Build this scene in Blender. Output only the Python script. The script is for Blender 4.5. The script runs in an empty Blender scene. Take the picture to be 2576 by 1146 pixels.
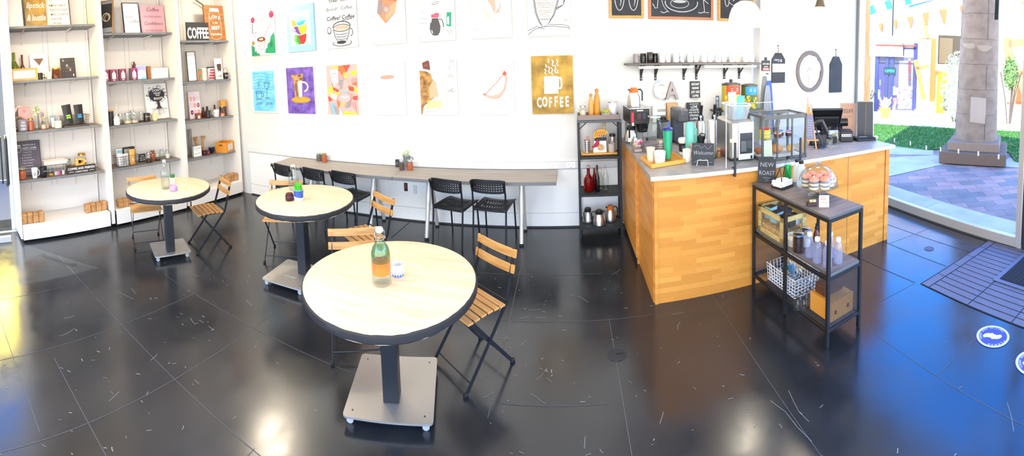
import bpy, math, random
from math import sin, cos, pi, radians, hypot, atan2, sqrt
from mathutils import Vector, Matrix
random.seed(7)
C = bpy.context.scene.collection
# ---------------------------------------------------------------- camera model (a stitched phone panorama: central cylindrical)
F, PITCH, ROLL, YC, EYE, YAW = 1031.5, radians(3.4247), radians(-1.8363), 213.32, 2.057, .134
def ray(px, py):
    u = (px-1288)/F; v = (YC-py)/F
    d = (sin(u), cos(u), v)
    c, s = cos(ROLL), sin(ROLL); d = (c*d[0]-s*d[2], d[1], s*d[0]+c*d[2])
    c, s = cos(PITCH), sin(PITCH); d = (d[0], c*d[1]+s*d[2], -s*d[1]+c*d[2])
    c, s = cos(YAW), sin(YAW)
    return (c*d[0]-s*d[1], s*d[0]+c*d[1], d[2])
def Z(px, py, z=0.):                     # photo point -> world, on the level z
    d = ray(px, py); t = (z-EYE)/d[2]; return Vector((d[0]*t, d[1]*t, z))
def WY(px, py, y):                       # ... on a wall Y = y
    d = ray(px, py); t = y/d[1]; return Vector((d[0]*t, y, EYE+t*d[2]))
def WX(px, py, x):
    d = ray(px, py); t = x/d[0]; return Vector((x, d[1]*t, EYE+t*d[2]))
class Plane:                             # a vertical frame: s along, d into the wall
    def __init__(s, x, y, ang): s.o = (x, y); s.a = ang; s.e = (cos(ang), sin(ang)); s.n = (-sin(ang), cos(ang))
    def hit(s, px, py, d=0.):
        r = ray(px, py); k = s.o[0]*s.n[0]+s.o[1]*s.n[1]+d
        t = k/(r[0]*s.n[0]+r[1]*s.n[1]); x, y = r[0]*t-s.o[0], r[1]*t-s.o[1]
        return (x*s.e[0]+y*s.e[1], d, EYE+t*r[2])
    def w(s, a, d, z=0.): return Vector((s.o[0]+s.e[0]*a+s.n[0]*d, s.o[1]+s.e[1]*a+s.n[1]*d, z))
def K(p): return hypot(p[0], p[1])/F     # metres per photo pixel at p
def face(p): return atan2(-p[0], p[1])   # turn that makes -y look back at the viewer's side of the room
# ---------------------------------------------------------------- materials
M = {}
def lin(hx):
    hx = hx.lstrip('#'); o = []
    for i in (0, 2, 4):
        c = int(hx[i:i+2], 16)/255; o.append(c/12.92 if c < .04045 else ((c+.055)/1.055)**2.4)
    return (*o, 1)
def newmat(name):
    m = bpy.data.materials.new(name); m.use_nodes = True; nt = m.node_tree
    return m, nt, nt.nodes['Principled BSDF'], nt.nodes, nt.links
def mat(n):
    if n in M: return M[n]
    p = n.split(',')                     # '#rrggbb,roughness,metallic'
    m, nt, b, N, L = newmat('paint_'+p[0].strip('#'))
    b.inputs['Base Color'].default_value = lin(p[0])
    b.inputs['Roughness'].default_value = float(p[1]) if len(p) > 1 else .55
    b.inputs['Metallic'].default_value = float(p[2]) if len(p) > 2 else 0
    M[n] = m; return m
def tex(N, L, kind, scale=(1, 1, 1), coord='Object', **kw):
    tc = N.new('ShaderNodeTexCoord'); mp = N.new('ShaderNodeMapping'); mp.inputs['Scale'].default_value = scale
    L.new(tc.outputs[coord], mp.inputs['Vector']); t = N.new(kind); L.new(mp.outputs[0], t.inputs['Vector'])
    for k, v in kw.items():
        if k in t.inputs: t.inputs[k].default_value = v
        else: setattr(t, k, v)
    return t, mp
def ramp(N, L, src, stops):
    r = N.new('ShaderNodeValToRGB'); L.new(src, r.inputs[0]); e = r.color_ramp.elements
    while len(e) < len(stops): e.new(.5)
    for i, (p, c) in enumerate(stops): e[i].position = p; e[i].color = lin(c) if isinstance(c, str) else (c if isinstance(c, tuple) else (c, c, c, 1))
    return r
def wood(key, c0, c1, c2, scale=(3, 30, 30), rough=.4, rot=None, coord='Object'):
    m, nt, b, N, L = newmat(key)
    t, mp = tex(N, L, 'ShaderNodeTexNoise', scale, coord, Scale=1., Detail=6., Roughness=.6, Distortion=.6)
    if rot: mp.inputs['Rotation'].default_value = rot
    r = ramp(N, L, t.outputs['Fac'], [(.3, c0), (.5, c1), (.7, c2)])
    L.new(r.outputs[0], b.inputs['Base Color']); b.inputs['Roughness'].default_value = rough
    M[key] = m
wood('oak_top', '#d3b88f', '#e0caa6', '#e9d8b8', (2.2, 22, 22), .38)
wood('chair_wood', '#a5713a', '#c08d4e', '#d0a163', (4, 40, 40), .45)
wood('bar_top', '#8a8077', '#a0968b', '#b3a99c', (1.6, 40, 40), .5)
wood('walnut_lam', '#5d4f4a', '#75665f', '#8a7b74', (30, 2.5, 30), .5)
wood('grey_board', '#65696d', '#70747a', '#7b7f84', (14, 3, 30), .6)
wood('board_top', '#5e5148', '#6d5f54', '#7a6c60', (3, 40, 30), .55)
wood('bamboo', '#b8843c', '#cf9a4c', '#dba95c', (5, 40, 40), .45)
wood('sign_wood', '#7d4a22', '#96602f', '#ab743e', (4, 30, 40), .6)
wood('timber', '#b9803f', '#cd9552', '#d9a565', (30, 30, 3), .6)
wood('crate_wood', '#a9965c', '#bda96c', '#cdbb82', (6, 30, 30), .6)
def staves(key, axes):
    m, nt, b, N, L = newmat(key)         # butcher-block staves in running bond
    tc = N.new('ShaderNodeTexCoord'); sp = N.new('ShaderNodeSeparateXYZ'); L.new(tc.outputs['Object'], sp.inputs[0])
    cb = N.new('ShaderNodeCombineXYZ'); L.new(sp.outputs[axes[0]], cb.inputs[0]); L.new(sp.outputs[axes[1]], cb.inputs[1])
    br = N.new('ShaderNodeTexBrick'); L.new(cb.outputs[0], br.inputs['Vector'])
    for k, v in {'Scale': 1., 'Brick Width': .36, 'Row Height': .043, 'Mortar Size': .0006, 'Bias': 0., 'Color1': (0, 0, 0, 1), 'Color2': (1, 1, 1, 1), 'Mortar': (.2, .2, .2, 1)}.items(): br.inputs[k].default_value = v
    br.offset = .37; br.offset_frequency = 2; br.squash = .7; br.squash_frequency = 3
    mp = N.new('ShaderNodeMapping'); L.new(cb.outputs[0], mp.inputs[0]); mp.inputs['Scale'].default_value = (5, 70, 1)
    no = N.new('ShaderNodeTexNoise'); L.new(mp.outputs[0], no.inputs['Vector']); no.inputs['Detail'].default_value = 5
    mx = N.new('ShaderNodeMix'); mx.data_type = 'RGBA'; mx.inputs[0].default_value = .55; L.new(br.outputs[0], mx.inputs[6]); L.new(no.outputs[0], mx.inputs[7])
    r = ramp(N, L, mx.outputs[2], [(.1, '#b8752a'), (.45, '#d08a36'), (.9, '#e0a04a')])
    L.new(r.outputs[0], b.inputs['Base Color']); b.inputs['Roughness'].default_value = .42; M[key] = m
staves('staves_x', (0, 2)); staves('staves_y', (1, 2))
def glass(key, tint='#ffffff', refl=.5, rough=.03, base=None, basew=0.):
    m = bpy.data.materials.new(key); m.use_nodes = True; nt = m.node_tree; N, L = nt.nodes, nt.links; N.clear()
    o = N.new('ShaderNodeOutputMaterial'); tr = N.new('ShaderNodeBsdfTransparent'); tr.inputs[0].default_value = lin(tint)
    g = N.new('ShaderNodeBsdfGlossy'); g.inputs['Roughness'].default_value = rough
    lw = N.new('ShaderNodeLayerWeight'); lw.inputs[0].default_value = .5; pw = N.new('ShaderNodeMath'); pw.operation = 'POWER'; pw.inputs[1].default_value = 2.2; L.new(lw.outputs['Facing'], pw.inputs[0])
    mu = N.new('ShaderNodeMath'); mu.operation = 'MULTIPLY_ADD'; L.new(pw.outputs[0], mu.inputs[0]); mu.inputs[1].default_value = refl*1.3; mu.inputs[2].default_value = .035 if refl > .2 else .002
    mx = N.new('ShaderNodeMixShader'); L.new(mu.outputs[0], mx.inputs[0]); L.new(tr.outputs[0], mx.inputs[1]); L.new(g.outputs[0], mx.inputs[2]); last = mx
    if base:
        df = N.new('ShaderNodeBsdfDiffuse'); df.inputs[0].default_value = lin(base); m2 = N.new('ShaderNodeMixShader'); m2.inputs[0].default_value = basew
        L.new(mx.outputs[0], m2.inputs[1]); L.new(df.outputs[0], m2.inputs[2]); last = m2
    L.new(last.outputs[0], o.inputs[0]); M[key] = m
glass('glass', '#f5f9f8', .5); glass('pane', '#f8fbfa', .08, .0); glass('acrylic', '#f9fbfb', .2, .01)
glass('green_glass', '#b9c46a', .5); glass('amber_glass', '#b98a3c', .5); glass('red_glass', '#8a1c1c', .4, .05, '#8a1010', .55)
glass('frosted', '#e9edfa', .3, .2, '#e6e8f6', .15); glass('refracted_green', '#b4dcc0', .5); glass('water', '#f2f7f8', .2)
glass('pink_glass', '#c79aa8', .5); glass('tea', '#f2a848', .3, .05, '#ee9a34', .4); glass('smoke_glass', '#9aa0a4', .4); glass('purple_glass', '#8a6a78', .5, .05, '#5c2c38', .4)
glass('green_liquid', '#2fae5c', .3, .05, '#1cc455', .85); glass('teal_liquid', '#33a878', .3, .05, '#1f9e6c', .7); glass('milk_bottle', '#e6ecea', .4, .1, '#e8ecea', .55); glass('dark_glass', '#5a5e66', .5)
glass('purple_cand', '#dcc6e6', .4, .05, '#cdb0dc', .5); glass('film', '#e9ecef', .35, .12, '#e8ecf2', .35); glass('reflection_film', '#ffffff', .1, .3, '#d8d4d4', .45)
def emis(key, col, st):
    m, nt, b, N, L = newmat(key); b.inputs['Base Color'].default_value = lin(col); b.inputs['Emission Color'].default_value = lin(col); b.inputs['Emission Strength'].default_value = st; M[key] = m
emis('lamp_glow', '#fff2dc', 4.); emis('led', '#fff3e6', 3.); emis('neon', '#12c08a', 1.5)
def brushed(key, col, rough, sc=(60, 3, 60)):
    m, nt, b, N, L = newmat(key); b.inputs['Base Color'].default_value = lin(col); b.inputs['Metallic'].default_value = 1
    t, _ = tex(N, L, 'ShaderNodeTexNoise', sc, Scale=1., Detail=4.)
    r = ramp(N, L, t.outputs['Fac'], [(.3, rough*.97), (.7, rough*1.03)]); L.new(r.outputs[0], b.inputs['Roughness']); M[key] = m
brushed('steel', '#d2cfcb', .34); brushed('steel_plate', '#cdc7bb', .42, (3, 3, 3)); M['steel_plate'].node_tree.nodes['Principled BSDF'].inputs['Metallic'].default_value = .8; brushed('chrome', '#e2e2e2', .25); brushed('alu', '#c6c5c1', .4); M['alu'].node_tree.nodes['Principled BSDF'].inputs['Metallic'].default_value = .35; brushed('gold', '#c79a3e', .3); brushed('copper', '#a86a3a', .35)
def speckle(key, c0, c1, sc, rough=.7, lo=.45, hi=.55):
    m, nt, b, N, L = newmat(key); t, _ = tex(N, L, 'ShaderNodeTexNoise', (sc,)*3, Scale=1., Detail=3.)
    r = ramp(N, L, t.outputs['Fac'], [(lo, c0), (hi, c1)]); L.new(r.outputs[0], b.inputs['Base Color']); b.inputs['Roughness'].default_value = rough; M[key] = m
speckle('chili', '#8e2a12', '#d8713a', 260); speckle('beans', '#24120c', '#4a2a1c', 160, .45); speckle('sugar', '#cdb694', '#e6d8bd', 200); speckle('straw', '#b98a44', '#efcf8c', 120)
speckle('grass', '#2f5c1a', '#50802c', 40, .9, .35, .65); speckle('leaf', '#4c7038', '#8aa85c', 30, .8); speckle('blossom', '#7c9a58', '#f0f0d8', 26, .8, .42, .58); speckle('stone', '#78634f', '#8d7661', 6, .8, .3, .7)
speckle('kraft', '#a87a4a', '#bb8c58', 14, .8); speckle('chalkboard', '#2c2f34', '#3a3d43', 7, .75, .3, .7); speckle('cork', '#b08a5c', '#c9a576', 60, .8); speckle('gold_leaf', '#7a5f22', '#a8862f', 9, .45, .35, .65)
speckle('concrete', '#b5a68f', '#c9baa2', 3, .8, .3, .7); speckle('stucco', '#ebdccb', '#f2e6d8', 3, .9); speckle('counter_lam', '#8f8a88', '#a5a09d', 12, .35, .3, .7); speckle('purple_wash', '#4a2f86', '#7f62bb', 9, .6, .35, .65)
speckle('gold_wash', '#7d5f16', '#c39a34', 5, .55, .35, .65); speckle('brown_wash', '#6d4a1c', '#c99a5c', 14, .7, .35, .65); speckle('blue_wash', '#5aaede', '#86cdf0', 8, .6, .35, .65)
speckle('black_weave', '#15161a', '#24262b', 200, .7); speckle('white_blue', '#e9ebf2', '#dfe3f2', 40, .3)
# white wall paint with the faintest roller texture
def wallpaint(key, col):
    m, nt, b, N, L = newmat(key); b.inputs['Base Color'].default_value = lin(col); b.inputs['Roughness'].default_value = .6
    t, _ = tex(N, L, 'ShaderNodeTexNoise', (90,)*3, Scale=1., Detail=2.); bp = N.new('ShaderNodeBump'); bp.inputs['Strength'].default_value = .04
    L.new(t.outputs['Fac'], bp.inputs['Height']); L.new(bp.outputs[0], b.inputs['Normal']); M[key] = m
wallpaint('white_wall', '#d3d3d0'); wallpaint('panel_white', '#e6e0d8'); wallpaint('wainscot', '#ecebe6'); wallpaint('ceiling_white', '#e6e6e6')
# black sealed concrete: glossy, cloudy, scuffed
m, nt, b, N, L = newmat('black_floor')
t, _ = tex(N, L, 'ShaderNodeTexNoise', (1.3,)*3, Scale=1., Detail=7., Roughness=.55, Distortion=.2)
r = ramp(N, L, t.outputs['Fac'], [(.3, '#1c1e21'), (.55, '#25282b'), (.75, '#2f3235')]); 
t2, _ = tex(N, L, 'ShaderNodeTexNoise', (3, 3, 3), Scale=1., Detail=6., Roughness=.6, Distortion=.5)
r2 = ramp(N, L, t2.outputs['Fac'], [(.3, .15), (.7, .27)]); L.new(r2.outputs[0], b.inputs['Roughness'])
t3, _ = tex(N, L, 'ShaderNodeTexVoronoi', (9, 9, 9), Scale=1.); t4, _ = tex(N, L, 'ShaderNodeTexNoise', (1.1,)*3, Scale=1.)
f3 = ramp(N, L, t3.outputs['Distance'], [(.012, 1.), (.02, 0.)]); f4 = ramp(N, L, t4.outputs['Fac'], [(.52, 0.), (.6, 1.)])
mu = N.new('ShaderNodeMath'); mu.operation = 'MULTIPLY'; L.new(f3.outputs[0], mu.inputs[0]); L.new(f4.outputs[0], mu.inputs[1])
mx = N.new('ShaderNodeMix'); mx.data_type = 'RGBA'; L.new(mu.outputs[0], mx.inputs[0]); L.new(r.outputs[0], mx.inputs[6]); mx.inputs[7].default_value = lin('#c9c9c6')
L.new(mx.outputs[2], b.inputs['Base Color']); b.inputs['Specular IOR Level'].default_value = .95
bp = N.new('ShaderNodeBump'); bp.inputs['Strength'].default_value = .02; L.new(t2.outputs['Fac'], bp.inputs['Height']); L.new(bp.outputs[0], b.inputs['Normal'])
M['black_floor'] = m
# clay pavers outside
m, nt, b, N, L = newmat('pavers')
br, mp = tex(N, L, 'ShaderNodeTexBrick', (1, 1, 1), Scale=1.)
for k, v in {'Brick Width': .42, 'Row Height': .21, 'Mortar Size': .004, 'Color1': lin('#b58672'), 'Color2': lin('#7b7066'), 'Mortar': lin('#5a4c4a'), 'Bias': 0.}.items(): br.inputs[k].default_value = v
mp.inputs['Rotation'].default_value = (0, 0, radians(38))
t, _ = tex(N, L, 'ShaderNodeTexNoise', (2.2,)*3, Scale=1., Detail=4.); mx = N.new('ShaderNodeMix'); mx.data_type = 'RGBA'; mx.blend_type = 'OVERLAY'; mx.inputs[0].default_value = .5
L.new(br.outputs[0], mx.inputs[6]); L.new(t.outputs['Fac'], mx.inputs[7]); L.new(mx.outputs[2], b.inputs['Base Color']); b.inputs['Roughness'].default_value = .7; M['pavers'] = m
# ---------------------------------------------------------------- mesh builder
TXT = {}
def textmesh(s, bold, shear, align, spacing):
    k = (s, bold, shear, align, spacing)
    if k not in TXT:
        cu = bpy.data.curves.new('t', 'FONT'); cu.body = s; cu.size = 1; cu.offset = bold; cu.shear = shear; cu.align_x = align; cu.resolution_u = 2; cu.space_character = spacing
        ob = bpy.data.objects.new('t', cu); me = bpy.data.meshes.new_from_object(ob)
        TXT[k] = ([tuple(v.co[:2]) for v in me.vertices], [tuple(p.vertices) for p in me.polygons])
        bpy.data.meshes.remove(me); bpy.data.objects.remove(ob); bpy.data.curves.remove(cu)
    return TXT[k]
def frame_of(d):
    d = Vector(d).normalized(); a = Vector((0, 0, 1)) if abs(d.z) < .9 else Vector((1, 0, 0))
    x = d.cross(a).normalized(); return x, d.cross(x).normalized()
class MB:
    def __init__(s): s.v = []; s.f = []; s.fm = []; s.ms = []; s.tr = None; s.n = .0006; s.W = s.H = 1.; s.wrap = 0; s.o2 = (0, 0, 0)
    def mi(s, m):
        if m not in s.ms: s.ms.append(m)
        return s.ms.index(m)
    def add(s, vs, fs, m):
        b = len(s.v); i = s.mi(m); t = s.tr
        s.v += [tuple(t @ Vector(p)) for p in vs] if t else [tuple(p) for p in vs]
        s.f += [tuple(b+k for k in f) for f in fs]; s.fm += [i]*len(fs); return s
    def box(s, c, d, m, b=0., rz=0., rx=0., ry=0.):
        x, y, z = (k/2 for k in d); R = (Matrix.Rotation(rz, 3, 'Z') @ Matrix.Rotation(ry, 3, 'Y') @ Matrix.Rotation(rx, 3, 'X')) if rz or rx or ry else None
        b = min(b, x*.9, y*.9, z*.9); vs = []; idx = {}
        for a in (-1, 1):
            for e in (-1, 1):
                for g in (-1, 1):
                    if b:
                        for ax, p in enumerate(((a*x, e*(y-b), g*(z-b)), (a*(x-b), e*y, g*(z-b)), (a*(x-b), e*(y-b), g*z))): idx[a, e, g, ax] = len(vs); vs.append(p)
                    else:
                        for ax in range(3): idx[a, e, g, ax] = len(vs)
                        vs.append((a*x, e*y, g*z))
        fs = []
        for q in (-1, 1):
            for ax in range(3):
                o = [(-1, -1), (1, -1), (1, 1), (-1, 1)]; f = []
                for u, w in o:
                    k = [0, 0, 0]; k[ax] = q; k[(ax+1) % 3] = u; k[(ax+2) % 3] = w; f.append(idx[k[0], k[1], k[2], ax])
                fs.append(f if q > 0 else f[::-1])
        if b:
            for ax in range(3):
                p, r = (ax+1) % 3, (ax+2) % 3
                for u in (-1, 1):
                    for w in (-1, 1):
                        k0 = [0]*3; k1 = [0]*3; k0[ax] = -1; k1[ax] = 1; k0[p] = k1[p] = u; k0[r] = k1[r] = w
                        f = [idx[(*k0, p)], idx[(*k1, p)], idx[(*k1, r)], idx[(*k0, r)]]; fs.append(f if u*w < 0 else f[::-1])
            for a in (-1, 1):
                for e in (-1, 1):
                    for g in (-1, 1):
                        f = [idx[a, e, g, k] for k in range(3)]; fs.append(f if a*e*g > 0 else f[::-1])
        vs = [((R @ Vector(p)) if R else Vector(p))+Vector(c) for p in vs]
        return s.add(vs, fs, m)
    def cyl(s, p0, p1, r0, m, r1=None, n=14, caps=True):
        p0, p1 = Vector(p0), Vector(p1); r1 = r0 if r1 is None else r1; x, y = frame_of(p1-p0); vs = []
        for p, r in ((p0, r0), (p1, r1)): vs += [p+x*(cos(2*pi*i/n)*r)+y*(sin(2*pi*i/n)*r) for i in range(n)]
        fs = [(i, (i+1) % n, n+(i+1) % n, n+i) for i in range(n)]
        if caps: fs += [tuple(range(n))[::-1], tuple(range(n, 2*n))]
        return s.add(vs, fs, m)
    def tube(s, pts, r, m, n=7, closed=False, flat=None):      # flat=(a,b): rectangular bar
        pts = [Vector(p) for p in pts]; L = len(pts); vs = []; x0 = None
        for i, p in enumerate(pts):
            d = ((pts[(i+1) % L]-pts[i-1]) if closed else (pts[min(i+1, L-1)]-pts[max(i-1, 0)])).normalized()
            if x0 is None: x, y = frame_of(d)
            else: x = (x0-d*x0.dot(d)).normalized(); y = d.cross(x)
            x0 = x
            vs += [p+x*(cos(2*pi*k/n)*r)+y*(sin(2*pi*k/n)*r) for k in range(n)]
        fs = []
        for i in range(L if closed else L-1):
            for k in range(n): a, b = i*n, ((i+1) % L)*n; fs.append((a+k, a+(k+1) % n, b+(k+1) % n, b+k))
        if not closed: fs += [tuple(range(n))[::-1], tuple(range((L-1)*n, L*n))]
        return s.add(vs, fs, m)
    def bar(s, p0, p1, w, t, m, side=(1, 0, 0)):               # flat bar, w across `side`
        p0, p1 = Vector(p0), Vector(p1); d = (p1-p0).normalized(); x = Vector(side); x = (x-d*x.dot(d)).normalized()*w/2; y = d.cross(x).normalized()*t/2
        vs = [p+x*a+y*b for p in (p0, p1) for a, b in ((-1, -1), (1, -1), (1, 1), (-1, 1))]
        return s.add(vs, [(3, 2, 1, 0), (4, 5, 6, 7)]+[(i, (i+1) % 4, 4+(i+1) % 4, 4+i) for i in range(4)], m)
    def lathe(s, prof, m, c=(0, 0, 0), n=22, sx=1., sy=1.):
        vs = []; fs = []; rings = []
        for r, z in prof:
            if r < 1e-5: rings.append((len(vs),)); vs.append((c[0], c[1], c[2]+z))
            else:
                b = len(vs); rings.append(tuple(range(b, b+n))); vs += [(c[0]+cos(2*pi*i/n)*r*sx, c[1]+sin(2*pi*i/n)*r*sy, c[2]+z) for i in range(n)]
        for A, B in zip(rings, rings[1:]):
            for i in range(n):
                j = (i+1) % n
                if len(A) == 1 and len(B) == 1: break
                if len(A) == 1: fs.append((A[0], B[j], B[i]))
                elif len(B) == 1: fs.append((A[i], A[j], B[0]))
                else: fs.append((A[i], A[j], B[j], B[i]))
        return s.add(vs, fs, m)
    def prism(s, pts, t0, t1, m, axis='y'):                     # polygon in xz pushed along y (or xy along z)
        n = len(pts); f = (lambda p, t: (p[0], t, p[1])) if axis == 'y' else ((lambda p, t: (p[0], p[1], t)) if axis == 'z' else (lambda p, t: (t, p[0], p[1])))
        vs = [f(p, t0) for p in pts]+[f(p, t1) for p in pts]
        return s.add(vs, [tuple(range(n)), tuple(range(n, 2*n))[::-1]]+[(i, n+i, n+(i+1) % n, (i+1) % n) for i in range(n)], m)
    def blob(s, c, r, m, n=12, k=8, jit=0.):
        prof = [(max(0, sin(pi*i/k)), -cos(pi*i/k)) for i in range(k+1)]; prof[0] = (0, -1); prof[-1] = (0, 1); b = len(s.v)
        s.lathe([(a*r[0], z*r[2]) for a, z in prof], m, c, n, 1, r[1]/r[0])
        if jit: s.v[b:] = [(x+random.uniform(-jit, jit), y+random.uniform(-jit, jit), z+random.uniform(-jit, jit)) for x, y, z in s.v[b:]]
        return s
    # --- flat marks: unit coordinates on a W x H face, layered outward
    def face(s, W, H, wrap=0, o=(0, 0, 0)): s.W, s.H, s.wrap, s.o2 = W, H, wrap, o; return s
    def map(s, x, z, n):
        o = s.o2
        if s.wrap: a = x/s.wrap; return (o[0]+(s.wrap+n)*sin(a), o[1]-(s.wrap+n)*cos(a), o[2]+z)
        return (o[0]+x, o[1]-n, o[2]+z)
    def q(s, p): return ((p[0]-.5)*s.W, p[1]*s.H)
    def flat(s, pts, fs, m): s.n += .00025; return s.add([s.map(x, z, s.n) for x, z in pts], fs, m)
    def poly(s, pts, m): return s.flat([s.q(p) for p in pts], [tuple(range(len(pts)))], m)
    def rect(s, x0, y0, x1, y1, m):
        k = 8 if s.wrap else 1; P = []
        for i in range(k+1): x = x0+(x1-x0)*i/k; P += [s.q((x, y0)), s.q((x, y1))]
        return s.flat(P, [(2*i, 2*i+2, 2*i+3, 2*i+1) for i in range(k)], m)
    def line(s, pts, w, m, closed=False):
        P = [Vector(s.q(p)) for p in pts]; w = w*s.H/2; n = len(P); vs = []
        for i, p in enumerate(P):
            a = P[(i-1) % n] if closed or i else P[0]; b = P[(i+1) % n] if closed or i < n-1 else P[-1]
            d = (b-a); d = d.normalized() if d.length > 1e-9 else Vector((1, 0)); o = Vector((-d.y, d.x))*w; vs += [p+o, p-o]
        return s.flat(vs, [(2*i, 2*i+1, 2*((i+1) % n)+1, 2*((i+1) % n)) for i in range(n if closed else n-1)], m)
    def arc(s, cx, cy, rx, ry, a0, a1, n=16): return [(cx+cos(radians(a0+(a1-a0)*i/n))*rx, cy+sin(radians(a0+(a1-a0)*i/n))*ry) for i in range(n+1)]
    def ell(s, cx, cy, rx, ry, m, w=0, n=24):
        p = s.arc(cx, cy, rx, ry, 0, 360, n)[:-1]
        return s.line(p, w, m, True) if w else s.poly(p, m)
    def text(s, t, x, y, size, m, bold=0., shear=0., align='CENTER', sx=1., rot=0., sp=1., maxw=None):
        vs, fs = textmesh(t, bold, shear, align, sp); k = size*s.H; ox, oz = s.q((x, y)); c, sn = cos(rot), sin(rot)
        if maxw:
            xs = [a for a, b in vs]; wd = (max(xs)-min(xs))*k*sx
            if wd > maxw*s.W: sx *= maxw*s.W/wd
        return s.flat([(ox+(a*sx*c-b*sn)*k, oz+(a*sx*sn+b*c)*k) for a, b in vs], fs, m)
    def build(s, name, parent=None, loc=(0, 0, 0), rz=0., smooth=35):
        me = bpy.data.meshes.new(name); me.from_pydata(s.v, [], s.f); me.polygons.foreach_set('material_index', s.fm)
        for k in s.ms: me.materials.append(mat(k))
        me.update()
        if smooth: me.shade_smooth(); me.set_sharp_from_angle(angle=radians(smooth))
        o = bpy.data.objects.new(name, me); C.objects.link(o); o.location = loc; o.rotation_euler = (0, 0, rz)
        if parent: o.parent = parent
        return o
def tag(o, label, cat, group=None):
    o['label'] = label; o['category'] = cat
    if group: o['group'] = group
    return o
def thing(name, label, cat, loc, rz=0., group=None, rx=0.):
    o = bpy.data.objects.new(name, None); o.empty_display_size = .05; C.objects.link(o); o.location = loc; o.rotation_euler = (rx, 0, rz); return tag(o, label, cat, group)
def solo(name, label, cat, mb, loc=(0, 0, 0), rz=0., group=None, rx=0., smooth=35):
    o = mb.build(name, None, loc, rz, smooth); o.rotation_euler = (rx, 0, rz); return tag(o, label, cat, group)
def struct(name, mb, loc=(0, 0, 0), rz=0., smooth=35):
    o = mb.build(name, None, loc, rz, smooth); o['kind'] = 'structure'; return o
def part_label(o, t): o['label'] = t; return o
def dup(root, loc, rz, label, group=None):
    r = root.copy(); C.objects.link(r); r.location = loc; r.rotation_euler = (root.rotation_euler[0], 0, rz); r['label'] = label
    if group: r['group'] = group
    for ch in root.children:
        c = ch.copy(); C.objects.link(c); c.parent = r
        for g in ch.children: e = g.copy(); C.objects.link(e); e.parent = c
    return r
# ================================================================ the room
AW = 4.91          # art wall
RWY, RWX = 4.75, 2.42   # the wall by the window steps forward
WIN = 4.08         # window plane
SH = Plane(-5.336, 1.175, radians(85.18)); RS = SH.a    # front plane of the white shelving
CE = 3.75
b = MB()
def rectz(x0, y0, x1, y1, z, m): b.add([(x0, y0, z), (x1, y0, z), (x1, y1, z), (x0, y1, z)], [(0, 1, 2, 3)], m)
b.box((-1.1, 1.4, -.06), (10.6, 8.8, .12), 'black_floor'); struct('floor', b)
b = MB(); b.box((-1.62, AW+.06, CE/2), (8.0, .12, CE), 'white_wall'); struct('wall_back', b)
b = MB(); b.box((RWX+.9, RWY+.14, CE/2), (1.8, .28, CE), 'white_wall'); struct('wall_right', b)
b = MB(); b.tr = Matrix.Translation(SH.w(0, 0)) @ Matrix.Rotation(RS, 4, 'Z')
b.box((1.83, .60, CE/2), (3.75, .1, CE), 'white_wall'); struct('wall_left', b)
b = MB(); b.box((-1.3, 1.15, CE+.06), (11, 9.5, .12), 'ceiling_white'); struct('ceiling', b)
# lower panelling of the art wall: raceway strip, boards and their joints
b = MB(); b.box((-2.0, AW-.006, .365), (5.78, .012, .73), 'wainscot'); b.box((-2.0, AW-.013, .183), (5.78, .003, .003), '#8f8f8d')
for x in (-3.9, -1.45): b.box((x, AW-.0125, .365), (.003, .002, .73), '#b5b5b2')
struct('wainscot_panel', b)
b = MB(); b.box((-2.0, AW-.02, .775), (5.78, .04, .085), 'white_wall', .006); b.box((-2.0, AW-.015, .7315), (5.78, .03, .006), '#8a8886'); struct('raceway_trim', b)
b = MB(); b.box((-2.0, AW-.008, .01), (5.78, .012, .02), '#3a3a3c'); struct('baseboard_back', b)
# window wall on the right: silver bottom rail, posts, panes, header
b = MB(); b.box((WIN, 3.37, .06), (.07, 2.76, .12), 'alu', .006); b.box((WIN+.02, 3.37, .006), (.16, 2.8, .012), '#3a3c3f'); struct('trim_1', b)
b = MB(); b.box((WIN, 1.96, 1.6), (.08, .07, 3.2), 'alu', .006); struct('trim_2', b)
b = MB(); b.box((WIN-.01, RWY-.035, 1.6), (.06, .07, 3.2), 'alu', .004); b.box((WIN-.045, RWY-.02, 1.6), (.012, .04, 3.2), '#84888f'); struct('trim_3', b)
b = MB(); b.box((WIN, 3.36, 1.68), (.008, 2.7, 3.1), 'pane'); o = struct('window_1', b)
b = MB(); b.box((WIN, 1.06, .05), (.07, 1.7, .1), '#2e3034', .005); b.box((WIN, 1.895, 1.55), (.06, .05, 3.0), '#2e3034', .004); o = struct('door_1', b)
g = MB(); g.box((WIN, 1.06, 1.6), (.008, 1.64, 3.0), 'pane'); g.build('pane', o)
b = MB(); b.box((WIN, 1.0, 3.45), (.3, 8.0, .6), 'white_wall'); b.box((WIN+.1, 1.0, 6.0), (.5, 9.0, 4.4), 'stucco'); struct('wall_header_sunblock', b)  # upper block added out of view to keep sun off the column
# entrance glass on the left, past the shelving
b = MB(); b.tr = Matrix.Translation(SH.w(0, 0)) @ Matrix.Rotation(RS, 4, 'Z')
b.box((-.9, .12, 1.4), (1.55, .012, 2.7), 'pane'); o = struct('door_2', b)
h = MB(); h.tr = b.tr
h.tube([(-.125, .10, 1.42), (-.125, .03, 1.42), (-.125, .0, 1.40), (-.125, .0, .80), (-.125, .03, .78), (-.125, .10, .78)], .022, '#121315,.35', 10); h.tube([(-.19, .10, 1.42), (-.19, .06, 1.42), (-.19, .06, .80), (-.19, .10, .80)], .012, '#121315,.35', 8)
h.build('door_handle', o)
b = MB(); b.tr = h.tr; b.box((-.9, .12, .04), (1.55, .05, .08), 'alu', .004); b.box((-.55, .5, .004), (1.4, .05, .008), '#c9c6b8'); struct('trim_4', b)
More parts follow.
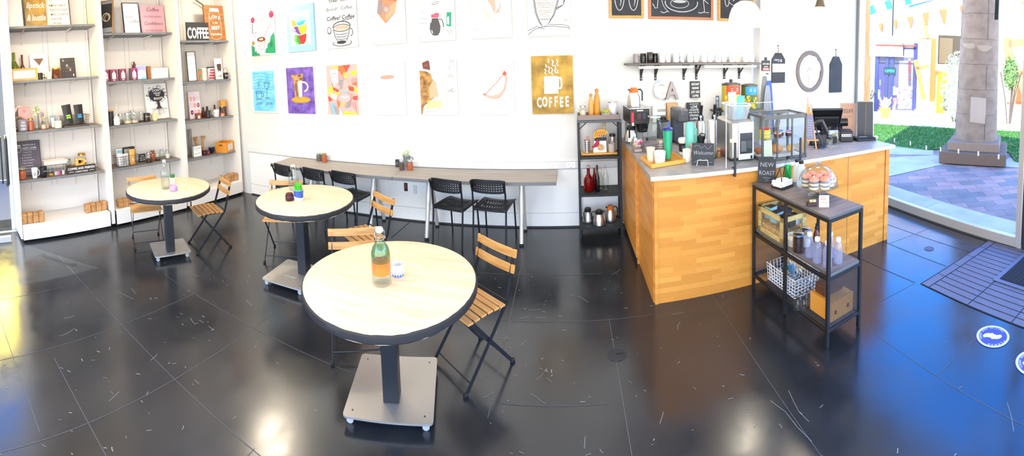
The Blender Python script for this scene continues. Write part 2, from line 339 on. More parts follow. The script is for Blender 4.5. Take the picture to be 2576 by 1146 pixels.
# unseen shop front behind the viewer, left open between posts to let in light
b = MB(); b.box((-.6, -2.95, .1), (9.4, .1, .2), 'alu'); b.box((-.6, -2.95, 3.5), (9.4, .1, .5), 'white_wall')
for x in (-5.2, -2.1, 1., 4.0): b.box((x, -2.95, 1.7), (.12, .1, 3.1), 'alu')
struct('wall_front', b)
b = MB(); b.box((-9.3, -.5, 2.3), (.2, 9, 4.6), '#7d7668,.9'); struct('wall_skyblock', b)  # added wall that blocks the bright sky beyond the glass door
b = MB(); b.box((-7.8, -.5, -.06), (2.8, 9, .1), '#6d6e72,.6'); struct('porch_ground', b)
# score lines cut in the concrete
b = MB()
def score(x0, y0, x1, y1, w=.004, m='#55585a,.6'):
    d = Vector((x1-x0, y1-y0)).normalized()*w/2; b.add([(x0-d.y, y0+d.x, .0012), (x0+d.y, y0-d.x, .0012), (x1+d.y, y1-d.x, .0012), (x1-d.y, y1+d.x, .0012)], [(0, 1, 2, 3)], m)
for x, y0, y1 in ((-4.0, -1, 1.3), (-3.12, -2.6, 2.3), (-2.34, -2.6, 2.75), (-1.6, .4, 1.5), (-.5, 2.2, 4.6), (.29, -2.4, 3.1), (1.19, -.5, 3.2), (2.06, -2.6, 3.17), (3.9, 4.2, 4.25)): score(x, y0, x, y1)
for y, x0, x1 in ((.56, -5, -2.4), (1.49, -4.9, -1.3), (2.27, -3.6, -1.2), (3.79, -.9, .3), (3.09, -1.2, .65), (2.31, -.45, .21), (1.54, 2.06, 2.9), (.85, -3.0, .2), (1.6, .3, 1.2)): score(x0, y, x1, y)
for px0, py0, px1, py1 in ((2222, 560, 2446, 635), (2215, 604, 2380, 669), (2127, 632, 2301, 710)):
    p, q = Z(px0, py0), Z(px1, py1); score(p.x, p.y, q.x, q.y, .009, '#17181a')
for px0, py0, px1, py1 in ((2239, 611, 2353, 569), (2180, 775, 2301, 712)): p, q = Z(px0, py0), Z(px1, py1); score(p.x, p.y, q.x, q.y, .004)
p, q = Z(1030, 559), Z(984, 598); score(p.x, p.y, q.x, q.y, .012, '#0e0f10')
struct('floor_joints', b)
# scuffs and dried drips: one loose scatter that nobody could count
b = MB(); rnd = random.Random(3)
def scr(px, py, L, a, w=.0025, bend=.3, m='#8f908e,.7'):
    p = Z(px, py); pts = []; x, y = p.x, p.y
    for i in range(4):
        pts.append((x, y)); a += rnd.uniform(-bend, bend); x += cos(a)*L/3; y += sin(a)*L/3
    for (x0, y0), (x1, y1) in zip(pts, pts[1:]):
        d = Vector((x1-x0, y1-y0)).normalized()*w/2; b.add([(x0-d.y, y0+d.x, .0016), (x0+d.y, y0-d.x, .0016), (x1+d.y, y1-d.x, .0016), (x1-d.y, y1+d.x, .0016)], [(0, 1, 2, 3)], m)
for px, py, L, a in ((1330, 780, .1, .3), (1345, 800, .1, .2), (1250, 850, .1, .2), (1310, 870, .08, .9), (1350, 955, .12, .8), (1375, 950, .06, -.8), (1335, 990, .12, -.4), (1215, 1000, .08, .4), (1690, 790, .1, -.1), (1705, 830, .1, 1.1), (1660, 1065, .08, .8), (1455, 745, .12, -.8), (1540, 690, .12, .5), (150, 845, .16, 1.4), (160, 800, .1, 1.), (300, 735, .2, .2), (330, 725, .12, .1), (480, 690, .1, .5), (480, 800, .1, -.3), (500, 805, .06, .2), (525, 820, .07, -.4), (395, 890, .08, -.9), (300, 985, .1, -1.), (490, 955, .05, .1), (620, 755, .1, -.5), (1310, 800, .07, .2), (1470, 1128, .07, 1.2), (2042, 1110, .35, 1.9), (2035, 1060, .25, 1.7), (2550, 1085, .2, .9)): scr(px, py, L, a)
for cx, cy, sx, sy, n in ((1300, 770, 60, 60, 20), (1330, 940, 50, 40, 16), (480, 770, 70, 70, 18), (470, 700, 140, 40, 16), (330, 860, 120, 120, 14), (1640, 850, 130, 90, 14), (1500, 720, 160, 60, 20), (2080, 1000, 250, 120, 18), (200, 980, 160, 120, 22), (1500, 1040, 200, 90, 10), (560, 900, 130, 120, 12)):
    for i in range(n): scr(cx+rnd.gauss(0, sx), min(1140, cy+rnd.gauss(0, sy)), rnd.choice((.012, .018, .03)), rnd.uniform(0, 6.3), rnd.choice((.002, .003, .005)))
o = b.build('floor_scuffs'); o['kind'] = 'stuff'; tag(o, 'pale scuffs, scratches and dried drips scattered over the black floor', 'scuffs')
# round caps let into the floor
for px, py, r, t in ((1552, 890, .068, 'round metal floor cap with a dark keyhole in the black concrete mid room'), (2337, 625, .055, 'small round floor cap in the tiled strip beside the window'), (2197, 578, .05, 'round floor cap half hidden by the end of the wooden counter')):
    b = MB(); b.lathe([(0, .0014), (r*.82, .0014), (r*.84, .0004), (r*.9, .0004), (r*.92, .0018), (r, .0002)], '#3c3f44,.35,.5', n=28)
    if px == 1552: b.box((.02, 0, .0022), (.05, .012, .001), '#0c0c0d')
    solo('floor_outlet', t, 'floor outlet', b, Z(px, py, .0015), group='floor outlets')
# entrance grating of slatted boards
b = MB(); gp = Matrix.Translation((2.83, 2.33, 0)); b.tr = gp
L_ = 1.26; b.box((L_/2, -1.25, .002), (L_, 2.52, .003), '#0c0c0e')
for i in range(5): b.box((.127+i*.25, -.045, .0055), (.242, .075, .005), '#5c5964,.45', .001)
for c in range(6):
    for r in range(15): b.box((.045+r*.082, -.30-c*.42, .0055), (.072, .410, .005), '#5c5964,.45', .001)
struct('entrance_grating_floor', b)
b = MB(); p = Z(2505, 700); b.box((p.x+.30, p.y-.75, .012), (.72, 1.5, .008), '#5d6478', .003); b.box((p.x+.32, p.y-.77, .0185), (.66, 1.44, .005), '#15161a,.9')
for i in range(38): b.box((p.x+.32, p.y-.08-i*.037, .022), (.65, .016, .005), '#1e2024,.95')
solo('door_mat', 'black ribbed doormat with pale edge lying on the slatted entrance grating', 'mat', b, (0, 0, .002))
# floor stickers
def sticker(px, py, r, label, full):
    c = Z(px, py, .0022); b = MB(); A = radians(140)
    b.lathe([(0, 0), (r, 0), (r, .0006), (0, .0006)], '#3f4ca8,.85', n=48)
    o = thing('floor_sticker', label, 'floor sticker', c, A, 'round floor stickers'); b.build('disc', o)
    b = MB(); b.face(1, 1); b.map = lambda x, z, n: (x, z, .0004+n*.4); b.n = .001
    b.line([(.5+x, y) for x, y in b.arc(0, 0, r*.9, r*.9, 0, 360, 48)][:-1], .018, '#cfd4ea,.85', True)
    for i, ch in enumerate('PLEASE'):
        a = radians(145-i*15-18); R_ = r*.70; b.text(ch, .5+cos(a)*R_, sin(a)*R_, r*.26, '#d8dcf0,.85', .01, rot=a-pi/2)
    for i, ch in enumerate('SANITIZE YOUR HANDS'):
        a = radians(196+i*9.4); R_ = r*.80; b.text(ch, .5+cos(a)*R_, sin(a)*R_, r*.18, '#d8dcf0,.85', .005, rot=a+pi/2)
    b.build('lettering', o)
    b = MB(); b.face(1, 1); b.map = lambda x, z, n: (x, z, .0012+n*.4)
    for sgn, dx, dy in ((1, -.012, .012), (-1, .022, -.014)):          # two clasped hands
        def hp(x, y): return (.5+dx+sgn*x*r*.9, dy+sgn*y*r*.9)
        b.poly([hp(*p) for p in ((-.45, .12), (-.22, .25), (.0, .24), (.14, .16), (.14, -.12), (-.02, -.2), (-.2, -.12), (-.45, -.08))], '#dfe2f2,.85')
        for k in range(4): b.line([hp(.1, .14-k*.085), hp(.32-.03*abs(k-1), .10-k*.085)], r*.075, '#dfe2f2,.85')
        b.line([hp(-.1, -.14), hp(.08, -.24)], r*.08, '#dfe2f2,.85')
    b.build('hands_mark', o); return o
sticker(2498, 845, .128, 'round blue floor sticker with white clasped hands by the entrance grating', True)
sticker(2600, 912, .128, 'round blue floor sticker cut off by the edge of the photo', True)
# ---------------------------------------------------------------- outside
b = MB(); b.box((8.2, 4, -.07), (8.1, 16, .1), 'pavers'); b.box((4.5, 4, -.018), (.55, 16, .004), 'concrete')
for y in (2.2, 3.6, 5.0, 6.4): b.box((4.5, y, -.0155), (.55, .006, .001), '#77726e')
struct('street_ground', b)
b = MB(); p = [Z(2215, 432), Z(2400, 385), Z(2345, 372), Z(2213, 360), Z(2150, 400)]
b.add([(v.x, v.y, -.014) for v in (Z(2190, 450), Z(2420, 400), Z(2348, 388), Z(2200, 395))], [(0, 1, 2, 3)], 'concrete')
b.add([(v.x, v.y, -.014) for v in (Z(2180, 385), Z(2348, 388), Z(2348, 374), Z(2180, 356))], [(0, 1, 2, 3)], 'concrete')
b.add([(v.x, v.y, -.014) for v in (Z(2500, 415), Z(2640, 425), Z(2640, 400), Z(2540, 395))], [(0, 1, 2, 3)], 'concrete')
struct('pavement_path', b)
LX = Plane(6.95, 7.3, atan2(-1.28, .36))
PB_ = [Vector((7.42+cos(radians(-62+a))*1.03, 4.72+sin(radians(-62+a))*1.03, 0)) for a in (135, 45)]
q = [Z(2150, 352), Z(2335, 376), *PB_, Z(2552, 404), Z(2680, 425), Z(2680, 335), Z(2380, 322), Z(2150, 308)]
b = MB(); b.prism([(v.x, v.y) for v in q], -.02, .012, 'grass', 'z'); rn = random.Random(5)
def inpoly(x, y):
    c = False
    for i in range(len(q)):
        a, e = q[i], q[i-1]
        if (a.y > y) != (e.y > y) and x < (e.x-a.x)*(y-a.y)/(e.y-a.y)+a.x: c = not c
    return c
xs = [v.x for v in q]; ys = [v.y for v in q]; n = 0
while n < 9000:
    x, y = rn.uniform(min(xs), max(xs)), rn.uniform(min(ys), max(ys))
    if not inpoly(x, y): continue
    n += 1; a = rn.uniform(0, 3.14); h = rn.uniform(.03, .06); w = .012; dx, dy = cos(a)*w, sin(a)*w
    b.add([(x-dx, y-dy, .01), (x+dx, y+dy, .01), (x+rn.uniform(-.02, .02), y+rn.uniform(-.02, .02), .012+h)], [(0, 1, 2)], 'grass')
o = b.build('lawn_grass', smooth=0); o['kind'] = 'stuff'; tag(o, 'bright green lawn strip between the pavement and the building across', 'grass')
# big stone column on a stepped plinth
cc = Vector((7.42, 4.72)); ca = atan2(-.83, .56); b = MB()
o = thing('stone_column', 'tall round stone column on a square stepped plinth outside the window', 'column', (cc.x, cc.y, 0), radians(-62)); o['kind'] = 'structure'
b.box((0, 0, .12), (1.36, 1.36, .24), '#6d5542,.8', .012); b.build('plinth', o); b = MB(); b.box((0, 0, .33), (1.06, 1.06, .18), '#8a705b,.8', .012); b.build('plinth_step', o)
b = MB(); b.lathe([(.47, .42), (.47, .46), (.455, .47), (.40, 3.0), (.37, 4.4), (0, 4.4)], 'stone', n=48); b.build('shaft', o)
b = MB()
for z in (.98, 1.5, 2.02, 2.54, 3.06): r = .456-.0212*(z-.47); b.lathe([(r+.002, z-.004), (r+.002, z+.004)], '#4e443e', n=48)
for i, z in enumerate((.47, .98, 1.5, 2.02, 2.54, 3.06)):
    if i % 2 == 0 or i == 5:
        for a in (3.5, 5.2): r = .458-.0212*(z-.47); b.box((cos(a)*r, sin(a)*r, z+.25), (.006, .006, .5), '#4e443e', 0, a)
b.build('joint', o)
# facade across the lawn, facing the shop
FA = Plane(10.35, 10.81, atan2(-.766, .643))
struct_b = MB(); R4 = lambda d=0: Matrix.Translation((FA.o[0], FA.o[1], 0)) @ Matrix.Rotation(FA.a, 4, 'Z')
struct_b.tr = R4(); struct_b.box((1.5, 1.2, 2.3), (20, 2, 4.6), 'stucco'); 
p0 = FA.hit(2190, 290, -3.2); struct_b.box((1.5, -2.0, -.015), (20, 4.4, .05), 'stucco')
o = struct('building_facade_outside', struct_b)
o['kind'] = 'structure'
def fbox(b, px0, py0, px1, py1, d, t, m):      # a slab on the facade between two photo corners
    a, c = FA.hit(px0, py0, d), FA.hit(px1, py1, d); b.box(((a[0]+c[0])/2, d+t/2, (a[2]+c[2])/2), (abs(c[0]-a[0]), t, abs(c[2]-a[2])), m); return b
def fbar(b, px0, py0, px1, py1, w, t, d, m):
    a, c = FA.hit(px0, py0, d), FA.hit(px1, py1, d); A, B_ = Vector((a[0], d, a[2])), Vector((c[0], d, c[2])); dr = (B_-A).normalized(); s = Vector((-dr.z, 0, dr.x))
    return b.bar(A, B_, w, t, m, s)
FO = (FA.o[0], FA.o[1], 0)
o = thing('shop_front', 'dark blue framed shopfront with white sign board across the lawn', 'shopfront', FO, FA.a)
b = MB(); fbox(b, 2206, 142, 2300, 278, .19, .02, '#5c5868,.2'); fbox(b, 2262, 152, 2298, 274, .185, .01, '#8a8490,.3'); b.build('shop_window', o)
b = MB()
for r in ((2202, 118, 2304, 124), (2202, 118, 2207, 280), (2299, 108, 2304, 274), (2240, 140, 2245, 276), (2228, 142, 2232, 276), (2206, 156, 2300, 159), (2206, 140, 2260, 143), (2270, 110, 2274, 140)): fbox(b, *r, .14, .06, '#39406b,.4')
b.build('shop_frame', o)
b = MB(); fbox(b, 2207, 160, 2229, 276, .16, .02, '#4a4668,.3'); fbox(b, 2212, 200, 2216, 215, .15, .01, '#6c6fa8'); fbox(b, 2208, 225, 2214, 250, .15, .01, '#7a7fb5'); b.build('shop_door', o)
b = MB(); fbox(b, 2202, 111, 2304, 117, .05, .12, '#b03a22'); b.build('red_trim', o)
b = MB(); a, c = FA.hit(2203, 143, .06), FA.hit(2270, 114, .06); fbox(b, 2203, 116, 2271, 143, .06, .05, '#f2f0ec'); b.build('sign_board', o)
b = MB(); b.face(c[0]-a[0], c[2]-a[2], o=((a[0]+c[0])/2, .058, a[2])); b.text('Kelly  Museum', .5, .32, .42, '#232327', 0, .3, maxw=.86); b.build('lettering', o)
b = MB(); a = FA.hit(2238, 178, .13); b.face(.42, .26, o=(a[0], .13, a[2]-.13)); b.rect(0, 0, 1, 1, '#20343a'); b.text('OPEN', .5, .3, .55, 'neon', .03, maxw=.85); part_label(b.build('open_sign', o), 'green lit open sign in the shop window')
b = MB()
rn = random.Random(9)
for i in range(26):
    x = rn.uniform(2246, 2296); y = rn.uniform(215, 272); a = FA.hit(x, y, .17); b.box((a[0], .165, a[2]), (rn.uniform(.08, .25), .02, rn.uniform(.08, .25)), rn.choice(('#e9dfe2', '#d7a3ac', '#b46a78', '#cfc9d6', '#f3eff0', '#a9a2b6')))
for i in range(9): a = FA.hit(2288, 150+i*8, .17); b.box((a[0], .165, a[2]), (.1, .02, .09), rn.choice(('#8b3c3c', '#55506a', '#b58a8a')))
b.build('window_display', o)
# stucco shade put in as orange pilaster side and bars; yellow panel
b = MB(); fbox(b, 2310, 95, 2350, 255, -.10, .3, '#c46a24'); b.tr = None; o = thing('pilaster', 'wall pilaster, its shaded side coloured orange, between shopfront and tall window across', 'pilaster', FO, FA.a); o['kind'] = 'structure'; b.build('shaft', o)
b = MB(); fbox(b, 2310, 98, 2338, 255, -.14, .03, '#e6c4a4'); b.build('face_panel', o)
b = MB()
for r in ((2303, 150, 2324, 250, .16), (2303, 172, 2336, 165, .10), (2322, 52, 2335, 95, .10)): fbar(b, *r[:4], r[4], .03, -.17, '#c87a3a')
b.build('shadow_bar', o)
o = thing('tall_window', 'tall dark window with cream surround on the building across the lawn', 'window', FO, FA.a); o['kind'] = 'structure'
b = MB(); fbox(b, 2354, 75, 2428, 290, .1, .12, '#f0dfae'); b.build('surround', o)
b = MB(); fbox(b, 2361, 88, 2425, 163, .07, .03, '#4a4030,.25'); fbox(b, 2364, 95, 2395, 160, .06, .01, '#6b5838'); fbox(b, 2385, 140, 2424, 160, .055, .01, '#5c5048'); b.build('pane', o)
b = MB(); fbox(b, 2340, 164, 2432, 180, -.05, .15, '#f6ead2'); b.build('sill', o)
b = MB(); fbox(b, 2358, 182, 2390, 285, .05, .06, '#d9a91e'); b.build('yellow_panel', o)
b = MB(); fbox(b, 2374, 230, 2395, 278, .03, .02, '#5e5648,.3'); b.build('lower_pane', o)
o = thing('wall_corbel', 'tiny orange wall corbel, leftmost of the row high on the building across', 'corbel', FO, FA.a, 'corbels on the facade')
def corb(px, py, s):
    b = MB(); a = FA.hit(px, py, -.1); b.prism([(a[0]-.12*s, a[2]+.16*s), (a[0]+.14*s, a[2]+.18*s), (a[0]+.1*s, a[2]-.3*s), (a[0]+.04*s, a[2]-.3*s)], -.16, .18, '#c8642a'); return b
corb(2214, 66, .6).build('corbel', o); 
for i, (px, py, s, t) in enumerate(((2250, 58, .65, 'second from left'), (2288, 52, .8, 'third from left'), (2328, 43, .9, 'fourth from left, above the pilaster'), (2372, 36, 1., 'fifth from left, above the tall window'), (2424, 27, 1.1, 'nearest the stone column'))):
    solo('wall_corbel', f'orange wall corbel {t} high across the lawn', 'corbel', corb(px, py, s), FO, FA.a, 'corbels on the facade')
# blue bracing of the upper storey
b = MB()
for r in ((2190, 15, 2197, 35), (2232, 2, 2240, 26), (2281, -10, 2286, 12)): fbar(b, *r, .22, .1, -.25, '#1f6fb0')
fbar(b, 2286, 16, 2346, -2, .10, .1, -.25, '#1f6fb0'); fbar(b, 2200, 36, 2345, -1, .05, .12, -.26, '#a9adb5')
solo('balcony_bracing', 'blue diagonal bracing under the upper storey of the building across', 'bracing', b, FO, FA.a)
# right-hand part of the facade: shadows on the stucco built as peach bands
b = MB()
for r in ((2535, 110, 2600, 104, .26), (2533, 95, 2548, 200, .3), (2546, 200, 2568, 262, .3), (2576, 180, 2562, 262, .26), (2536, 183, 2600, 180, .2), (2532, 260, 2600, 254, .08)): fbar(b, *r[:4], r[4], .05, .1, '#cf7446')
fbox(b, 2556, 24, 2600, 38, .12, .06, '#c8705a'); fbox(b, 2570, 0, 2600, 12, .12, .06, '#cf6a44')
solo('shadow_bands', 'peach bands standing for shadows on the pale wall by the stone column', 'shadow bands', b, FO, FA.a)
# bushes
def bush(name, px, py, sx, sz, d, label, m, n=900, cat='bush', stem=True):
    c = FA.hit(px, py, d); o = thing(name, label, cat, FA.w(c[0], c[1], 0), FA.a, 'bushes along the facade'); b = MB(); rn = random.Random(int(px))
    for i in range(n):
        a, e = rn.uniform(0, 6.283), math.acos(rn.uniform(-1, 1)); r = rn.uniform(.55, 1.05); x, y, z = sin(e)*cos(a)*sx*r, sin(e)*sin(a)*sx*r*.7, c[2]+cos(e)*sz*r
        s = rn.uniform(.03, .075); v = [Vector((rn.uniform(-s, s), rn.uniform(-s, s), rn.uniform(-s, s)))+Vector((x, y, z)) for k in range(4)]; b.add(v, [(0, 1, 2), (0, 2, 3)], m)
    b.blob((0, 0, c[2]), (sx*.62, sx*.45, sz*.75), m, 12, 8, .05); b.build('foliage', o, smooth=0)
    if stem:
        b = MB(); rn = random.Random(2)
        for k in range(5): a = rn.uniform(-.2, .2); b.tube([(a*.3, 0, -.02), (a, rn.uniform(-.1, .1), c[2]*.5), (a*2, 0, c[2])], .022, '#5a4a3a', 6)
        b.build('stem', o)
    return o
bush('flowering_bush', 2405, 225, .55, 1.25, -1.0, 'white flowering bush left of the stone column', 'blossom', 1500)
bush('flowering_bush', 2543, 182, .3, .62, -1.2, 'leafy shrub showing right of the stone column', 'leaf', 700)
bush('flowering_bush', 2176, 225, .3, .9, -.6, 'narrow white flowering shrub behind the timber post', 'blossom', 600)
c = FA.hit(2226, 283, -.6); o = thing('potted_plant', 'small pale plant in an orange pot below the shop door across', 'plant', FA.w(c[0], -.6, 0.012), 0)
b = MB(); b.lathe([(0, 0), (.13, 0), (.2, .36), (.17, .36), (.16, .3), (0, .3)], '#e69a3a', n=16); b.build('pot', o); b = MB(); rn = random.Random(4)
for k in range(30): a = rn.uniform(0, 6.3); b.bar((cos(a)*.05, sin(a)*.05, .3), (cos(a)*rn.uniform(.08, .25), sin(a)*rn.uniform(.08, .25), rn.uniform(.5, .75)), .03, .006, '#dfe3c0')
b.build('foliage', o)
# timber post just outside the glass and thin rods hanging from the eaves
b = MB(); p = WX(2170, 300, WIN+.35); b.box((p.x, p.y, 1.7), (.12, .12, 3.4), 'timber', .005); b.box((p.x, p.y-.008, 1.05), (.15, .15, 2.1), 'timber', .005); solo('timber_post', 'orange timber post standing just outside the window', 'post', b, (0, 0, 0))
p = WX(2245, 90, WIN+.6); b = MB(); b.cyl((0, 0, 0), (0, 0, 1.2), .012, '#55555c,.4', n=8); solo('hanging_rod', 'thin dark rod hanging outside from the eaves', 'rod', b, p)
p = WX(2509, 50, WIN+.5); b = MB(); b.box((0, 0, .4), (.05, .07, .8), 'alu', .004); b.box((-.03, 0, .4), (.012, .05, .8), '#2b2b30'); solo('hanging_bar', 'square metal bar hanging outside in front of the column', 'bar', b, p)
# marks on the window
od8 = ('first', 'second', 'third', 'fourth', 'fifth', 'sixth', 'seventh', 'eighth')
for i, (px, py) in enumerate(((2250, 352), (2290, 360), (2330, 371), (2366, 375), (2411, 380), (2461, 386), (2512, 394), (2572, 403))):
    p = WX(px, py, WIN-.007); b = MB(); b.box((0, 0, 0), (.003, .02, .055), '#eceff0'); solo('glass_sticker', f'short white safety dash stuck on the window, {od8[i]} from the counter end', 'sticker', b, p, group='safety dashes on the glass')
p = WX(2460, 277, WIN-.008); b = MB(); b.box((0, 0, 0), (.003, .21, .30), 'reflection_film'); solo('window_reflection', 'pale see-through sheet standing for a paper reflected in the window', 'notice', b, p)  # reflection in the pane put in as a pale sheet
p = WX(2576, 268, WIN+.5); b = MB(); b.box((0, -.15, .0), (.03, .36, .34), '#17181b', .004); b.box((-.017, -.15, .0), (.004, .29, .27), '#f0f0ee'); solo('framed_notice', 'black framed notice outside cut off by the edge of the photo', 'notice', b, p)
# ---------------------------------------------------------------- lamps
def pendant(px, pyb, dist, r, label):
    d = ray(px, pyb); t = dist/hypot(d[0], d[1]); L = Vector((d[0]*t, d[1]*t, EYE+d[2]*t)); h = r*1.45
    o = thing('pendant_lamp', label, 'lamp', L, 0, 'white dome pendants')
    b = MB(); pr = [(r, 0), (r*.99, h*.2), (r*.93, h*.45), (r*.8, h*.7), (r*.6, h*.88), (r*.34, h*.99), (r*.2, h*1.02)]; b.lathe(pr+[(a-.004, z-.004) for a, z in pr[::-1]], 'lamp_glow', n=36); b.build('lamp_shade', o)
    b = MB(); b.lathe([(r*.34, h*.99), (r*.30, h*1.05), (.012, h*1.62), (0, h*1.62)], '#6d5c4a,.4', n=20); b.build('cap', o)
    b = MB(); b.cyl((0, 0, h*1.6), (0, 0, CE-L.z-.002), .006, '#e6e4e0', n=8); b.build('cord', o)
    li = bpy.data.lights.new('pendant_light', 'POINT'); li.energy = 45; li.color = (1, .9, .74); li.shadow_soft_size = .13; lo = bpy.data.objects.new('pendant_light', li); C.objects.link(lo); lo.location = L+Vector((0, 0, .03)); return o
pendant(1875, 66, 4.6, .19, 'large white dome pendant lamp in front of the chalkboards')
pendant(2062, 78, 4.3, .17, 'white dome pendant lamp with dark cone cap above the round wall clock plaque')
def area(name, loc, size, energy, col, rot=(0, 0, 0), sy=None):
    li = bpy.data.lights.new(name, 'AREA'); li.energy = energy; li.color = col; li.size = size
    if sy: li.shape = 'RECTANGLE'; li.size_y = sy
    o = bpy.data.objects.new(name, li); C.objects.link(o); o.location = loc; o.rotation_euler = rot; return o
def ceiling_lamp(x, y, e, col, s=.5): area('ceiling_lamp', (x, y, CE-.06), s, e, col)
WARM = (1, .86, .66)
ceiling_lamp(-4.3, 4.45, 95, (1, .86, .66), .35); ceiling_lamp(-2.0, 2.2, 55, (1, .88, .7)); ceiling_lamp(.2, 2.2, 50, (1, .9, .74)); ceiling_lamp(-2.6, .2, 90, (1, .88, .7)); ceiling_lamp(.4, .0, 60, (1, .9, .74)); ceiling_lamp(-3.7, 1.7, 125, WARM, .35)
sp = bpy.data.lights.new('shelf_spot', 'SPOT'); sp.energy = 350; sp.color = (1, .62, .06); sp.spot_size = 1.5; sp.spot_blend = .6; sp.shadow_soft_size = .12
o = bpy.data.objects.new('shelf_spot', sp); C.objects.link(o); o.location = (-4.85, .45, 3.45); o.rotation_euler = (radians(66), 0, radians(20))
area('porch_lamp', (-8.8, 1.45, 2.7), .9, 330, (1, .75, .12), (0, radians(-70), 0))
sun = bpy.data.lights.new('sun', 'SUN'); sun.energy = 30; sun.angle = .01; sun.color = (1, .95, .87); o = bpy.data.objects.new('sun', sun); C.objects.link(o); o.rotation_euler = (radians(38), radians(0), radians(-62))
w = bpy.data.worlds.new('sky'); bpy.context.scene.world = w; w.use_nodes = True; N, L = w.node_tree.nodes, w.node_tree.links
bg = N['Background']; tc = N.new('ShaderNodeTexCoord'); sx = N.new('ShaderNodeSeparateXYZ'); L.new(tc.outputs['Generated'], sx.inputs[0])
r = ramp(N, L, sx.outputs['Z'], [(.0, '#f6f2ea'), (.18, (1.05, 1.09, 1.17, 1)), (.27, (.6, 1.05, 1.7, 1)), (.42, (.07, .42, 1.45, 1)), (.65, (.02, .24, 1.05, 1)), (1., '#2472ea')]); L.new(r.outputs[0], bg.inputs[0]); bg.inputs[1].default_value = 15.
# ---------------------------------------------------------------- camera
cd = bpy.data.cameras.new('camera'); cd.type = 'PANO'; cd.panorama_type = 'CENTRAL_CYLINDRICAL'
cd.central_cylindrical_range_u_min = -1288/F; cd.central_cylindrical_range_u_max = 1288/F
cd.central_cylindrical_range_v_min = (YC-1146)/F; cd.central_cylindrical_range_v_max = YC/F; cd.central_cylindrical_radius = 1.
cam = bpy.data.objects.new('camera', cd); C.objects.link(cam); cam.location = (0, 0, EYE)
def _w(d):
    c, s = cos(ROLL), sin(ROLL); d = (c*d[0]-s*d[2], d[1], s*d[0]+c*d[2]); c, s = cos(PITCH), sin(PITCH); d = (d[0], c*d[1]+s*d[2], -s*d[1]+c*d[2]); c, s = cos(YAW), sin(YAW); return Vector((c*d[0]-s*d[1], s*d[0]+c*d[1], d[2]))
X_, Y_, Z_ = _w((1, 0, 0)), _w((0, 0, 1)), -_w((0, 1, 0))
cam.rotation_euler = Matrix((X_, Y_, Z_)).transposed().to_euler()
S = bpy.context.scene; S.camera = cam; S.view_settings.view_transform = 'Standard'; S.view_settings.look = 'None'; S.view_settings.gamma = 1; S.view_settings.exposure = -1.12; S.view_settings.use_curve_mapping = False
S.cycles.max_bounces = 10; S.cycles.transparent_max_bounces = 24; S.cycles.diffuse_bounces = 5; S.cycles.glossy_bounces = 4; S.cycles.sample_clamp_indirect = 6.
# ================================================================ generic things
WHT = '#f2f1ee,.35'; BLK = '#1b1b1e,.35'; INK = '#1d1d20,.6'; CHK = '#d9dadb,.8'
def mug(L, h, r, col, label, rz=0., draw=None, group=None, handle=0., taper=1., name='mug', inner=None):
    # handle: angle of the ear, 0 = to +x
    o = thing(name, label, 'mug', L, rz, group); t = max(.0025, r*.07); b = MB()
    b.lathe([(0, .001), (r*taper*.85, .001), (r*taper*.97, h*.06), (r*(taper+1)/2, h*.5), (r, h*.985), (r-t*.4, h), (r-t, h*.985)], col); b.lathe([(r-t, h*.985), (r*(taper+1)/2-t, h*.5), (r*taper*.9-t, h*.1), (0, h*.09)], inner or col)
    if draw: b.face(2*r, h, wrap=r*1.005*(taper+1)/2); draw(b)
    b.build('cup', o)
    b = MB(); c, s = cos(handle), sin(handle); P = []
    for i in range(9):
        a = radians(78-156*i/8); rr = (r*(taper+1)/2*.96+cos(a)*r*.6); P.append((c*rr, s*rr, h*.52+sin(a)*h*.32))
    b.tube(P, max(.0035, r*.11), col, 8); b.build('handle', o); return o
def jar(L, h, r, fill, lid, label, level=.75, group=None, gl='glass', name='glass_jar', cat='jar', lidh=.13, neck=.82):
    o = thing(name, label, cat, L, 0, group); b = MB()
    b.lathe([(0, .001), (r*.9, .001), (r, h*.04), (r, h*.68), (r*.95, h*.76), (r*neck, h*.82), (r*neck, h*(.985-(lidh if lid else 0)*.2))], gl); b.build('jar_body', o)
    if fill: b = MB(); b.lathe([(0, h*.03), (r*.9, h*.03), (r*.93, h*.06), (r*.93, h*.8*level), (0, h*.8*level+.002)], fill); b.build('contents', o)
    if lid: b = MB(); b.lathe([(r*neck*1.05, h*(1-lidh)), (r*neck*1.07, h*.98), (r*neck*.95, h), (0, h)], lid); b.lathe([(r*neck*1.09, h*(1-lidh)), (r*neck*1.09, h*(1-lidh*.6))], lid); b.build('lid', o)
    return o
def bottle(L, h, r, gl, cap, label, fill=None, level=.5, shoulder=.55, neck=.3, capr=1.15, caph=.08, lab=None, name='bottle', group=None, rz=0.):
    o = thing(name, label, 'bottle', L, rz, group); n = r*neck; b = MB()
    b.lathe([(0, .001), (r*.92, .001), (r, h*.03), (r, h*shoulder), (r*.9, h*(shoulder+.06)), (n*1.5, h*(shoulder+.2)), (n, h*(shoulder+.27)), (n, h*(1-caph*.5))], gl); b.build('bottle_body', o)
    if fill: b = MB(); b.lathe([(0, h*.02), (r*.93, h*.02), (r*.93, h*level), (0, h*level)], fill); b.build('liquid', o)
    if cap: b = MB(); b.lathe([(n*capr, h*(1-caph)), (n*capr, h*.99), (n*capr*.9, h), (0, h)], cap, n=16); b.build('cap', o)
    if lab:
        b = MB(); b.face(2*r, h*shoulder, wrap=r*1.01); lab(b); b.build('bottle_label', o)
    return o
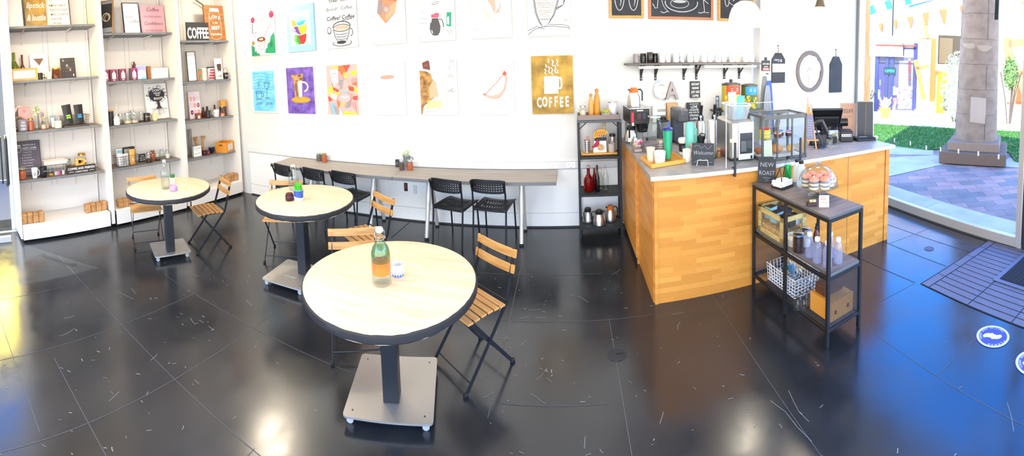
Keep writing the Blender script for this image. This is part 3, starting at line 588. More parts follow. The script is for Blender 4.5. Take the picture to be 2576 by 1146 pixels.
def sign(L, rz, w, h, label, draw=None, board='#ffffff', frame=None, fw=.012, t=.018, lean=0., name='sign', cat='sign', group=None, back=None):
    # bottom front edge at L, leaning back by `lean` degrees
    o = thing(name, label, cat, Vector(L)+Vector((0, 0, t*sin(radians(lean)))), rz, group, -radians(lean)); b = MB(); b.box((0, t/2, h/2), (w, t, h), board, .0015); b.build('board', o)
    if frame:
        b = MB()
        for c, d in (((-w/2+fw/2, t/2-.004, h/2), (fw, t+.012, h)), ((w/2-fw/2, t/2-.004, h/2), (fw, t+.012, h)), ((0, t/2-.004, fw/2), (w-2*fw, t+.012, fw)), ((0, t/2-.004, h-fw/2), (w-2*fw, t+.012, fw))): b.box(c, d, frame, .001)
        b.build('frame', o)
    if draw: b = MB(); b.face(w, h); b.n = .0008; draw(b); b.build('print', o)
    return o
def lines(b, rows, m=INK, bold=.0, shear=0., maxw=.86):
    for t, x, y, s, *_ in rows: b.text(t, x, y, s, m, bold, shear, maxw=maxw)
def wire_basket(L, rz, w, d, h, label, m, nx=9, nz=4, flare=1.1, name='wire_basket', cat='basket', group=None, wr=.0022, rim=None, back_h=None):
    o = thing(name, label, cat, L, rz, group); b = MB(); nd = max(3, int(nx*d/w))
    def q(k, z):
        f = 1+(flare-1)*z/h; return [(-w/2*f, -d/2*f, z), (w/2*f, -d/2*f, z), (w/2*f, d/2*f, z), (-w/2*f, d/2*f, z)]
    for i in range(nz+1):
        z = .004+(h-.004)*i/nz; b.tube(q(0, z), wr*(1.7 if i == nz else 1), m, 5, True)
    A, B_ = q(0, .004), q(0, h)
    for k in range(4):
        n = nx if k % 2 == 0 else nd; e = (k+1) % 4
        for i in range(n+1):
            f = i/n; p = [A[k][j]+(A[e][j]-A[k][j])*f for j in range(3)]; q2 = [B_[k][j]+(B_[e][j]-B_[k][j])*f for j in range(3)]; b.tube([p, q2], wr, m, 5)
    for i in range(nd+1): y = -d/2+d*i/nd; b.tube([(-w/2, y, .004), (w/2, y, .004)], wr, m, 5)
    for i in range(nx+1): x = -w/2+w*i/nx; b.tube([(x, -d/2, .004), (x, d/2, .004)], wr, m, 5)
    b.build('wire_frame', o); return o
def bag(L, rz, w, h, d, m, label, draw=None, lean=0., name='coffee_bag', cat='bag', group=None, lab=None, roll=0.):
    o = thing(name, label, cat, L, rz, group, -radians(lean)); b = MB(); rn = random.Random(int(w*1e4)); k = 9; R_ = []
    for i in range(k+1):
        z = h*i/k; f = (1-(i/k)**3); dd = d*(.08+.92*f)*(.75 if i == 0 else 1); ww = w*(1-.06*sin(pi*i/k))
        R_.append([(-ww/2, 0, z), (-ww/4, -dd/2*(.95+rn.uniform(-.1, .1)), z), (ww/4, -dd/2*(.95+rn.uniform(-.1, .1)), z), (ww/2, 0, z), (ww/4, dd/2, z), (-ww/4, dd/2, z)])
    vs = [p for r in R_ for p in r]; fs = [(i*6+j, i*6+(j+1) % 6, i*6+6+(j+1) % 6, i*6+6+j) for i in range(k) for j in range(6)]+[tuple(range(6))[::-1], tuple(range(k*6, k*6+6))]
    if roll: b.tr = Matrix.Rotation(roll, 4, 'Y')
    b.add(vs, fs, m); b.build('pouch', o, smooth=60)
    if draw: b = MB(); b.tr = Matrix.Rotation(roll, 4, 'Y') if roll else None; b.face(w*.9, h, o=(0, -d/2*1.02, 0)); draw(b); b.build('pouch_label', o)
    return o
# ================================================================ white shelving along the left wall
BAY = [(0., 1.30), (1.34, 2.56), (2.60, 3.68)]
BZ = [[2.905, 2.157, 1.46, .80], [2.77, 2.063, 1.415, .793], [2.64, 1.979, 1.35, .739]]
nm = ['nearest the entrance', 'in the middle', 'next to the corner']; od = ['topmost', 'second', 'third', 'lowest']; bn = ['left', 'middle', 'right']
for k, (s0, s1) in enumerate(BAY):
    w = s1-s0; o = thing('shelving_unit', f'white wall shelving unit with slotted back panel, {nm[k]}', 'shelving', SH.w(s0, 0), RS, 'white shelving units')
    b = MB()
    if k == 0: b.box((.012, .26, 1.77), (.024, .5, 3.44), 'panel_white', .003)
    else: b.box((-.0075, .26, 1.77), (.024, .5, 3.44), 'panel_white', .003)
    b.build('side_panel', o)
    b = MB(); b.box((w+.0075 if k < 2 else w-.012, .26, 1.77), (.024, .5, 3.44), 'panel_white', .003); b.build('side_panel', o)
    b = MB(); b.box((w/2, .507, 1.77), (w-.03, .012, 3.44), 'panel_white'); b.build('back_panel', o)
    b = MB(); b.box((w/2, .012, .13), (w-.06, .024, .19), 'panel_white', .002); b.box((w/2, .25, .222), (w-.06, .49, .02), 'panel_white', .003); b.box((w/2, .02, .205), (w-.06, .01, .006), '#c9b3ae'); b.build('base_deck', o)
    for x in (.03, w-.03): b = MB(); b.box((x, .06, .03), (.03, .05, .056), '#141414'); b.build('foot', o)
    for x in ((w*.44, w*.50, w-.06) if k < 2 else (w*.30, w*.35, w-.07)):
        b = MB(); b.box((x, .4985, 2.0), (.014, .005, 2.9), 'panel_white')
        for i in range(84): b.box((x, .4955, .62+i*.034), (.0045, .0012, .017), '#6b6663')
        b.build('slotted_strip', o)
    for j, z in enumerate(BZ[k]):
        o2 = thing('shelf_board', f'grey shelf board, {od[j]} of four in the {bn[k]} white shelving unit', 'shelf', SH.w(s0, 0, z), RS, 'grey shelf boards')
        b = MB(); b.box((w/2, .306, -.017), (w-.06, .366, .032), 'grey_board', .003); b.box((w/2, .306, -.0008), (w-.07, .358, .0012), 'board_top'); b.build('board', o2)
        for x in (w*.2, w*.72):
            b = MB(); b.prism([(.488, -.034), (.2, -.034), (.2, -.042), (.47, -.075), (.488, -.075)], x-.004, x+.004, '#e8e4df,.4', 'x'); b.tube([(x, .485, -.07), (x, .486, -.22)], .005, '#dcd6d0', 6); b.box((x, .487, -.225), (.006, .006, .006), '#8a8580'); b.build('bracket', o2)
def on(bay, sh, px, py, d=.3):
    a = SH.hit(px, py, d); return SH.w(a[0], d, BZ[bay][sh]+.0012)
def ledge(px, py, d): a = SH.hit(px, py, d); return SH.w(a[0], d, .2335)
# --- left unit, top board
L = SH.w(.052, .40, BZ[0][0]+.0012); k = K(L); sign(L, RS, .05, 62*k, 'orange board half cut off at the far left end of the top shelf', None, '#d9953e', lean=6)
L = SH.w(.175, .33, BZ[0][0]+.0012); k = K(L); sign(L, RS, .235, 80*k, 'blank white letter board in dark frame beside the gold hustle sign', lambda b: [b.rect(.8, .1+i*.3, .82, .11+i*.3, '#9a8f80') for i in range(3)], '#f0eee6', '#4a3c30', .014, lean=6)
def d_hustle(b): lines(b, [('lipstick', .5, .58, .24, '#f7f1dd'), ('& hustle', .5, .2, .26, '#f7f1dd')], '#f7f1dd,.5', .012, .25)
L = on(0, 0, 92, 54, .30); k = K(L); sign(L, RS, 56*k, 86*k, 'gold sign with white lipstick and hustle lettering', d_hustle, 'gold_leaf', lean=6)
def d_menu(b): lines(b, [(t, .06+.0, .78-i*.145, .085) for i, t in enumerate(())]); [b.text(t, .16+i*.025, .62-i*.135, .095, '#3b342c', .006, align='LEFT', sp=1.15, maxw=.7) for i, t in enumerate(('AMERICANO', 'CAPPUCCINO', 'MACCHIATO', 'LATTE', 'IRISH'))]
L = on(0, 0, 148, 57, .37); k = K(L); sign(L, RS, 64*k, 86*k, 'white sign listing americano, cappuccino, macchiato, latte and irish', d_menu, '#f3efe2', '#3c3026', .012, lean=6)
# --- left unit, second board
L = on(0, 1, 19, 190, .38); k = K(L); bottle(L, 76*k, 14*k, 'green_glass', None, 'large green glass bottle behind the wooden name box', shoulder=.42, neck=.3)
L = on(0, 1, 58, 190, .42); k = K(L); bottle(L, 66*k, 8*k, 'amber_glass', '#5a3a18', 'slim amber glass bottle beside the large green bottle', 'tea', .3, .4, .32, caph=.05)
def d_box(b): b.rect(.1, .18, .9, .82, '#f2ede2'); b.text('RISE & GRIND', .5, .4, .3, '#b9b0a2', -.01, maxw=.6)
L = on(0, 1, 45, 192, .2); k = K(L); sign(L, RS, 70*k, 31*k, 'light wooden box frame with pale hand lettering', d_box, 'bamboo', t=.06)
def d_cup(b): b.poly([(.2, .82), (.78, .82), (.5, .55)], '#7a5232'); b.line([(.5, .55), (.52, .15)], .012, '#c9c6c2'); b.line([(.2, .82), (.5, .55), (.78, .82)], .008, '#555', True); b.poly([(.62, .06), (.72, .1), (.8, .05), (.9, .11), (.85, .03)], '#55504c')
M['#555'] = mat('#555555')
L = on(0, 1, 101, 190, .42); k = K(L); sign(L, RS, 46*k, 66*k, 'white print of a brown cocktail glass leaning at the shelf back', d_cup, '#f4f3f0', lean=9)
L = on(0, 1, 100, 192, .27); k = K(L); mug(L, 17*k, 8*k, '#17171d,.3', 'small navy black mug in front of the cocktail glass print', RS, handle=0)
L = on(0, 1, 124, 193, .27); k = K(L); b = MB(); b.lathe([(0, .001), (6*k, .001), (8*k, 19*k), (7.4*k, 19*k), (5.6*k, .004), (0, .004)], '#e6d9c6'); solo('tumbler', 'cream paper tumbler between the navy mug and the gold lidded jar', 'cup', b, L)
L = on(0, 1, 142, 193, .28); k = K(L); jar(L, 27*k, 12*k, None, 'gold', 'round glass jar with gold lid beside the LOVE sign', gl='amber_glass')
def d_love(b):
    for i in range(5):
        for j in range(5): b.text('QWRTYPSDFG'[(i*3+j) % 10], .14+j*.18, .84-i*.185, .10, '#6a6466', 0)
    for t, x, y in (('L', .2, .83), ('O', .42, .56), ('V', .62, .33), ('E', .82, .08)): b.text(t, x, y, .15, '#f4f2ee', .02)
    b.text('coffee', .5, .45, .12, '#b5752e', 0, .4)
L = on(0, 1, 174, 194, .36); k = K(L); sign(L, RS, 38*k, 51*k, 'charcoal letter sign spelling LOVE diagonally', d_love, '#3a3538', lean=7)
# --- left unit, third board
def letter(L, rz, ch, h, w, depth, face_m, edge_m, label, lean=0., name='marquee_letter', cat='letter', bold=.012, draw=None, group=None):
    vs, fs = textmesh(ch, bold, 0, 'CENTER', 1.); x0, x1 = min(p[0] for p in vs), max(p[0] for p in vs); y0, y1 = min(p[1] for p in vs), max(p[1] for p in vs)
    P = [((x-x0)/(x1-x0)*w-w/2, (y-y0)/(y1-y0)*h) for x, y in vs]; cnt = {}
    for f in fs:
        for i in range(len(f)): e = (f[i], f[(i+1) % len(f)]); cnt[e] = 1
    side = [e for e in cnt if (e[1], e[0]) not in cnt]; o = thing(name, label, cat, L, rz, group, -radians(lean)); n = len(P); b = MB()
    b.add([(x, 0, z) for x, z in P]+[(x, depth, z) for x, z in P], [tuple(k+n for k in f)[::-1] for f in fs]+[(a, a+n, c+n, c) for a, c in side], edge_m); b.build('letter_side', o)
    b = MB(); b.add([(x, -.0006, z) for x, z in P], fs, face_m)
    if draw: b.face(w, h); draw(b)
    b.build('letter_face', o); return o
L = on(0, 2, 18, 325, .43); k = K(L); letter(L, RS, 'O', 62*k, 42*k, .05, '#e6e0d8', '#cfc8be', 'big white letter standing at the left end of the third shelf', 5)
L = on(0, 2, 36, 320, .30); k = K(L); b = MB(); b.tube([(cos(a/10*pi)*13*k, 0, 16*k+sin(a/10*pi)*15*k) for a in range(20)], 3.0*k, '#8a7a68', 8, True); solo('wooden_ring', 'grey brown ring behind the grey slogan mug', 'ring', b, L+Vector((0, 0, .016)), RS)
L = on(0, 2, 64, 322, .33); k = K(L); letter(L, RS, 'I', 58*k, 30*k, .05, '#e3a7a4', '#caa28c', 'pink floral letter with serifs behind the spice jar', 4, draw=lambda b: [b.ell(.5+.1*(i % 2), .1+.18*i, .13, .06, c) for i, c in enumerate(('#d98a92', '#eec4b4', '#d9a26a', '#e7b6be', '#c97f86'))]+[b.rect(0, .93, 1, 1, '#d79a92'), b.rect(0, 0, 1, .07, '#d79a92')])
def d_slog(b): lines(b, [('THE', .5, .72, .16, 0), ('STRUGGLE', .5, .45, .2, 0), ('IS REAL', .5, .18, .2, 0)], '#f0ecf0', .02, 0, .5)
L = on(0, 2, 36, 326, .20); k = K(L); mug(L, 29*k, 13*k, '#8b8591,.4', 'grey mug with white slogan and handle to the left', RS, d_slog, handle=pi)
L = on(0, 2, 79, 325, .18); k = K(L); jar(L, 31*k, 8.*k, 'chili', 'gold', 'jar of red spice with gold lid beside the flower vase', .95)
L = on(0, 2, 94, 325, .28); k = K(L); o = bottle(L, 36*k, 8*k, 'glass', None, 'ribbed glass vase holding yellow and white flowers', shoulder=.45, neck=.55, name='flower_vase'); o['category'] = 'vase'
b = MB(); rn = random.Random(3)
for i in range(16): a = rn.uniform(0, 6.3); r_ = rn.uniform(2, 9)*k; b.blob((cos(a)*r_, sin(a)*r_, (34+rn.uniform(0, 22))*k), (3.2*k, 3.2*k, 2.6*k), rn.choice(('#e8d878', '#f1ecc8', '#a9bf8a', '#8fae78', '#efe6a6')), 7, 5, .002)
b.build('flowers', o)
L = on(0, 2, 112, 322, .40); k = K(L); letter(L, RS, 'R', 46*k, 24*k, .03, '#d3c4b8', '#bfb2a6', 'pale wire letter behind the little corked bottles', 4, bold=.0)
L = on(0, 2, 110, 322, .28); k = K(L); bottle(L, 26*k, 7.5*k, 'glass', 'gold', 'stubby glass bottle of pink salt with gold cap', '#dcbcae', .4, .5, .4)
L = on(0, 2, 119, 321, .30); k = K(L); bottle(L, 27*k, 5*k, 'glass', 'gold', 'thin glass vial with gold cap beside the pink salt bottle', '#d8a088', .35, .55, .5)
L = on(0, 2, 137, 320, .36); k = K(L); sign(L, RS, 14*k, 30*k, 'blue and white card tucked behind the white candle', lambda b: b.rect(.05, .0, .62, .8, '#ecebea'), '#7d9ab0', lean=14, t=.004, name='card', cat='card')
L = on(0, 2, 147, 322, .20); k = K(L); o = jar(L, 25*k, 10*k, '#f1ead6', None, 'white candle in a clear glass tumbler on the third shelf', .9, name='candle', cat='candle', neck=1.)
L = on(0, 2, 189, 319, .26); k = K(L); b = MB(); b.box((0, 0, .008), (66*k, .2, .015), '#5b5353', .004); solo('slate_tray', 'dark slate tray under the basket of coffee bags', 'tray', b, L, RS)
Lb = L+Vector((0, 0, .017)); wire_basket(Lb, RS, 62*k, .17, 24*k, 'dark wire basket holding two black coffee bags', '#3c3836,.4', 9, 4, 1.12)
for px, h, roll, t, c, col in ((175, 50, -.1, 'black coffee bag with green label leaning left in the basket', '#8fc23a', '#17181a,.35'), (202, 48, -.03, 'black coffee bag with blue label in the basket', '#2a93d6', '#141517,.35')):
    a = SH.hit(px, 310, .26); bag(SH.w(a[0], .265, Lb.z+.014), RS, 24*k, h*k, .045, col, t, (lambda c: (lambda b: b.rect(.25, .28, .75, .48, c)))(c), 8, roll=roll)
# --- left unit, lowest board
def d_recipe(b):
    lines(b, [('RECIPE FOR A', .6, .86, .06, 0), ('HAPPY HOME', .6, .77, .07, 0)], CHK, .012, 0, .6); b.line([(.36, .74), (.85, .74)], .008, CHK)
    for i, t in enumerate(('4 cups of love', '2 cups of family', '1 cup of forgiveness', '2 cups of friendship', '5 spoons of hope', '1 spoon of tenderness', 'a barrel of laughter', 'bake with sunshine')): b.text(t, .52-.04*(i % 3), .66-i*.078, .045, CHK, 0, .2, maxw=.72)
    b.ell(.2, .76, .085, .075, CHK, .008); b.poly(b.arc(.2, .86, .1, .045, 0, 180, 8), CHK); b.rect(.13, .81, .27, .835, CHK)
L = on(0, 3, 72, 440, .40); k = K(L); sign(L, RS, 68*k, 86*k, 'purple chalk sign headed recipe for a happy home', d_recipe, '#57505f', '#463f4e', .006, lean=9)
L = on(0, 3, 57, 450, .20); k = K(L); jar(L, 29*k, 10*k, 'chili', '#b9b2a8,.4,.6', 'jar of orange red spice in front of the purple recipe sign', .95)
def d_logo(b): b.ell(.42, .5, .12, .2, INK, .04); b.text('est', .42, .42, .14, INK, 0)
L = on(0, 3, 88, 445, .20); k = K(L); mug(L, 25*k, 8.5*k, WHT, 'white mug with small round print before the purple sign', RS, d_logo, taper=.8)
L = on(0, 3, 110, 442, .18); k = K(L); mug(L, 26*k, 9.5*k, BLK, 'black mug with white letters beside the cream topped rack', RS, lambda b: b.text('CO', .6, .6, .2, WHT, .02), handle=pi*.5, taper=.85)
L = on(0, 3, 139, 437, .31); k = K(L); o = thing('tabletop_organizer', 'cream wooden tray on a black wire rack with coffee pods below', 'organizer', L, RS); b = MB()
for c, d in (((0, 0, 27*k), (58*k, .16, .006)), ((0, -.08, 31*k), (58*k, .008, 9*k)), ((0, .08, 31*k), (58*k, .008, 9*k)), ((-29*k, 0, 31*k), (.008, .16, 9*k)), ((29*k, 0, 31*k), (.008, .16, 9*k))): b.box(c, d, '#e8d2c2', .002)
b.build('tray', o); b = MB()
for x in (-26*k, 26*k):
    for y in (-.07, .07): b.tube([(x, y, 0), (x, y, 26*k)], .003, '#2d2a2a', 6)
for z in (10*k, 20*k): b.tube([(-26*k, .07, z), (26*k, .07, z)], .002, '#2d2a2a', 6)
b.build('wire_frame', o)
L = on(0, 3, 128, 437, .25); k = K(L); jar(L, 20*k, 7*k, '#d99a2e', None, 'small open glass jar with amber bottom under the cream tray', .25, neck=1.)
for i, (px, c) in enumerate(((141, '#b9b3bb'), (147, '#c47a94'), (153, '#8a3c60'), (159, '#e6e0e6'))):
    L = on(0, 3, px, 436, .24); k = K(L); b = MB(); b.lathe([(0, .001), (4*k, .001), (5*k, 8*k), (5.6*k, 8.5*k), (0, 9*k)], c, n=14); solo('coffee_pod', ('grey', 'pink', 'plum', 'white')[i]+' coffee pod under the cream tray rack', 'coffee pod', b, L, group='coffee pods')
L = on(0, 3, 172, 430, .44); k = K(L); jar(L, 30*k, 8*k, None, 'chrome', 'tall clear jar with metal lid behind the brown bowl candle')
L = on(0, 3, 180, 433, .29); k = K(L); jar(L, 17*k, 11*k, '#8a4a28', None, 'short brown bowl candle behind the coffee and friends sign', 1., gl='amber_glass', neck=1., name='candle', cat='candle')
L = on(0, 3, 208, 430, .36); k = K(L); jar(L, 42*k, 11*k, 'beans', 'gold', 'tall coffee jar with gold lid behind the yellow letter', .8)
L = on(0, 3, 207, 432, .26); k = K(L); letter(L, RS, 'B', 34*k, 33*k, .035, '#e0a13a', '#c58a2c', 'yellow marquee letter dotted with bulbs', draw=lambda b: [b.ell(x, y, .045, .05, '#f6e6b8', n=10) for x, y in ((.12, .92), (.4, .93), (.12, .7), (.12, .5), (.12, .3), (.12, .08), (.5, .52), (.45, .07), (.82, .72), (.85, .28))])
def d_cf(b): b.text('COFFEE AND FRIENDS', .5, .52, .42, '#ece9e4', .02, maxw=.93); b.text('A PERFECT BLEND', .5, .12, .28, '#ece9e4', .01, maxw=.45); b.line([(.07, .2), (.15, .28), (.23, .2)], .05, '#ece9e4'); b.line([(.77, .2), (.85, .28), (.93, .2)], .05, '#ece9e4')
L = on(0, 3, 206, 438, .17); k = K(L); sign(L, RS, 76*k, 18*k, 'long black block sign reading coffee and friends', d_cf, '#2b2829', t=.035)
# --- parcels on the bottom decks
def sleeves(px, py, d, w, h, n, label, turn=0.):
    L = ledge(px, py, d); k = K(L); o = thing('sleeve_bundle', label, 'sleeves', L, RS+turn, 'cardboard bundles on the bottom ledges'); rn = random.Random(int(px))
    for i in range(n): b = MB(); b.box((-w*k/2+(i+.5)*w*k/n, rn.uniform(-.01, .01), h*k/2*(1+.04*(i % 2))), (w*k/n*.98, .12, h*k*(1+.04*(i % 2))), 'kraft', .012); b.build('sleeve', o)
sleeves(79, 560, .1, 58, 24, 4, 'brown kraft bundle at the left end of the bottom ledge'); sleeves(249, 525, .17, 56, 20, 4, 'brown kraft bundle at the right end of the left bottom ledge')
sleeves(314, 517, .13, 40, 19, 3, 'brown kraft bundle behind the first round table'); sleeves(592, 457, .14, 36, 17, 3, 'brown kraft bundle at the right end beside the corner', .1)
# --- middle unit, top board
def d_pic(b): b.rect(.06, .04, .94, .18, '#8d9397'); b.ell(.45, .5, .3, .12, '#d9d6cf', .02); b.ell(.5, .48, .18, .1, '#c8a868', .02); b.rect(.06, .9, .94, .98, '#8d9397')
L = on(1, 0, 268, 72, .25); k = K(L); sign(L, RS-radians(48), 34*k, 86*k, 'dark picture in thin gold frame turned sideways on the top shelf', d_pic, '#26272a', '#b98a4e', .008, lean=8)
def d_first(b): b.text('BUT FIRST,', .42, .52, .06, '#4a4a4a', -.003, maxw=.5); b.text('coffee', .62, .36, .15, '#333333', -.012, .45, maxw=.62)
L = on(1, 0, 334, 76, .33); k = K(L); sign(L, RS, 46*k, 80*k, 'white print but first coffee in a thin black frame', d_first, '#f4f3f1', '#23232a', .009, lean=5)
def d_conf(b):
    for i in range(1, 5): b.line([(0, i/5), (1, i/5)], .004, '#c98f9a')
    lines(b, [('Coffee', .5, .78, .19, 0), ('Confidence', .5, .3, .16, 0)], '#4a2c3c', -.006, .3, .82); lines(b, [('IN ONE HAND', .5, .56, .10, 0), ('IN THE OTHER', .5, .07, .10, 0)], '#8a5a68', -.008, 0, .82)
L = on(1, 0, 398, 83, .30); k = K(L); sign(L, RS, 66*k, 72*k, 'pink wooden sign about coffee in one hand, confidence in the other', d_conf, '#dba7b0', t=.03, lean=4)
# --- middle unit, second board
for i, (px, t) in enumerate(((264, 'first'), (285, 'second'), (308, 'third'), (336, 'fourth'))):
    L = on(1, 1, px, 196, .24); k = K(L); o = thing('gift_tin', f'plum printed gift box with a domed label, {t} from the left in the row', 'tin', L, RS, 'plum gift boxes in a row'); b = MB(); b.box((0, 0, 15*k), (18*k, .07, 30*k), '#7d2a4c,.35', .002); b.box((-9.3*k, .0, 15*k), (.6*k, .066, 28*k), '#5f5a5c'); b.build('tin_body', o)
    b = MB(); b.face(17*k, 30*k, o=(0, -.0352, 0)); b.poly([(.2, .2), (.8, .2), (.8, .62), (.5, .88), (.2, .62)], '#ece3e6'); b.rect(.1, .9, .9, .97, '#c8507c'); b.text('cocoa', .5, .5, .12, '#5a2038', 0, .2, maxw=.5); b.rect(.3, .06, .7, .14, '#d9c9cf'); b.build('tin_label', o)
L = on(1, 1, 338, 195, .42); k = K(L); o = thing('ornament', 'dark red cone with a little loop on top behind the gift boxes', 'ornament', L, RS); b = MB(); b.lathe([(0, .001), (13*k, .001), (12.5*k, 10*k), (6*k, 34*k), (1.6*k, 44*k), (0, 48*k)], '#5a2626,.5'); b.build('cone', o); b = MB(); b.tube([(cos(a/8*pi)*4*k-4*k, 0, 40*k+sin(a/8*pi)*5*k) for a in range(16)], .6*k, '#3a2020', 6, True); b.build('loop', o)
def d_pastel(b): b.rect(.05, .05, .95, .5, '#9fd0ee'); b.rect(.05, .5, .95, .95, '#a7a4ea'); b.ell(.5, .45, .4, .22, '#f6f4fa'); b.rect(.05, .05, .95, .3, '#f0f4fb'); b.rect(.4, .02, .95, .16, '#7cc4e6')
L = on(1, 1, 358, 197, .27); k = K(L); sign(L, RS, 25*k, 36*k, 'pastel blue and lilac pouch leaning beside the gift boxes', d_pastel, '#b7d6f0', lean=8, name='pouch', cat='pouch', t=.03)
L = on(1, 1, 375, 195, .31); k = K(L); b = MB(); b.box((0, 0, 16*k), (10*k, .05, 32*k), 'sign_wood', .002); b.box((3*k, -.026, 16*k), (.8*k, .004, 31*k), '#c99a56'); solo('wood_block', 'narrow upright wood block behind the white relax sign', 'block', b, L, RS)
L = on(1, 1, 403, 197, .29); k = K(L); sign(L, RS, 48*k, 26*k, 'small white block sign with faint grey lettering', lambda b: b.text('RELAX', .5, .45, .22, '#bcb8b4', -.01, sp=1.3, maxw=.45), '#f3f2f0', t=.035)
# --- middle unit, third board
L = on(1, 2, 279, 311, .30); k = K(L); o = thing('canister', 'tall matte black canister with a wooden lid', 'canister', L, RS); b = MB(); b.lathe([(0, .001), (8.5*k, .001), (8.5*k, 35*k), (0, 35*k)], '#26272b,.45'); b.build('canister_body', o); b = MB(); b.lathe([(8.7*k, 35*k), (8.7*k, 38*k), (0, 38.5*k)], 'bamboo'); b.build('lid', o)
L = on(1, 2, 294, 312, .22); k = K(L); o = bottle(L, 26*k, 8*k, '#efeeec,.4', None, 'white bottle with two thin reed sticks', shoulder=.6, neck=.35, name='reed_diffuser'); o['category'] = 'diffuser'
b = MB(); [b.tube([(x*k, 0, 10*k), (x*1.6*k, .005, 56*k)], .7*k, '#d9d2ca', 6) for x in (-2, 2)]; b.build('reed', o)
for px, py, h, r, f, lv, d, t in ((304, 310, 25, 7, '#7a6452', .5, .3, 'jar half full of brown powder beside the reed bottle'), (322, 311, 27, 9.5, 'sugar', .35, .24, 'round jar with a little sugar, centre of the third shelf'), (334, 309, 29, 7, None, .2, .36, 'taller empty glass jar at the back of the jar group'), (339, 310, 27, 9.5, '#e0c0a8', .28, .24, 'round jar with pinkish sugar at the bottom'), (356, 305, 25, 7, '#3a2018', .12, .32, 'clear jar with a layer of coffee beside the black mug')):
    L = on(1, 2, px, py, d); k = K(L); jar(L, h*k, r*k, f, 'chrome', t, lv, group='glass jars')
L = on(1, 2, 370, 306, .24); k = K(L); mug(L, 21*k, 8.5*k, '#1f1719,.3', 'black mug with cream script before the roots sign', RS, lambda b: b.text('latte', .35, .55, .26, '#d9c9b0', 0, .4))
L = on(1, 2, 390, 306, .24); k = K(L); b = MB(); b.lathe([(0, .001), (5.6*k, .001), (5.6*k, 18*k), (4.6*k, 18.6*k), (4.4*k, 16.5*k), (0, 16.2*k)], '#e8cf92,.5'); solo('pillar_candle', 'cream pillar candle beside the black script mug', 'candle', b, L)
def d_roots(b):
    for i in range(1, 7): b.line([(0, i/7), (1, i/7)], .004, '#c6c4c2')
    rn = random.Random(2); b.ell(.52, .68, .36, .19, '#26272b')
    for i in range(110): a = rn.uniform(0, 6.3); r_ = rn.uniform(.85, 1.25); b.ell(.52+cos(a)*.38*r_, .69+sin(a)*.21*r_, .018, .011, '#26272b', n=5)
    lines(b, [("DON'T", .52, .77, .10, 0), ('FORGET', .52, .70, .06, 0), ('YOUR', .52, .645, .05, 0), ('ROOTS', .55, .54, .09, 0)], '#f4f3f1', .018, 0, .5)
    b.poly([(.47, .52), (.58, .52), (.6, .36), (.68, .29), (.40, .29), (.47, .36)], '#26272b')
    for i in range(11):
        x, y = .44+i*.02, .3; a = radians(200+i*14); P = [(x, y)]
        for s in range(4): a += rn.uniform(-.4, .4); x += cos(a)*.075; y += sin(a)*.05; P.append((x, y))
        b.line(P, .007, '#26272b')
L = on(1, 2, 402, 301, .36); k = K(L); sign(L, RS, 62*k, 90*k, "white plank sign with black tree reading don't forget your roots", d_roots, '#eceae7', t=.03, lean=7)
# --- middle unit, lowest board
L = on(1, 3, 318, 413, .25); k = K(L); wire_basket(L, RS, 52*k, .18, 26*k, 'dark wire basket full of patterned coffee bags', '#5a5658,.4', 8, 4, 1.12)
for px, d, w, h, m_, t, dr, rl in ((302, .30, 17, 40, '#eceff0', 'white box bag with pale blue top standing in the wire basket', lambda b: [b.rect(0, .78, 1, .95, '#7ab4c8')]+[b.rect(.1+.2*i, .1+.15*((i*2) % 3), .22+.2*i, .2+.15*((i*2) % 3), '#3a3a40') for i in range(4)], 0), (311, .205, 28, 30, '#c9c9cc,.3,.2', 'silver bag covered with black writing lying at the basket front', lambda b: [b.text(t2, .5, .7-.16*i, .16, INK, 0, .2, maxw=.8) for i, t2 in enumerate(('medium', 'roast', 'ground', 'coffee'))], .05), (334, .22, 15, 38, '#dfa03c,.4', 'orange coffee bag with round white emblem in the basket', lambda b: b.ell(.5, .3, .2, .12, '#f0ead8'), .03), (322, .305, 16, 38, '#8a847e,.4', 'grey brown bag at the back of the basket', None, 0)):
    a = SH.hit(px, 410, d); bag(SH.w(a[0], d, L.z+.008), RS, w*k, h*k, .04, m_, t, dr, 3, roll=rl*.4)
L = on(1, 3, 326, 402, .44); k = K(L); sign(L, RS, 30*k, 38*k, 'dark speaker shaped box behind the wire basket of bags', lambda b: [b.rect(.1, .75+.06*i, .9, .77+.06*i, '#6a6a72') for i in range(3)], '#2c2c33', t=.05, name='box', cat='box')
L = on(1, 3, 359, 404, .30); k = K(L); sign(L, RS, 18*k, 20*k, 'small black block sign with white script about coffee', lambda b: lines(b, [('better', .5, .72, .2, 0), ('days start', .5, .46, .2, 0), ('with coffee', .5, .2, .22, 0)], '#ecebe8', 0, .2), '#232326', t=.03)
for px, py, h, r, f, lv, d, t, ld in ((376, 408, 26, 8, 'beans', .45, .2, 'jar of brown coffee grounds nearest the front of the lowest middle shelf', 'chrome'), (385, 404, 25, 7, 'chili', .95, .29, 'jar packed with red brown spice behind the coffee grounds jar', 'copper'), (398, 403, 25, 6.6, 'beans', .25, .22, 'open clear jar with a little coffee at its bottom', None), (408, 398, 21, 7., None, 0, .36, 'empty clear jar with pale lid on the lowest middle shelf', 'frosted'), (422, 399, 20, 6.2, '#e6e0da', .7, .28, 'small jar of white powder at the right end of the jars', 'chrome')):
    L = on(1, 3, px, py, d); k = K(L); jar(L, h*k, r*k, f, ld, t, lv, group='glass jars')
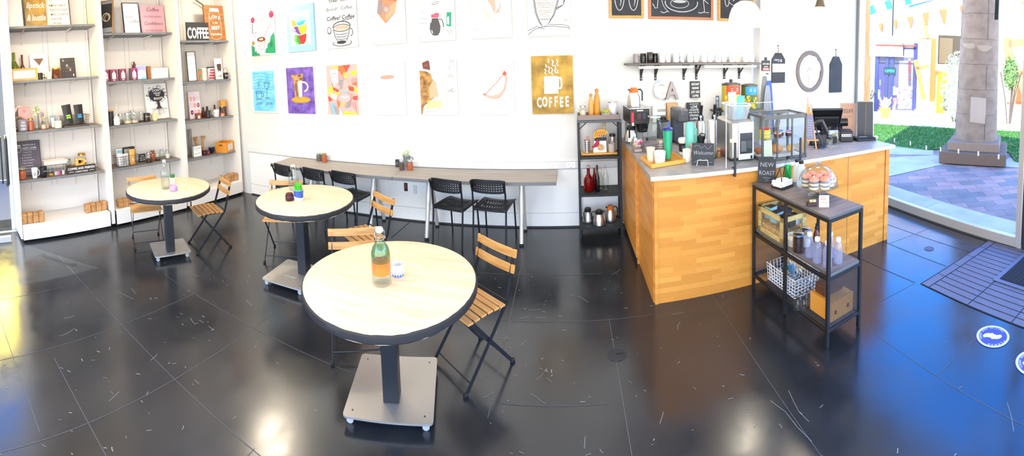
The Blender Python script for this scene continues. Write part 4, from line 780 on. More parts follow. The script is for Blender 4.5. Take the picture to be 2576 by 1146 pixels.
# --- right unit, top board
L = on(2, 0, 499, 97, .135); k = K(L); sign(L, RS, 66*k, 45*k, 'long black sign with big white serif COFFEE letters', lambda b: b.text('COFFEE', .5, .12, .84, '#f1f0ee', .03, sx=.62, maxw=.97), '#1d1e20', t=.03)
def d_best(b):
    for i in range(1, 7): b.line([(0, i/7), (1, i/7)], .004, '#6a4020')
    b.rect(.27, .82, .77, .86, '#c9dbe6'); b.rect(.29, .86, .75, .92, '#8fb2c9')
    P = [(.3, .82), (.24, .74), (.22, .6), (.22, .2), (.28, .06), (.5, .03), (.74, .06), (.8, .2), (.8, .6), (.78, .74), (.72, .82)]; b.line(P, .008, '#e6ded2')
    for i, ch in enumerate('LOVE'): b.text(ch, .32+.13*i, .60+.035*(1-abs(i-1.5)/1.5), .13, '#f4efe6', .03, rot=.3-.2*i)
    lines(b, [('is the', .5, .48, .08, 0)], '#f4efe6', 0, .35); lines(b, [('BEST', .51, .31, .14, 0)], '#f4efe6', .03); lines(b, [('ingredient', .51, .15, .1, 0)], '#f4efe6', .004, .4, .56)
L = on(2, 0, 562, 103, .19); k = K(L); sign(L, RS, 60*k, 88*k, 'brown plank sign with a jar outline reading love is the best ingredient', d_best, 'sign_wood', t=.03, lean=4)
L = SH.w(3.46, .42, 3.26); b = MB(); b.tube([(-.2, 0, .1), (-.06, .01, .03), (.06, 0, -.06), (.2, .02, -.18)], .012, '#6a5a4a', 7); b.tube([(-.02, .0, .01), (.12, -.02, .02), (.22, 0, -.06)], .006, '#7a6a58', 6); b.tube([(.06, 0, -.06), (.1, .03, -.16), (.09, .03, -.28)], .005, '#7a6a58', 6); solo('hanging_branch', 'bare brown twig hung on the back panel above the plank jar sign', 'branch', b, L, RS)
# --- right unit, second board
def d_min(b): b.line([(.4, .62), (.62, .58)], .012, '#a03030'); b.line([(.45, .4), (.55, .36)], .006, '#555555'); b.line([(.72, .28), (.8, .24)], .006, '#555555')
L = on(2, 1, 485, 198, .30); k = K(L); sign(L, RS, 27*k, 75*k, 'tall white print in thin black frame with tiny red mark', d_min, '#f2f1f0', '#1e1e22', .008, lean=3)
def tumb(px, py, d, h, r, m_, label, lid=None, band=None, sh=(2, 1)):
    L = on(sh[0], sh[1], px, py, d); k = K(L); o = thing('tumbler', label, 'tumbler', L, RS, 'travel cups'); b = MB(); b.lathe([(0, .001), (r*.78*k, .001), (r*k, h*.93*k), (r*.9*k, h*.93*k), (0, h*.9*k)], m_)
    if band: b.face(2*r*k, h*k, wrap=r*.9*k*1.04); band(b)
    b.build('cup', o)
    if lid: b = MB(); b.lathe([(r*1.04*k, h*.9*k), (r*1.04*k, h*.97*k), (r*.85*k, h*k), (0, h*k)], lid); b.build('lid', o)
    return o
tumb(503, 197, .25, 29, 4.6, '#c96a52', 'narrow red cup with green lid and band', '#2f8a45', lambda b: b.rect(0, .3, 1, .55, '#2f9a4a')); tumb(514, 197, .24, 31, 6, '#eee3cc', 'plain cream travel cup between red cup and patterned tumbler', '#eee9da')
tumb(531, 197, .27, 33, 10, '#f0e9e9', 'white tumbler with dark red blotches and black lid', '#2a2426', lambda b: [b.ell(.05+.18*(i % 5)+.06*(i//5), .15+.2*(i//5), .09, .09, '#a3203c', n=7) for i in range(20)])
def d_choc(b): b.poly([(.25, .72), (.85, .74), (.85, .52), (.72, .36), (.6, .42), (.42, .38), (.28, .5)], '#4a3c3a'); b.text('168', .5, .1, .16, '#34302f', 0, .2); [b.ell(.35+.1*i, .36, .03, .03, '#6a5a58', n=6) for i in range(4)]
L = on(2, 1, 553, 197, .3); k = K(L); sign(L, RS, 23*k, 53*k, 'white card with brown chocolate drawing and number 168', d_choc, '#f3f3f2', lean=4)
L = on(2, 1, 568, 197, .15); k = K(L); o = thing('mini_pot', 'small black pot with wire handle beside the chocolate card', 'pot', L, RS); b = MB(); b.lathe([(0, .001), (5*k, .001), (7*k, 6*k), (6.4*k, 14*k), (7*k, 16*k), (6*k, 16*k), (5.5*k, 4*k), (0, 3*k)], BLK); b.face(14*k, 16*k, wrap=7.1*k); b.text('Good', .5, .45, .3, WHT, 0); b.build('pot_body', o); b = MB(); b.tube([(cos(radians(a))*6.5*k, 0, 15*k+sin(radians(a))*14*k) for a in range(0, 181, 15)], .5*k, '#6a6660', 6); b.build('handle', o)
# --- right unit, third board
def d_don(b):
    for i, c in enumerate(('#e8b878', '#df8fa4', '#c6cfb4', '#f1d9dc', '#e89a86', '#8a4a60', '#6a2a3a', '#e7a8bc', '#e0806a')): x, y = .2+.3*(i % 3), .74-.25*(i//3); b.ell(x, y, .12, .085, c, n=18); b.ell(x, y, .035, .025, '#f5e8ee', n=10)
L = on(2, 2, 493, 296, .34); k = K(L); sign(L, RS, 34*k, 68*k, 'pink print with nine doughnuts leaning at the left end', d_don, '#f0dfe8', lean=3, name='art_print', cat='print')
L = on(2, 2, 501, 297, .22); k = K(L); sign(L, RS, 15*k, 15*k, 'small brown box with white label before the doughnut print', lambda b: b.rect(.3, .1, .7, .6, '#ece6da'), '#7a4c36', t=.05, name='box', cat='box')
for px, py, h, r, t in ((512, 291, 26, 5, 'amber syrup bottle with black top, left of the three'), (522, 290, 27, 5.6, 'amber syrup bottle with black top, middle of the three'), (541, 290, 28, 4.4, 'amber syrup bottle with black top, right of the three')):
    L = on(2, 2, px, py, .36); k = K(L); bottle(L, h*k, r*k, 'amber_glass', '#1d1a1a', t, 'tea', .4, .45, .4, caph=.3, group='amber syrup bottles')
L = on(2, 2, 524, 295, .22); k = K(L); mug(L, 18*k, 7*k, BLK, 'black mug before the amber syrup bottles', RS, lambda b: b.ell(.75, .6, .12, .16, '#a0a0a0'), handle=pi*.6)
L = on(2, 2, 545, 294, .22); k = K(L); mug(L, 18*k, 7*k, '#f0e9ec,.35', 'white mug with pink print and handle to the left', RS, lambda b: [b.text('hello', .55, .55-.2*i, .2, '#c790aa', 0) for i in range(3)], handle=pi)
L = on(2, 2, 562, 292, .27); k = K(L); o = thing('canister', 'orange and brown paper canister at the right end', 'canister', L, RS); b = MB(); b.lathe([(0, .001), (9*k, .001), (9*k, 24*k), (0, 24*k)], '#4a2f22'); b.build('canister_body', o); b = MB(); b.lathe([(9.4*k, 23*k), (9.4*k, 38*k), (0, 38*k)], '#c9872c,.5'); b.build('lid', o)
L = on(2, 2, 560, 292, .14); k = K(L); bottle(L, 25*k, 5.5*k, 'glass', '#b9b4b0', 'little bottle with red and yellow sticker before the orange canister', '#d98a5a', .3, .45, .4, lab=lambda b: [b.ell(.5, .55, .25, .3, '#d8443a'), b.rect(.2, .1, .8, .4, '#e8c84a'), b.rect(.35, .12, .65, .34, '#3a6ab0')])
# --- right unit, lowest board
L = on(2, 3, 482, 391, .40); k = K(L); sign(L, RS, 9*k, 66*k, 'narrow grey plank standing at the left end of the lowest shelf', None, '#8a8482', t=.03, name='plank', cat='plank')
for i, (px, tl) in enumerate(((499, -.14), (509, .12))):
    L = on(2, 3, px, 388, .35); k = K(L); b = MB(); b.tr = Matrix.Rotation(tl, 4, 'Y'); b.lathe([(0, .004), (2.5*k, .004), (4*k, 20*k), (3*k, 32*k), (6*k, 44*k), (5*k, 45*k), (0, 40*k)], 'kraft', n=12); solo('kraft_twist', ('left', 'right')[i]+' brown paper twist standing behind the coffee block sign', 'paper twist', b, L, RS, 'paper twists')
def d_cw(b): lines(b, [('COFFEE', .5, .66, .24, 0)], '#3f7a78', 0, .1); lines(b, [('makes the', .5, .5, .1, 0)], '#3f7a78', 0); lines(b, [('world', .5, .2, .26, 0)], '#3f7a78', 0, .3)
L = on(2, 3, 497, 392, .24); k = K(L); sign(L, RS, 24*k, 27*k, 'small white block sign with teal coffee world lettering', d_cw, '#f2f3f0', '#c9d0cc', .004, t=.04)
for px, py, h, r, t in ((515, 390, 12, 6, 'short plum candle glass beside the white coffee block'), (524, 388, 11, 5, 'small rose candle glass beside the plum one')):
    L = on(2, 3, px, py, .24); k = K(L); jar(L, h*k, r*k, '#b58aa0' if px == 515 else '#d98aa0', 'purple_glass' if px == 515 else 'pink_glass', t, .8, gl='purple_glass' if px == 515 else 'pink_glass', neck=1., name='candle', cat='candle')
L = on(2, 3, 533, 381, .28); k = K(L); b = MB(); b.lathe([(0, .001), (4*k, .001), (7.4*k, 7*k), (8.6*k, 14*k), (8*k, 14*k), (6.6*k, 6*k), (0, 3*k)], '#171c3c,.25'); solo('bowl', 'small navy blue bowl beside the orange crate', 'bowl', b, L)
L = on(2, 3, 566, 381, .2); k = K(L); o = thing('crate', 'orange wooden crate with white slatted label', 'crate', L, RS+radians(22)); b = MB(); w_, d_, h_ = 36*k, 30*k, 25*k
for c, d in (((0, -d_/2, h_/2), (w_, .01, h_)), ((0, d_/2, h_/2), (w_, .01, h_)), ((-w_/2, 0, h_/2), (.01, d_, h_)), ((w_/2, 0, h_/2), (.01, d_, h_)), ((0, 0, .006), (w_, d_, .01))): b.box(c, d, '#cf8526,.5', .002)
b.build('crate_body', o); b = MB(); b.face(w_, h_, o=(0, -d_/2-.005, 0)); b.rect(.2, .2, .85, .8, '#e9e4da'); [b.rect(.26+.09*i, .22, .3+.09*i, .78, '#a8a49c') for i in range(6)]; b.build('crate_label', o)
b = MB(); b.box((-w_/2-.0055, 0, h_*.75), (.002, d_*.35, h_*.12), '#5a3a14'); b.build('grip_hole', o)
# nothing on the boards may poke into the panels of its unit
bpy.context.view_layer.update()
def tidy(o):
    pts = []
    for m in [o]+list(o.children):
        if m.type == 'MESH': pts += [m.matrix_world @ Vector(v) for v in m.bound_box]
    loc = [((p.x-SH.o[0])*SH.e[0]+(p.y-SH.o[1])*SH.e[1], (p.x-SH.o[0])*SH.n[0]+(p.y-SH.o[1])*SH.n[1]) for p in pts]
    s0, s1, d1 = min(a[0] for a in loc), max(a[0] for a in loc), max(a[1] for a in loc); mid = (s0+s1)/2
    k = 0 if mid < 1.32 else (1 if mid < 2.58 else 2); a, c = BAY[k][0]+.027, BAY[k][1]-.029; ds = max(0, a-s0) or min(0, c-s1); dd = min(0, .476-d1)
    if ds or dd: o.location += Vector((SH.e[0]*ds+SH.n[0]*dd, SH.e[1]*ds+SH.n[1]*dd, 0))
for o in list(C.objects):
    if o.parent is None and 'label' in o and o.name.split('.')[0] not in ('shelving_unit', 'shelf_board') and o.location.x < -4.7 and 1. < o.location.y < 4.9 and o.location.z > .2: tidy(o)
# ================================================================ art wall
CY = AW-.002
def canvas(x0, x1, yt, yb, label, draw, board='#e2e2e0', ref=None, zt=None, zb=None):
    a, c = WY(x0, (yt+yb)/2, AW), WY(x1, (yt+yb)/2, AW); zt = zt or WY((x0+x1)/2, yt, AW).z; zb = zb or WY((x0+x1)/2, yb, AW).z
    w, h = c.x-a.x, zt-zb; o = thing('canvas_painting', label, 'painting', ((a.x+c.x)/2, CY-.03, zb), 0, 'canvases on the art wall'); b = MB(); b.box((0, .015, h/2), (w, .03, h), board, .003); b.build('canvas', o)
    b = MB(); b.face(w, h); b.n = .0005; draw(b); b.build('picture', o); return o
K0 = '#2a2a2c'; UP = (2.33, 3.02); LO = (1.404, 2.097)
def A1(b):
    b.text('Coffee', .42, .79, .095, K0, .002, .4, maxw=.42); b.text('Revolution', .42, .68, .06, K0, .002, .4, maxw=.42)
    b.ell(.1, .84, .09, .07, '#c22a4e'); b.ell(.9, .9, .1, .08, '#d02c58'); [b.ell(.86+.05*(i % 3), .86+.04*(i//3), .02, .02, '#7d1430', n=7) for i in range(6)]; b.line([(.9, .98), (.86, 1.)], .02, '#2f6a3a')
    b.line([(.95, .8), (.85, .74), (.82, .66), (.88, .62)], .006, K0); b.ell(.82, .64, .04, .045, K0, .006); [b.ell(.06+.02*(i % 2), .74-.04*i, .03, .015, '#4a4a50', n=7) for i in range(6)]
    for x in (.36, .42, .48): b.line([(x, .46), (x+.02, .52), (x-.01, .58), (x+.02, .63)], .005, '#b98a7a')
    b.ell(.43, .37, .17, .05, '#5a2c1c'); b.ell(.43, .37, .09, .025, '#d9b896'); b.ell(.43, .37, .17, .05, '#8a4a34', .007); b.line([(.26, .36), (.29, .24), (.26, .19), (.32, .13), (.5, .13), (.56, .19), (.55, .25), (.6, .36)], .009, '#8a4a34'); b.ell(.66, .3, .09, .05, '#8a4a34', .008)
    for i in range(14): b.ell(.32+.05*(i % 5), .3-.05*(i//5), .012, .01, '#b05a4a', n=7)
    for x, y in ((.16, .5), (.2, .45), (.22, .54), (.58, .48), (.66, .52), (.74, .56), (.62, .43), (.77, .62)): b.ell(x, y, .02, .014, '#8a2c44', n=7)
    b.poly([(0, 0), (.36, 0), (.3, .06), (.24, .04), (.2, .12), (.14, .08), (.13, .2), (.0, .26)], '#15805a'); b.poly([(.58, .04), (.62, .14), (.68, .16), (.7, .24), (.8, .28), (.84, .4), (1, .5), (1, .02)], '#16895f'); b.poly([(.78, .26), (.9, .32), (.92, .2), (.8, .14)], '#0f6a4a'); b.ell(.09, .3, .06, .05, '#8a7a2c')
def A2(b):
    b.n += .0003; b.rect(.14, .14, .86, .86, '#eef6fc'); b.rect(.2, .2, .8, .8, '#f7fafd')
    def cup(cx, cy, w, h, c1, c2, rot, rim):
        c, s = cos(rot), sin(rot); f = lambda x, y: (cx+(x*c-y*s)*w, cy+(x*s+y*c)*h)
        b.poly([f(-1, .8), f(1, .8), f(.8, -.3), f(.45, -.9), f(-.45, -.9), f(-.8, -.3)], c1); b.poly([f(-.4, .75), f(.95, .75), f(.75, -.3), f(.4, -.85), f(-.1, -.85), f(-.3, -.2)], c2); b.line([f(-1, .8), f(0, .66), f(1, .8)], .016, rim); b.line([f(-.95, .6), f(-1.35, .35), f(-1.05, -.1), f(-.75, -.3)], .016, c1)
    b.poly([(.22, .56), (.2, .7), (.34, .66), (.4, .52)], '#ef9a2c'); b.poly([(.34, .66), (.44, .75), (.62, .74), (.72, .64), (.4, .54)], '#8fdbe8'); b.poly([(.38, .62), (.72, .66), (.62, .56), (.46, .54)], '#23a9cf')
    cup(.53, .47, .24, .12, '#6a3c8e', '#f0cc18', .12, '#d8d0ec'); cup(.52, .27, .22, .13, '#2e8a3c', '#dd2620', .06, '#f1f1ee'); b.poly([(.28, .24), (.31, .38), (.38, .36), (.36, .2), (.42, .14), (.34, .16)], '#58b44a')
    b.line([(.14, .92), (.3, .72)], .008, '#8a6a9a'); b.text('art', .9, .05, .03, '#5a6a8a', 0, .3)
def A3(b):
    b.text('Tired?  Coffee.', .5, .93, .09, K0, .024, .15, maxw=.9); b.text('Bored?  Coffee.', .48, .76, .10, K0, .0, .1, maxw=.86); b.text('Coffee? Coffee', .49, .57, .115, K0, .022, .15, maxw=.9); b.line([(.55, .545), (.86, .56)], .012, K0)
    b.line(b.arc(.52, .42, .28, .11, 0, 180), .02, K0); b.ell(.52, .40, .25, .06, '#e7b9a8'); b.ell(.52, .40, .27, .07, K0, .014); [b.line([(.34+.08*i, .43), (.37+.08*i, .38), (.4+.08*i, .43)], .01, '#b05a4a') for i in range(5)]
    b.line([(.26, .38), (.3, .24), (.38, .14)], .014, K0); b.line([(.78, .38), (.73, .24), (.66, .14)], .014, K0)
    for y, w in ((.3, .21), (.25, .18), (.2, .15), (.15, .13)): b.line(b.arc(.52, y, w, .03, 200, 340, 8), .012, K0)
    b.line(b.arc(.78, .3, .09, .08, -80, 100, 10), .014, K0); b.line(b.arc(.52, .1, .3, .06, 150, 390, 20), .014, K0); b.ell(.5, .115, .15, .035, K0); b.line(b.arc(.12, .37, .06, .07, 0, 360, 14), .012, K0); b.line(b.arc(.12, .34, .03, .03, 180, 360, 6), .008, K0); b.text('s', .93, .04, .04, K0, 0, .3)
def A4(b):
    P = [(.28, .98), (.2, .62), (.44, .4), (.72, .58), (.8, .82), (.74, .98)]; b.poly(P, '#e98a60'); b.poly([(.44, .44), (.72, .58), (.78, .8), (.6, .72), (.46, .62)], '#f2a27a'); b.poly([(.28, .98), (.2, .62), (.34, .55), (.4, .95)], '#8a8486'); [b.line([(.24, .64+.05*i), (.38, .6+.06*i)], .006, '#e98a60') for i in range(6)]
    b.ell(.47, .66, .1, .08, '#8d8a92', .016); b.ell(.47, .66, .06, .045, '#a9a6ac'); b.line([(.4, .95), (.5, .84), (.62, .82), (.74, .88)], .014, '#a03a26'); b.poly([(.58, .84), (.72, .9), (.78, .78)], '#c2573e'); b.line([(.56, .98), (.7, .94)], .02, '#b04a30'); b.line([(.2, .62), (.44, .4), (.72, .58)], .008, '#d0664a'); b.text('ah', .06, .03, .04, '#777777', 0, .3)
def A5(b):
    for i, (t, y) in enumerate((('This', .93), ('is', .84), ('our', .62), ('thing', .5), ('folks', .42))): b.text(t, .14, y-.1, .07, '#5b6a8a', -.01, .4)
    b.poly([(.42, .98), (.6, .98), (.6, .86), (.42, .86)], '#cfe3ee'); [b.line([(.43+.05*i, .99), (.43+.05*i, .85)], .008, '#55606a') for i in range(4)]; b.line([(.4, .84), (.62, .84)], .02, '#4a4a4e'); b.poly([(.76, .9), (.78, .82), (.88, .82), (.9, .98), (.76, .98)], '#f0b428'); b.ell(.84, .92, .04, .03, '#e05a3a'); b.line(b.arc(.76, .92, .05, .04, 90, 270, 8), .01, '#7a6a3a')
    b.line([(.4, .66), (.5, .7), (.62, .7), (.6, .67), (.42, .655)], .007, K0)
    b.poly([(.38, .48), (.38, .42), (.58, .42), (.6, .49), (.52, .51), (.46, .49)], '#ea5468'); b.poly([(.4, .41), (.56, .41), (.62, .26), (.6, .16), (.54, .1), (.44, .1), (.37, .16), (.35, .26)], '#434548'); b.line([(.36, .34), (.34, .22), (.38, .14), (.42, .11)], .014, K0); b.line([(.58, .39), (.66, .38), (.7, .3), (.7, .24)], .014, K0); b.line([(.38, .2), (.4, .14)], .016, '#f2f2f2')
    b.poly([(.8, .5), (.92, .5), (.9, .24), (.78, .26)], '#159a72'); b.poly([(.81, .42), (.86, .42), (.85, .28), (.8, .29)], '#eef3f0'); [b.ell(.8+.03*i, .18-.03*(i % 3), .012, .008, '#555555', n=6) for i in range(5)]; b.text('ls', .06, .03, .04, '#555555', 0, .4)
def A6(b):
    b.ell(.47, .8, .14, .055, '#b0705a'); b.ell(.47, .8, .14, .055, '#8d4a38', .012); b.ell(.48, .79, .09, .03, '#b5705c'); b.poly([(.38, .7), (.6, .7), (.62, .5), (.58, .42), (.5, .58), (.42, .66)], '#dba894'); b.poly([(.58, .42), (.68, .5), (.74, .6), (.7, .44)], '#dba894'); b.poly([(.33, .6), (.36, .42), (.44, .34), (.5, .36), (.4, .44)], '#dfd6a0'); b.line(b.arc(.64, .55, .1, .1, -80, 60, 10), .006, '#c98a74'); b.line([(.06, .15), (.1, .17), (.14, .15)], .006, '#666666')
def A7(b):
    rn = random.Random(8)
    for j in range(4):
        o = rn.uniform(-.02, .02); b.line([(.14+o, 1.), (.14+o, .74), (.2+o, .4), (.28+o, .24), (.36, .16), (.46, .18), (.62+o, .36), (.74+o, .64), (.8+o, 1.)], .006, '#3a3a48')
    for i in range(24):
        y = .96-i*.03; x0, x1 = .17+max(0, .75-y)*.22, .78-max(0, .9-y)*.42; b.line([(x0+rn.uniform(-.02, .02), y), ((x0+x1)/2, y+rn.uniform(-.02, .02)), (x1+rn.uniform(-.02, .02), y+rn.uniform(-.03, .03))], .005, rn.choice(('#8a7a4a', '#a9986a', '#4a4a50')))
    for j in range(3): b.line([(.76, .95+.02*j), (.9, .88), (.93-.02*j, .7), (.85, .52), (.68, .44+.02*j)], .007, '#3a3a48')
    b.line([(.0, .03), (.16, .12), (.36, .16), (.6, .17), (.98, .13)], .008, '#3a3a48'); b.line([(.0, .1), (.22, .17), (.4, .12)], .008, '#3a3a48'); b.line([(.5, .2), (.8, .19), (.97, .16), (.98, .1)], .008, '#3a3a48'); b.line([(.86, .26), (.9, .27), (.94, .26)], .006, '#444444')
def L1(b):
    P = [(.04, .04), (.96, .02), (.97, .95), (.05, .98)]; b.rect(.06, .03, .94, .97, 'blue_wash'); rn = random.Random(1)
    for s in (.05, .95):
        for i in range(18): b.rect(s-.03, .05+i*.05, s+.03, .07+i*.05+rn.uniform(0, .02), 'blue_wash')
    for i in range(7): b.line([(.12, .9-.07*i), (.4, .93-.07*i), (.85, .87-.07*i)], .012, '#4f9ed4')
    b.line([(.3, .72), (.33, .66), (.29, .6), (.3, .55)], .009, '#2a4a6a'); b.ell(.3, .48, .12, .025, '#2a4a6a', .008); b.line([(.18, .48), (.2, .36), (.26, .33), (.36, .33), (.41, .38), (.42, .48)], .009, '#2a4a6a'); b.line(b.arc(.44, .42, .06, .05, -90, 90, 8), .009, '#2a4a6a')
    b.ell(.65, .7, .1, .02, '#2a4a6a', .008); b.line([(.55, .7), (.56, .6), (.62, .56), (.68, .56), (.75, .61), (.75, .7)], .009, '#2a4a6a'); b.line([(.65, .56), (.65, .35)], .009, '#2a4a6a'); b.ell(.66, .34, .09, .015, '#2a4a6a', .008); b.ell(.3, .31, .13, .015, '#2a4a6a', .006)
    b.text('am', .28, .18, .15, '#2a4a6a', -.014, .35); b.text('pm', .7, .18, .15, '#2a4a6a', -.014, .35)
def L2(b):
    b.rect(.0, .0, 1, 1, 'purple_wash'); b.ell(.5, .3, .36, .075, '#a3801e'); b.ell(.5, .3, .32, .05, '#b9942a'); b.poly([(.16, .84), (.64, .86), (.6, .72), (.55, .36), (.5, .33), (.34, .33), (.3, .36), (.26, .72)], 'brown_wash'); b.poly([(.42, .7), (.58, .72), (.56, .36), (.44, .35)], '#d5cdc8'); b.poly([(.3, .66), (.4, .66), (.4, .38), (.34, .38)], '#7a5a3e'); b.line(b.arc(.62, .58, .16, .1, -80, 100, 12), .035, '#eeeaf2'); b.poly([(.18, .82), (.62, .84), (.6, .78), (.24, .77)], '#a98a5a'); b.ell(.5, .82, .06, .03, '#6d4a2c')
def L3(b):
    T = '#d8422a,#ef6a2c,#e0a49c,#d98a8a,#f4d51e,#8f8c90,#e8e4e0,#7ab0dc'.split(','); rn = random.Random(12); b.rect(0, 0, 1, 1, '#e0a49c')
    for p, c in (([(0, .98), (.12, .98), (.2, .7), (.04, .72)], 2), ([(.2, .98), (.4, .98), (.38, .93), (.24, .94)], 4), ([(.4, .98), (.8, 1), (.66, .84), (.5, .78), (.4, .9)], 1), ([(.54, .99), (.8, .99), (.66, .84)], 0), ([(.98, .9), (.74, .82), (.96, .76)], 4), ([(.56, .84), (.66, .84), (.68, .74), (.6, .7)], 4), ([(.12, .9), (.4, .92), (.4, .7), (.34, .6), (.24, .56), (.16, .7)], 6), ([(.14, .76), (.2, .56), (.4, .5), (.36, .44), (.2, .5)], 0), ([(.06, .58), (.2, .56), (.18, .4), (.04, .4)], 4), ([(.4, .7), (.56, .72), (.5, .52), (.42, .5)], 5), ([(.6, .76), (.76, .6), (.74, .46), (.56, .5)], 2), ([(.8, .7), (.98, .66), (.98, .56), (.82, .6)], 1), ([(.7, .58), (.92, .54), (.86, .46), (.72, .48)], 0), ([(.88, .56), (1, .5), (1, .42), (.9, .44)], 4), ([(.54, .48), (.7, .48), (.68, .44), (.54, .44)], 7), ([(.02, .38), (.12, .34), (.16, .28), (.04, .26)], 0), ([(.1, .44), (.34, .4), (.3, .3), (.14, .34)], 6), ([(.2, .42), (.44, .46), (.36, .38)], 4), ([(.3, .3), (.42, .24), (.34, .12)], 1), ([(.46, .28), (.66, .26), (.5, .16)], 4), ([(.66, .24), (.76, .28), (.72, .12), (.56, .14)], 5), ([(.76, .44), (.86, .4), (.9, .28), (.8, .3)], 3), ([(.82, .36), (1, .38), (.96, .28), (.84, .3)], 0), ([(.08, .24), (.24, .22), (.4, .0), (.16, .0)], 7), ([(.16, .2), (.3, .16), (.38, .0), (.26, .0)], 5), ([(.02, .24), (.08, .2), (.14, 0), (0, 0)], 2), ([(.44, .14), (.62, .12), (.9, .18), (.92, .04), (.5, .06)], 2), ([(.5, .06), (.94, .04), (.98, 0), (.52, 0)], 4), ([(.4, .14), (.48, .06), (.5, 0), (.38, 0)], 6), ([(.78, .26), (.9, .26), (.92, .1), (.82, .12)], 3), ([(.4, .93), (.55, .78), (.6, .7), (.4, .7)], 3), ([(.96, .74), (.82, .72), (.84, .62), (.98, .66)], 3)): b.poly(p, T[c]); b.line(p, .004, '#c9c0bc', True)
    b.line(b.arc(.26, .8, .1, .04, 20, 160, 8), .02, '#9aa8d8'); b.ell(.36, .62, .06, .02, '#e2a0a8'); b.ell(.3, .77, .08, .015, '#f0b8b8'); b.ell(.58, .34, .2, .1, '#eda5a4'); b.poly([(.46, .36), (.54, .37), (.58, .35), (.66, .37), (.72, .36), (.6, .32)], '#faf6f2'); b.ell(.58, .34, .2, .1, '#d98a90', .006)
def L4(b): b.ell(.5, .72, .2, .035, '#ea9a80', n=20); b.ell(.5, .72, .2, .035, '#b0506a', .006); b.line([(.3, .7), (.7, .745)], .006, '#c46a58'); b.line([(.33, .36), (.5, .365), (.68, .38)], .004, '#77777a'); b.line([(.4, .55), (.62, .56)], .003, '#b5b3b0'); b.line([(.8, .66), (.86, .67)], .003, '#cccccc'); b.line([(.89, .02), (.93, .03)], .006, '#777777')
def L5(b):
    b.poly([(.03, .0), (.08, .16), (.3, .28), (.48, .36), (.4, .62), (.34, .66), (.3, .76), (.18, .8), (.0, .82), (.0, .02)], 'brown_wash'); b.poly([(.26, .3), (.5, .34), (.44, .6), (.36, .64), (.24, .5)], '#d8a480'); b.poly([(.1, .1), (.3, .12), (.56, .14), (.58, .24), (.4, .28), (.22, .26)], '#dcc88c'); b.line([(.24, .3), (.5, .29), (.64, .28), (.7, .34), (.72, .6), (.8, .66)], .005, '#9a9490'); b.line([(.1, .08), (.3, .06), (.42, .08), (.52, .14)], .006, '#6a6a6a')
    b.poly([(.08, .96), (.24, 1.), (.28, .98), (.3, .82), (.1, .84)], '#6a342a'); b.poly([(.08, .84), (.3, .8), (.3, .82), (.1, .85)], '#c9d3e8'); b.line([(.14, .9), (.22, .92)], .012, '#a86a5a'); rn = random.Random(4)
    for cx, cy, n, c in ((.86, .96, 12, '#8a93a8'), (.84, .86, 8, '#9aa0b0'), (.84, .7, 18, '#a9a6a4'), (.84, .46, 16, '#a2a09e'), (.92, .24, 12, '#b2b0ae')):
        for i in range(n): x, y = cx+rn.gauss(0, .05), cy+rn.gauss(0, .035); b.line([(x, y), (x+rn.uniform(-.05, .05), y+rn.uniform(-.04, .04))], .008, c)
    b.line([(.76, .3), (.72, .16), (.8, .04)], .003, '#c4c2c0')
def L6(b):
    P = b.arc(.5, .48, .38, .22, 35, -125, 20); b.poly([(.24, .36), (.3, .33), (.42, .29), (.55, .28), (.66, .3), (.78, .42), (.83, .56), (.84, .66), (.8, .74), (.76, .7), (.8, .6), (.74, .46), (.64, .37), (.48, .34), (.34, .35)], '#dfa596'); b.line([(.78, .72), (.6, .58), (.3, .37)], .010, '#a84838'); b.poly([(.72, .7), (.78, .77), (.84, .72), (.8, .68)], '#e0502c'); b.poly([(.22, .38), (.32, .37), (.3, .34)], '#d8583c'); b.line([(.22, .38), (.3, .32), (.46, .285), (.62, .3), (.76, .4), (.84, .6), (.82, .72)], .007, '#cf7a66'); b.poly([(.32, .27), (.62, .275), (.84, .3), (.7, .25), (.46, .235)], '#b9b9bf'); b.line([(.7, .76), (.78, .77)], .006, '#6a5a6a'); b.line([(.9, .03), (.94, .04)], .006, '#888888')
def L7(b):
    b.rect(0, 0, 1, 1, 'gold_wash')
    for i, (x, y0, y1) in enumerate(((.34, .68, .78), (.36, .8, .85), (.43, .7, .82), (.42, .88, .95), (.5, .67, .8), (.52, .82, .93), (.58, .7, .84), (.63, .82, .94), (.63, .7, .76))): b.line([(x-.02, y1), (x+.015, (y0*.3+y1*.7)), (x-.015, (y0*.7+y1*.3)), (x+.02, y0)], .018, '#f4f1e6')
    b.poly([(.3, .35), (.3, .65), (.64, .65), (.64, .62), (.66, .62), (.66, .44), (.64, .44), (.64, .35)], '#f7f6f2'); b.line([(.64, .62), (.7, .62), (.72, .58), (.72, .47), (.7, .44), (.64, .44)], .03, '#f7f6f2'); b.line([(.355, .44), (.355, .58)], .006, '#b09a5a')
    for i, ch in enumerate('COFFEE'): b.text(ch, .17+i*.135, .12+.01*(i % 2), .24, '#f7f6f2', .03, sx=.5)
for x0, x1, t, dr, bd in ((634, 693, 'white canvas with coffee cup, red flowers and green leaves, upper row far left', A1, '#e2e2e0'), (724, 793, 'pale blue canvas of stacked rainbow coffee cups, upper row', A2, '#8fc4ea'), (822, 900, 'white canvas with tired, bored, coffee lettering above a striped cup', A3, '#e2e2e0'), (936, 1022, 'white canvas with an orange hexagon machine drawing, upper row', A4, '#e3e3e1'), (1053, 1146, 'white canvas with a black coffee pot under a red lid', A5, '#e2e2e0'), (1187, 1288, 'white canvas with a faint peach mug sketch, upper row', A6, '#e2e2e0'), (1328, 1434, 'white canvas with a scribbled cup in black and gold thread lines', A7, '#e2e2e0')): canvas(x0, x1, 20, 100, t, dr, bd, zt=UP[1], zb=UP[0])
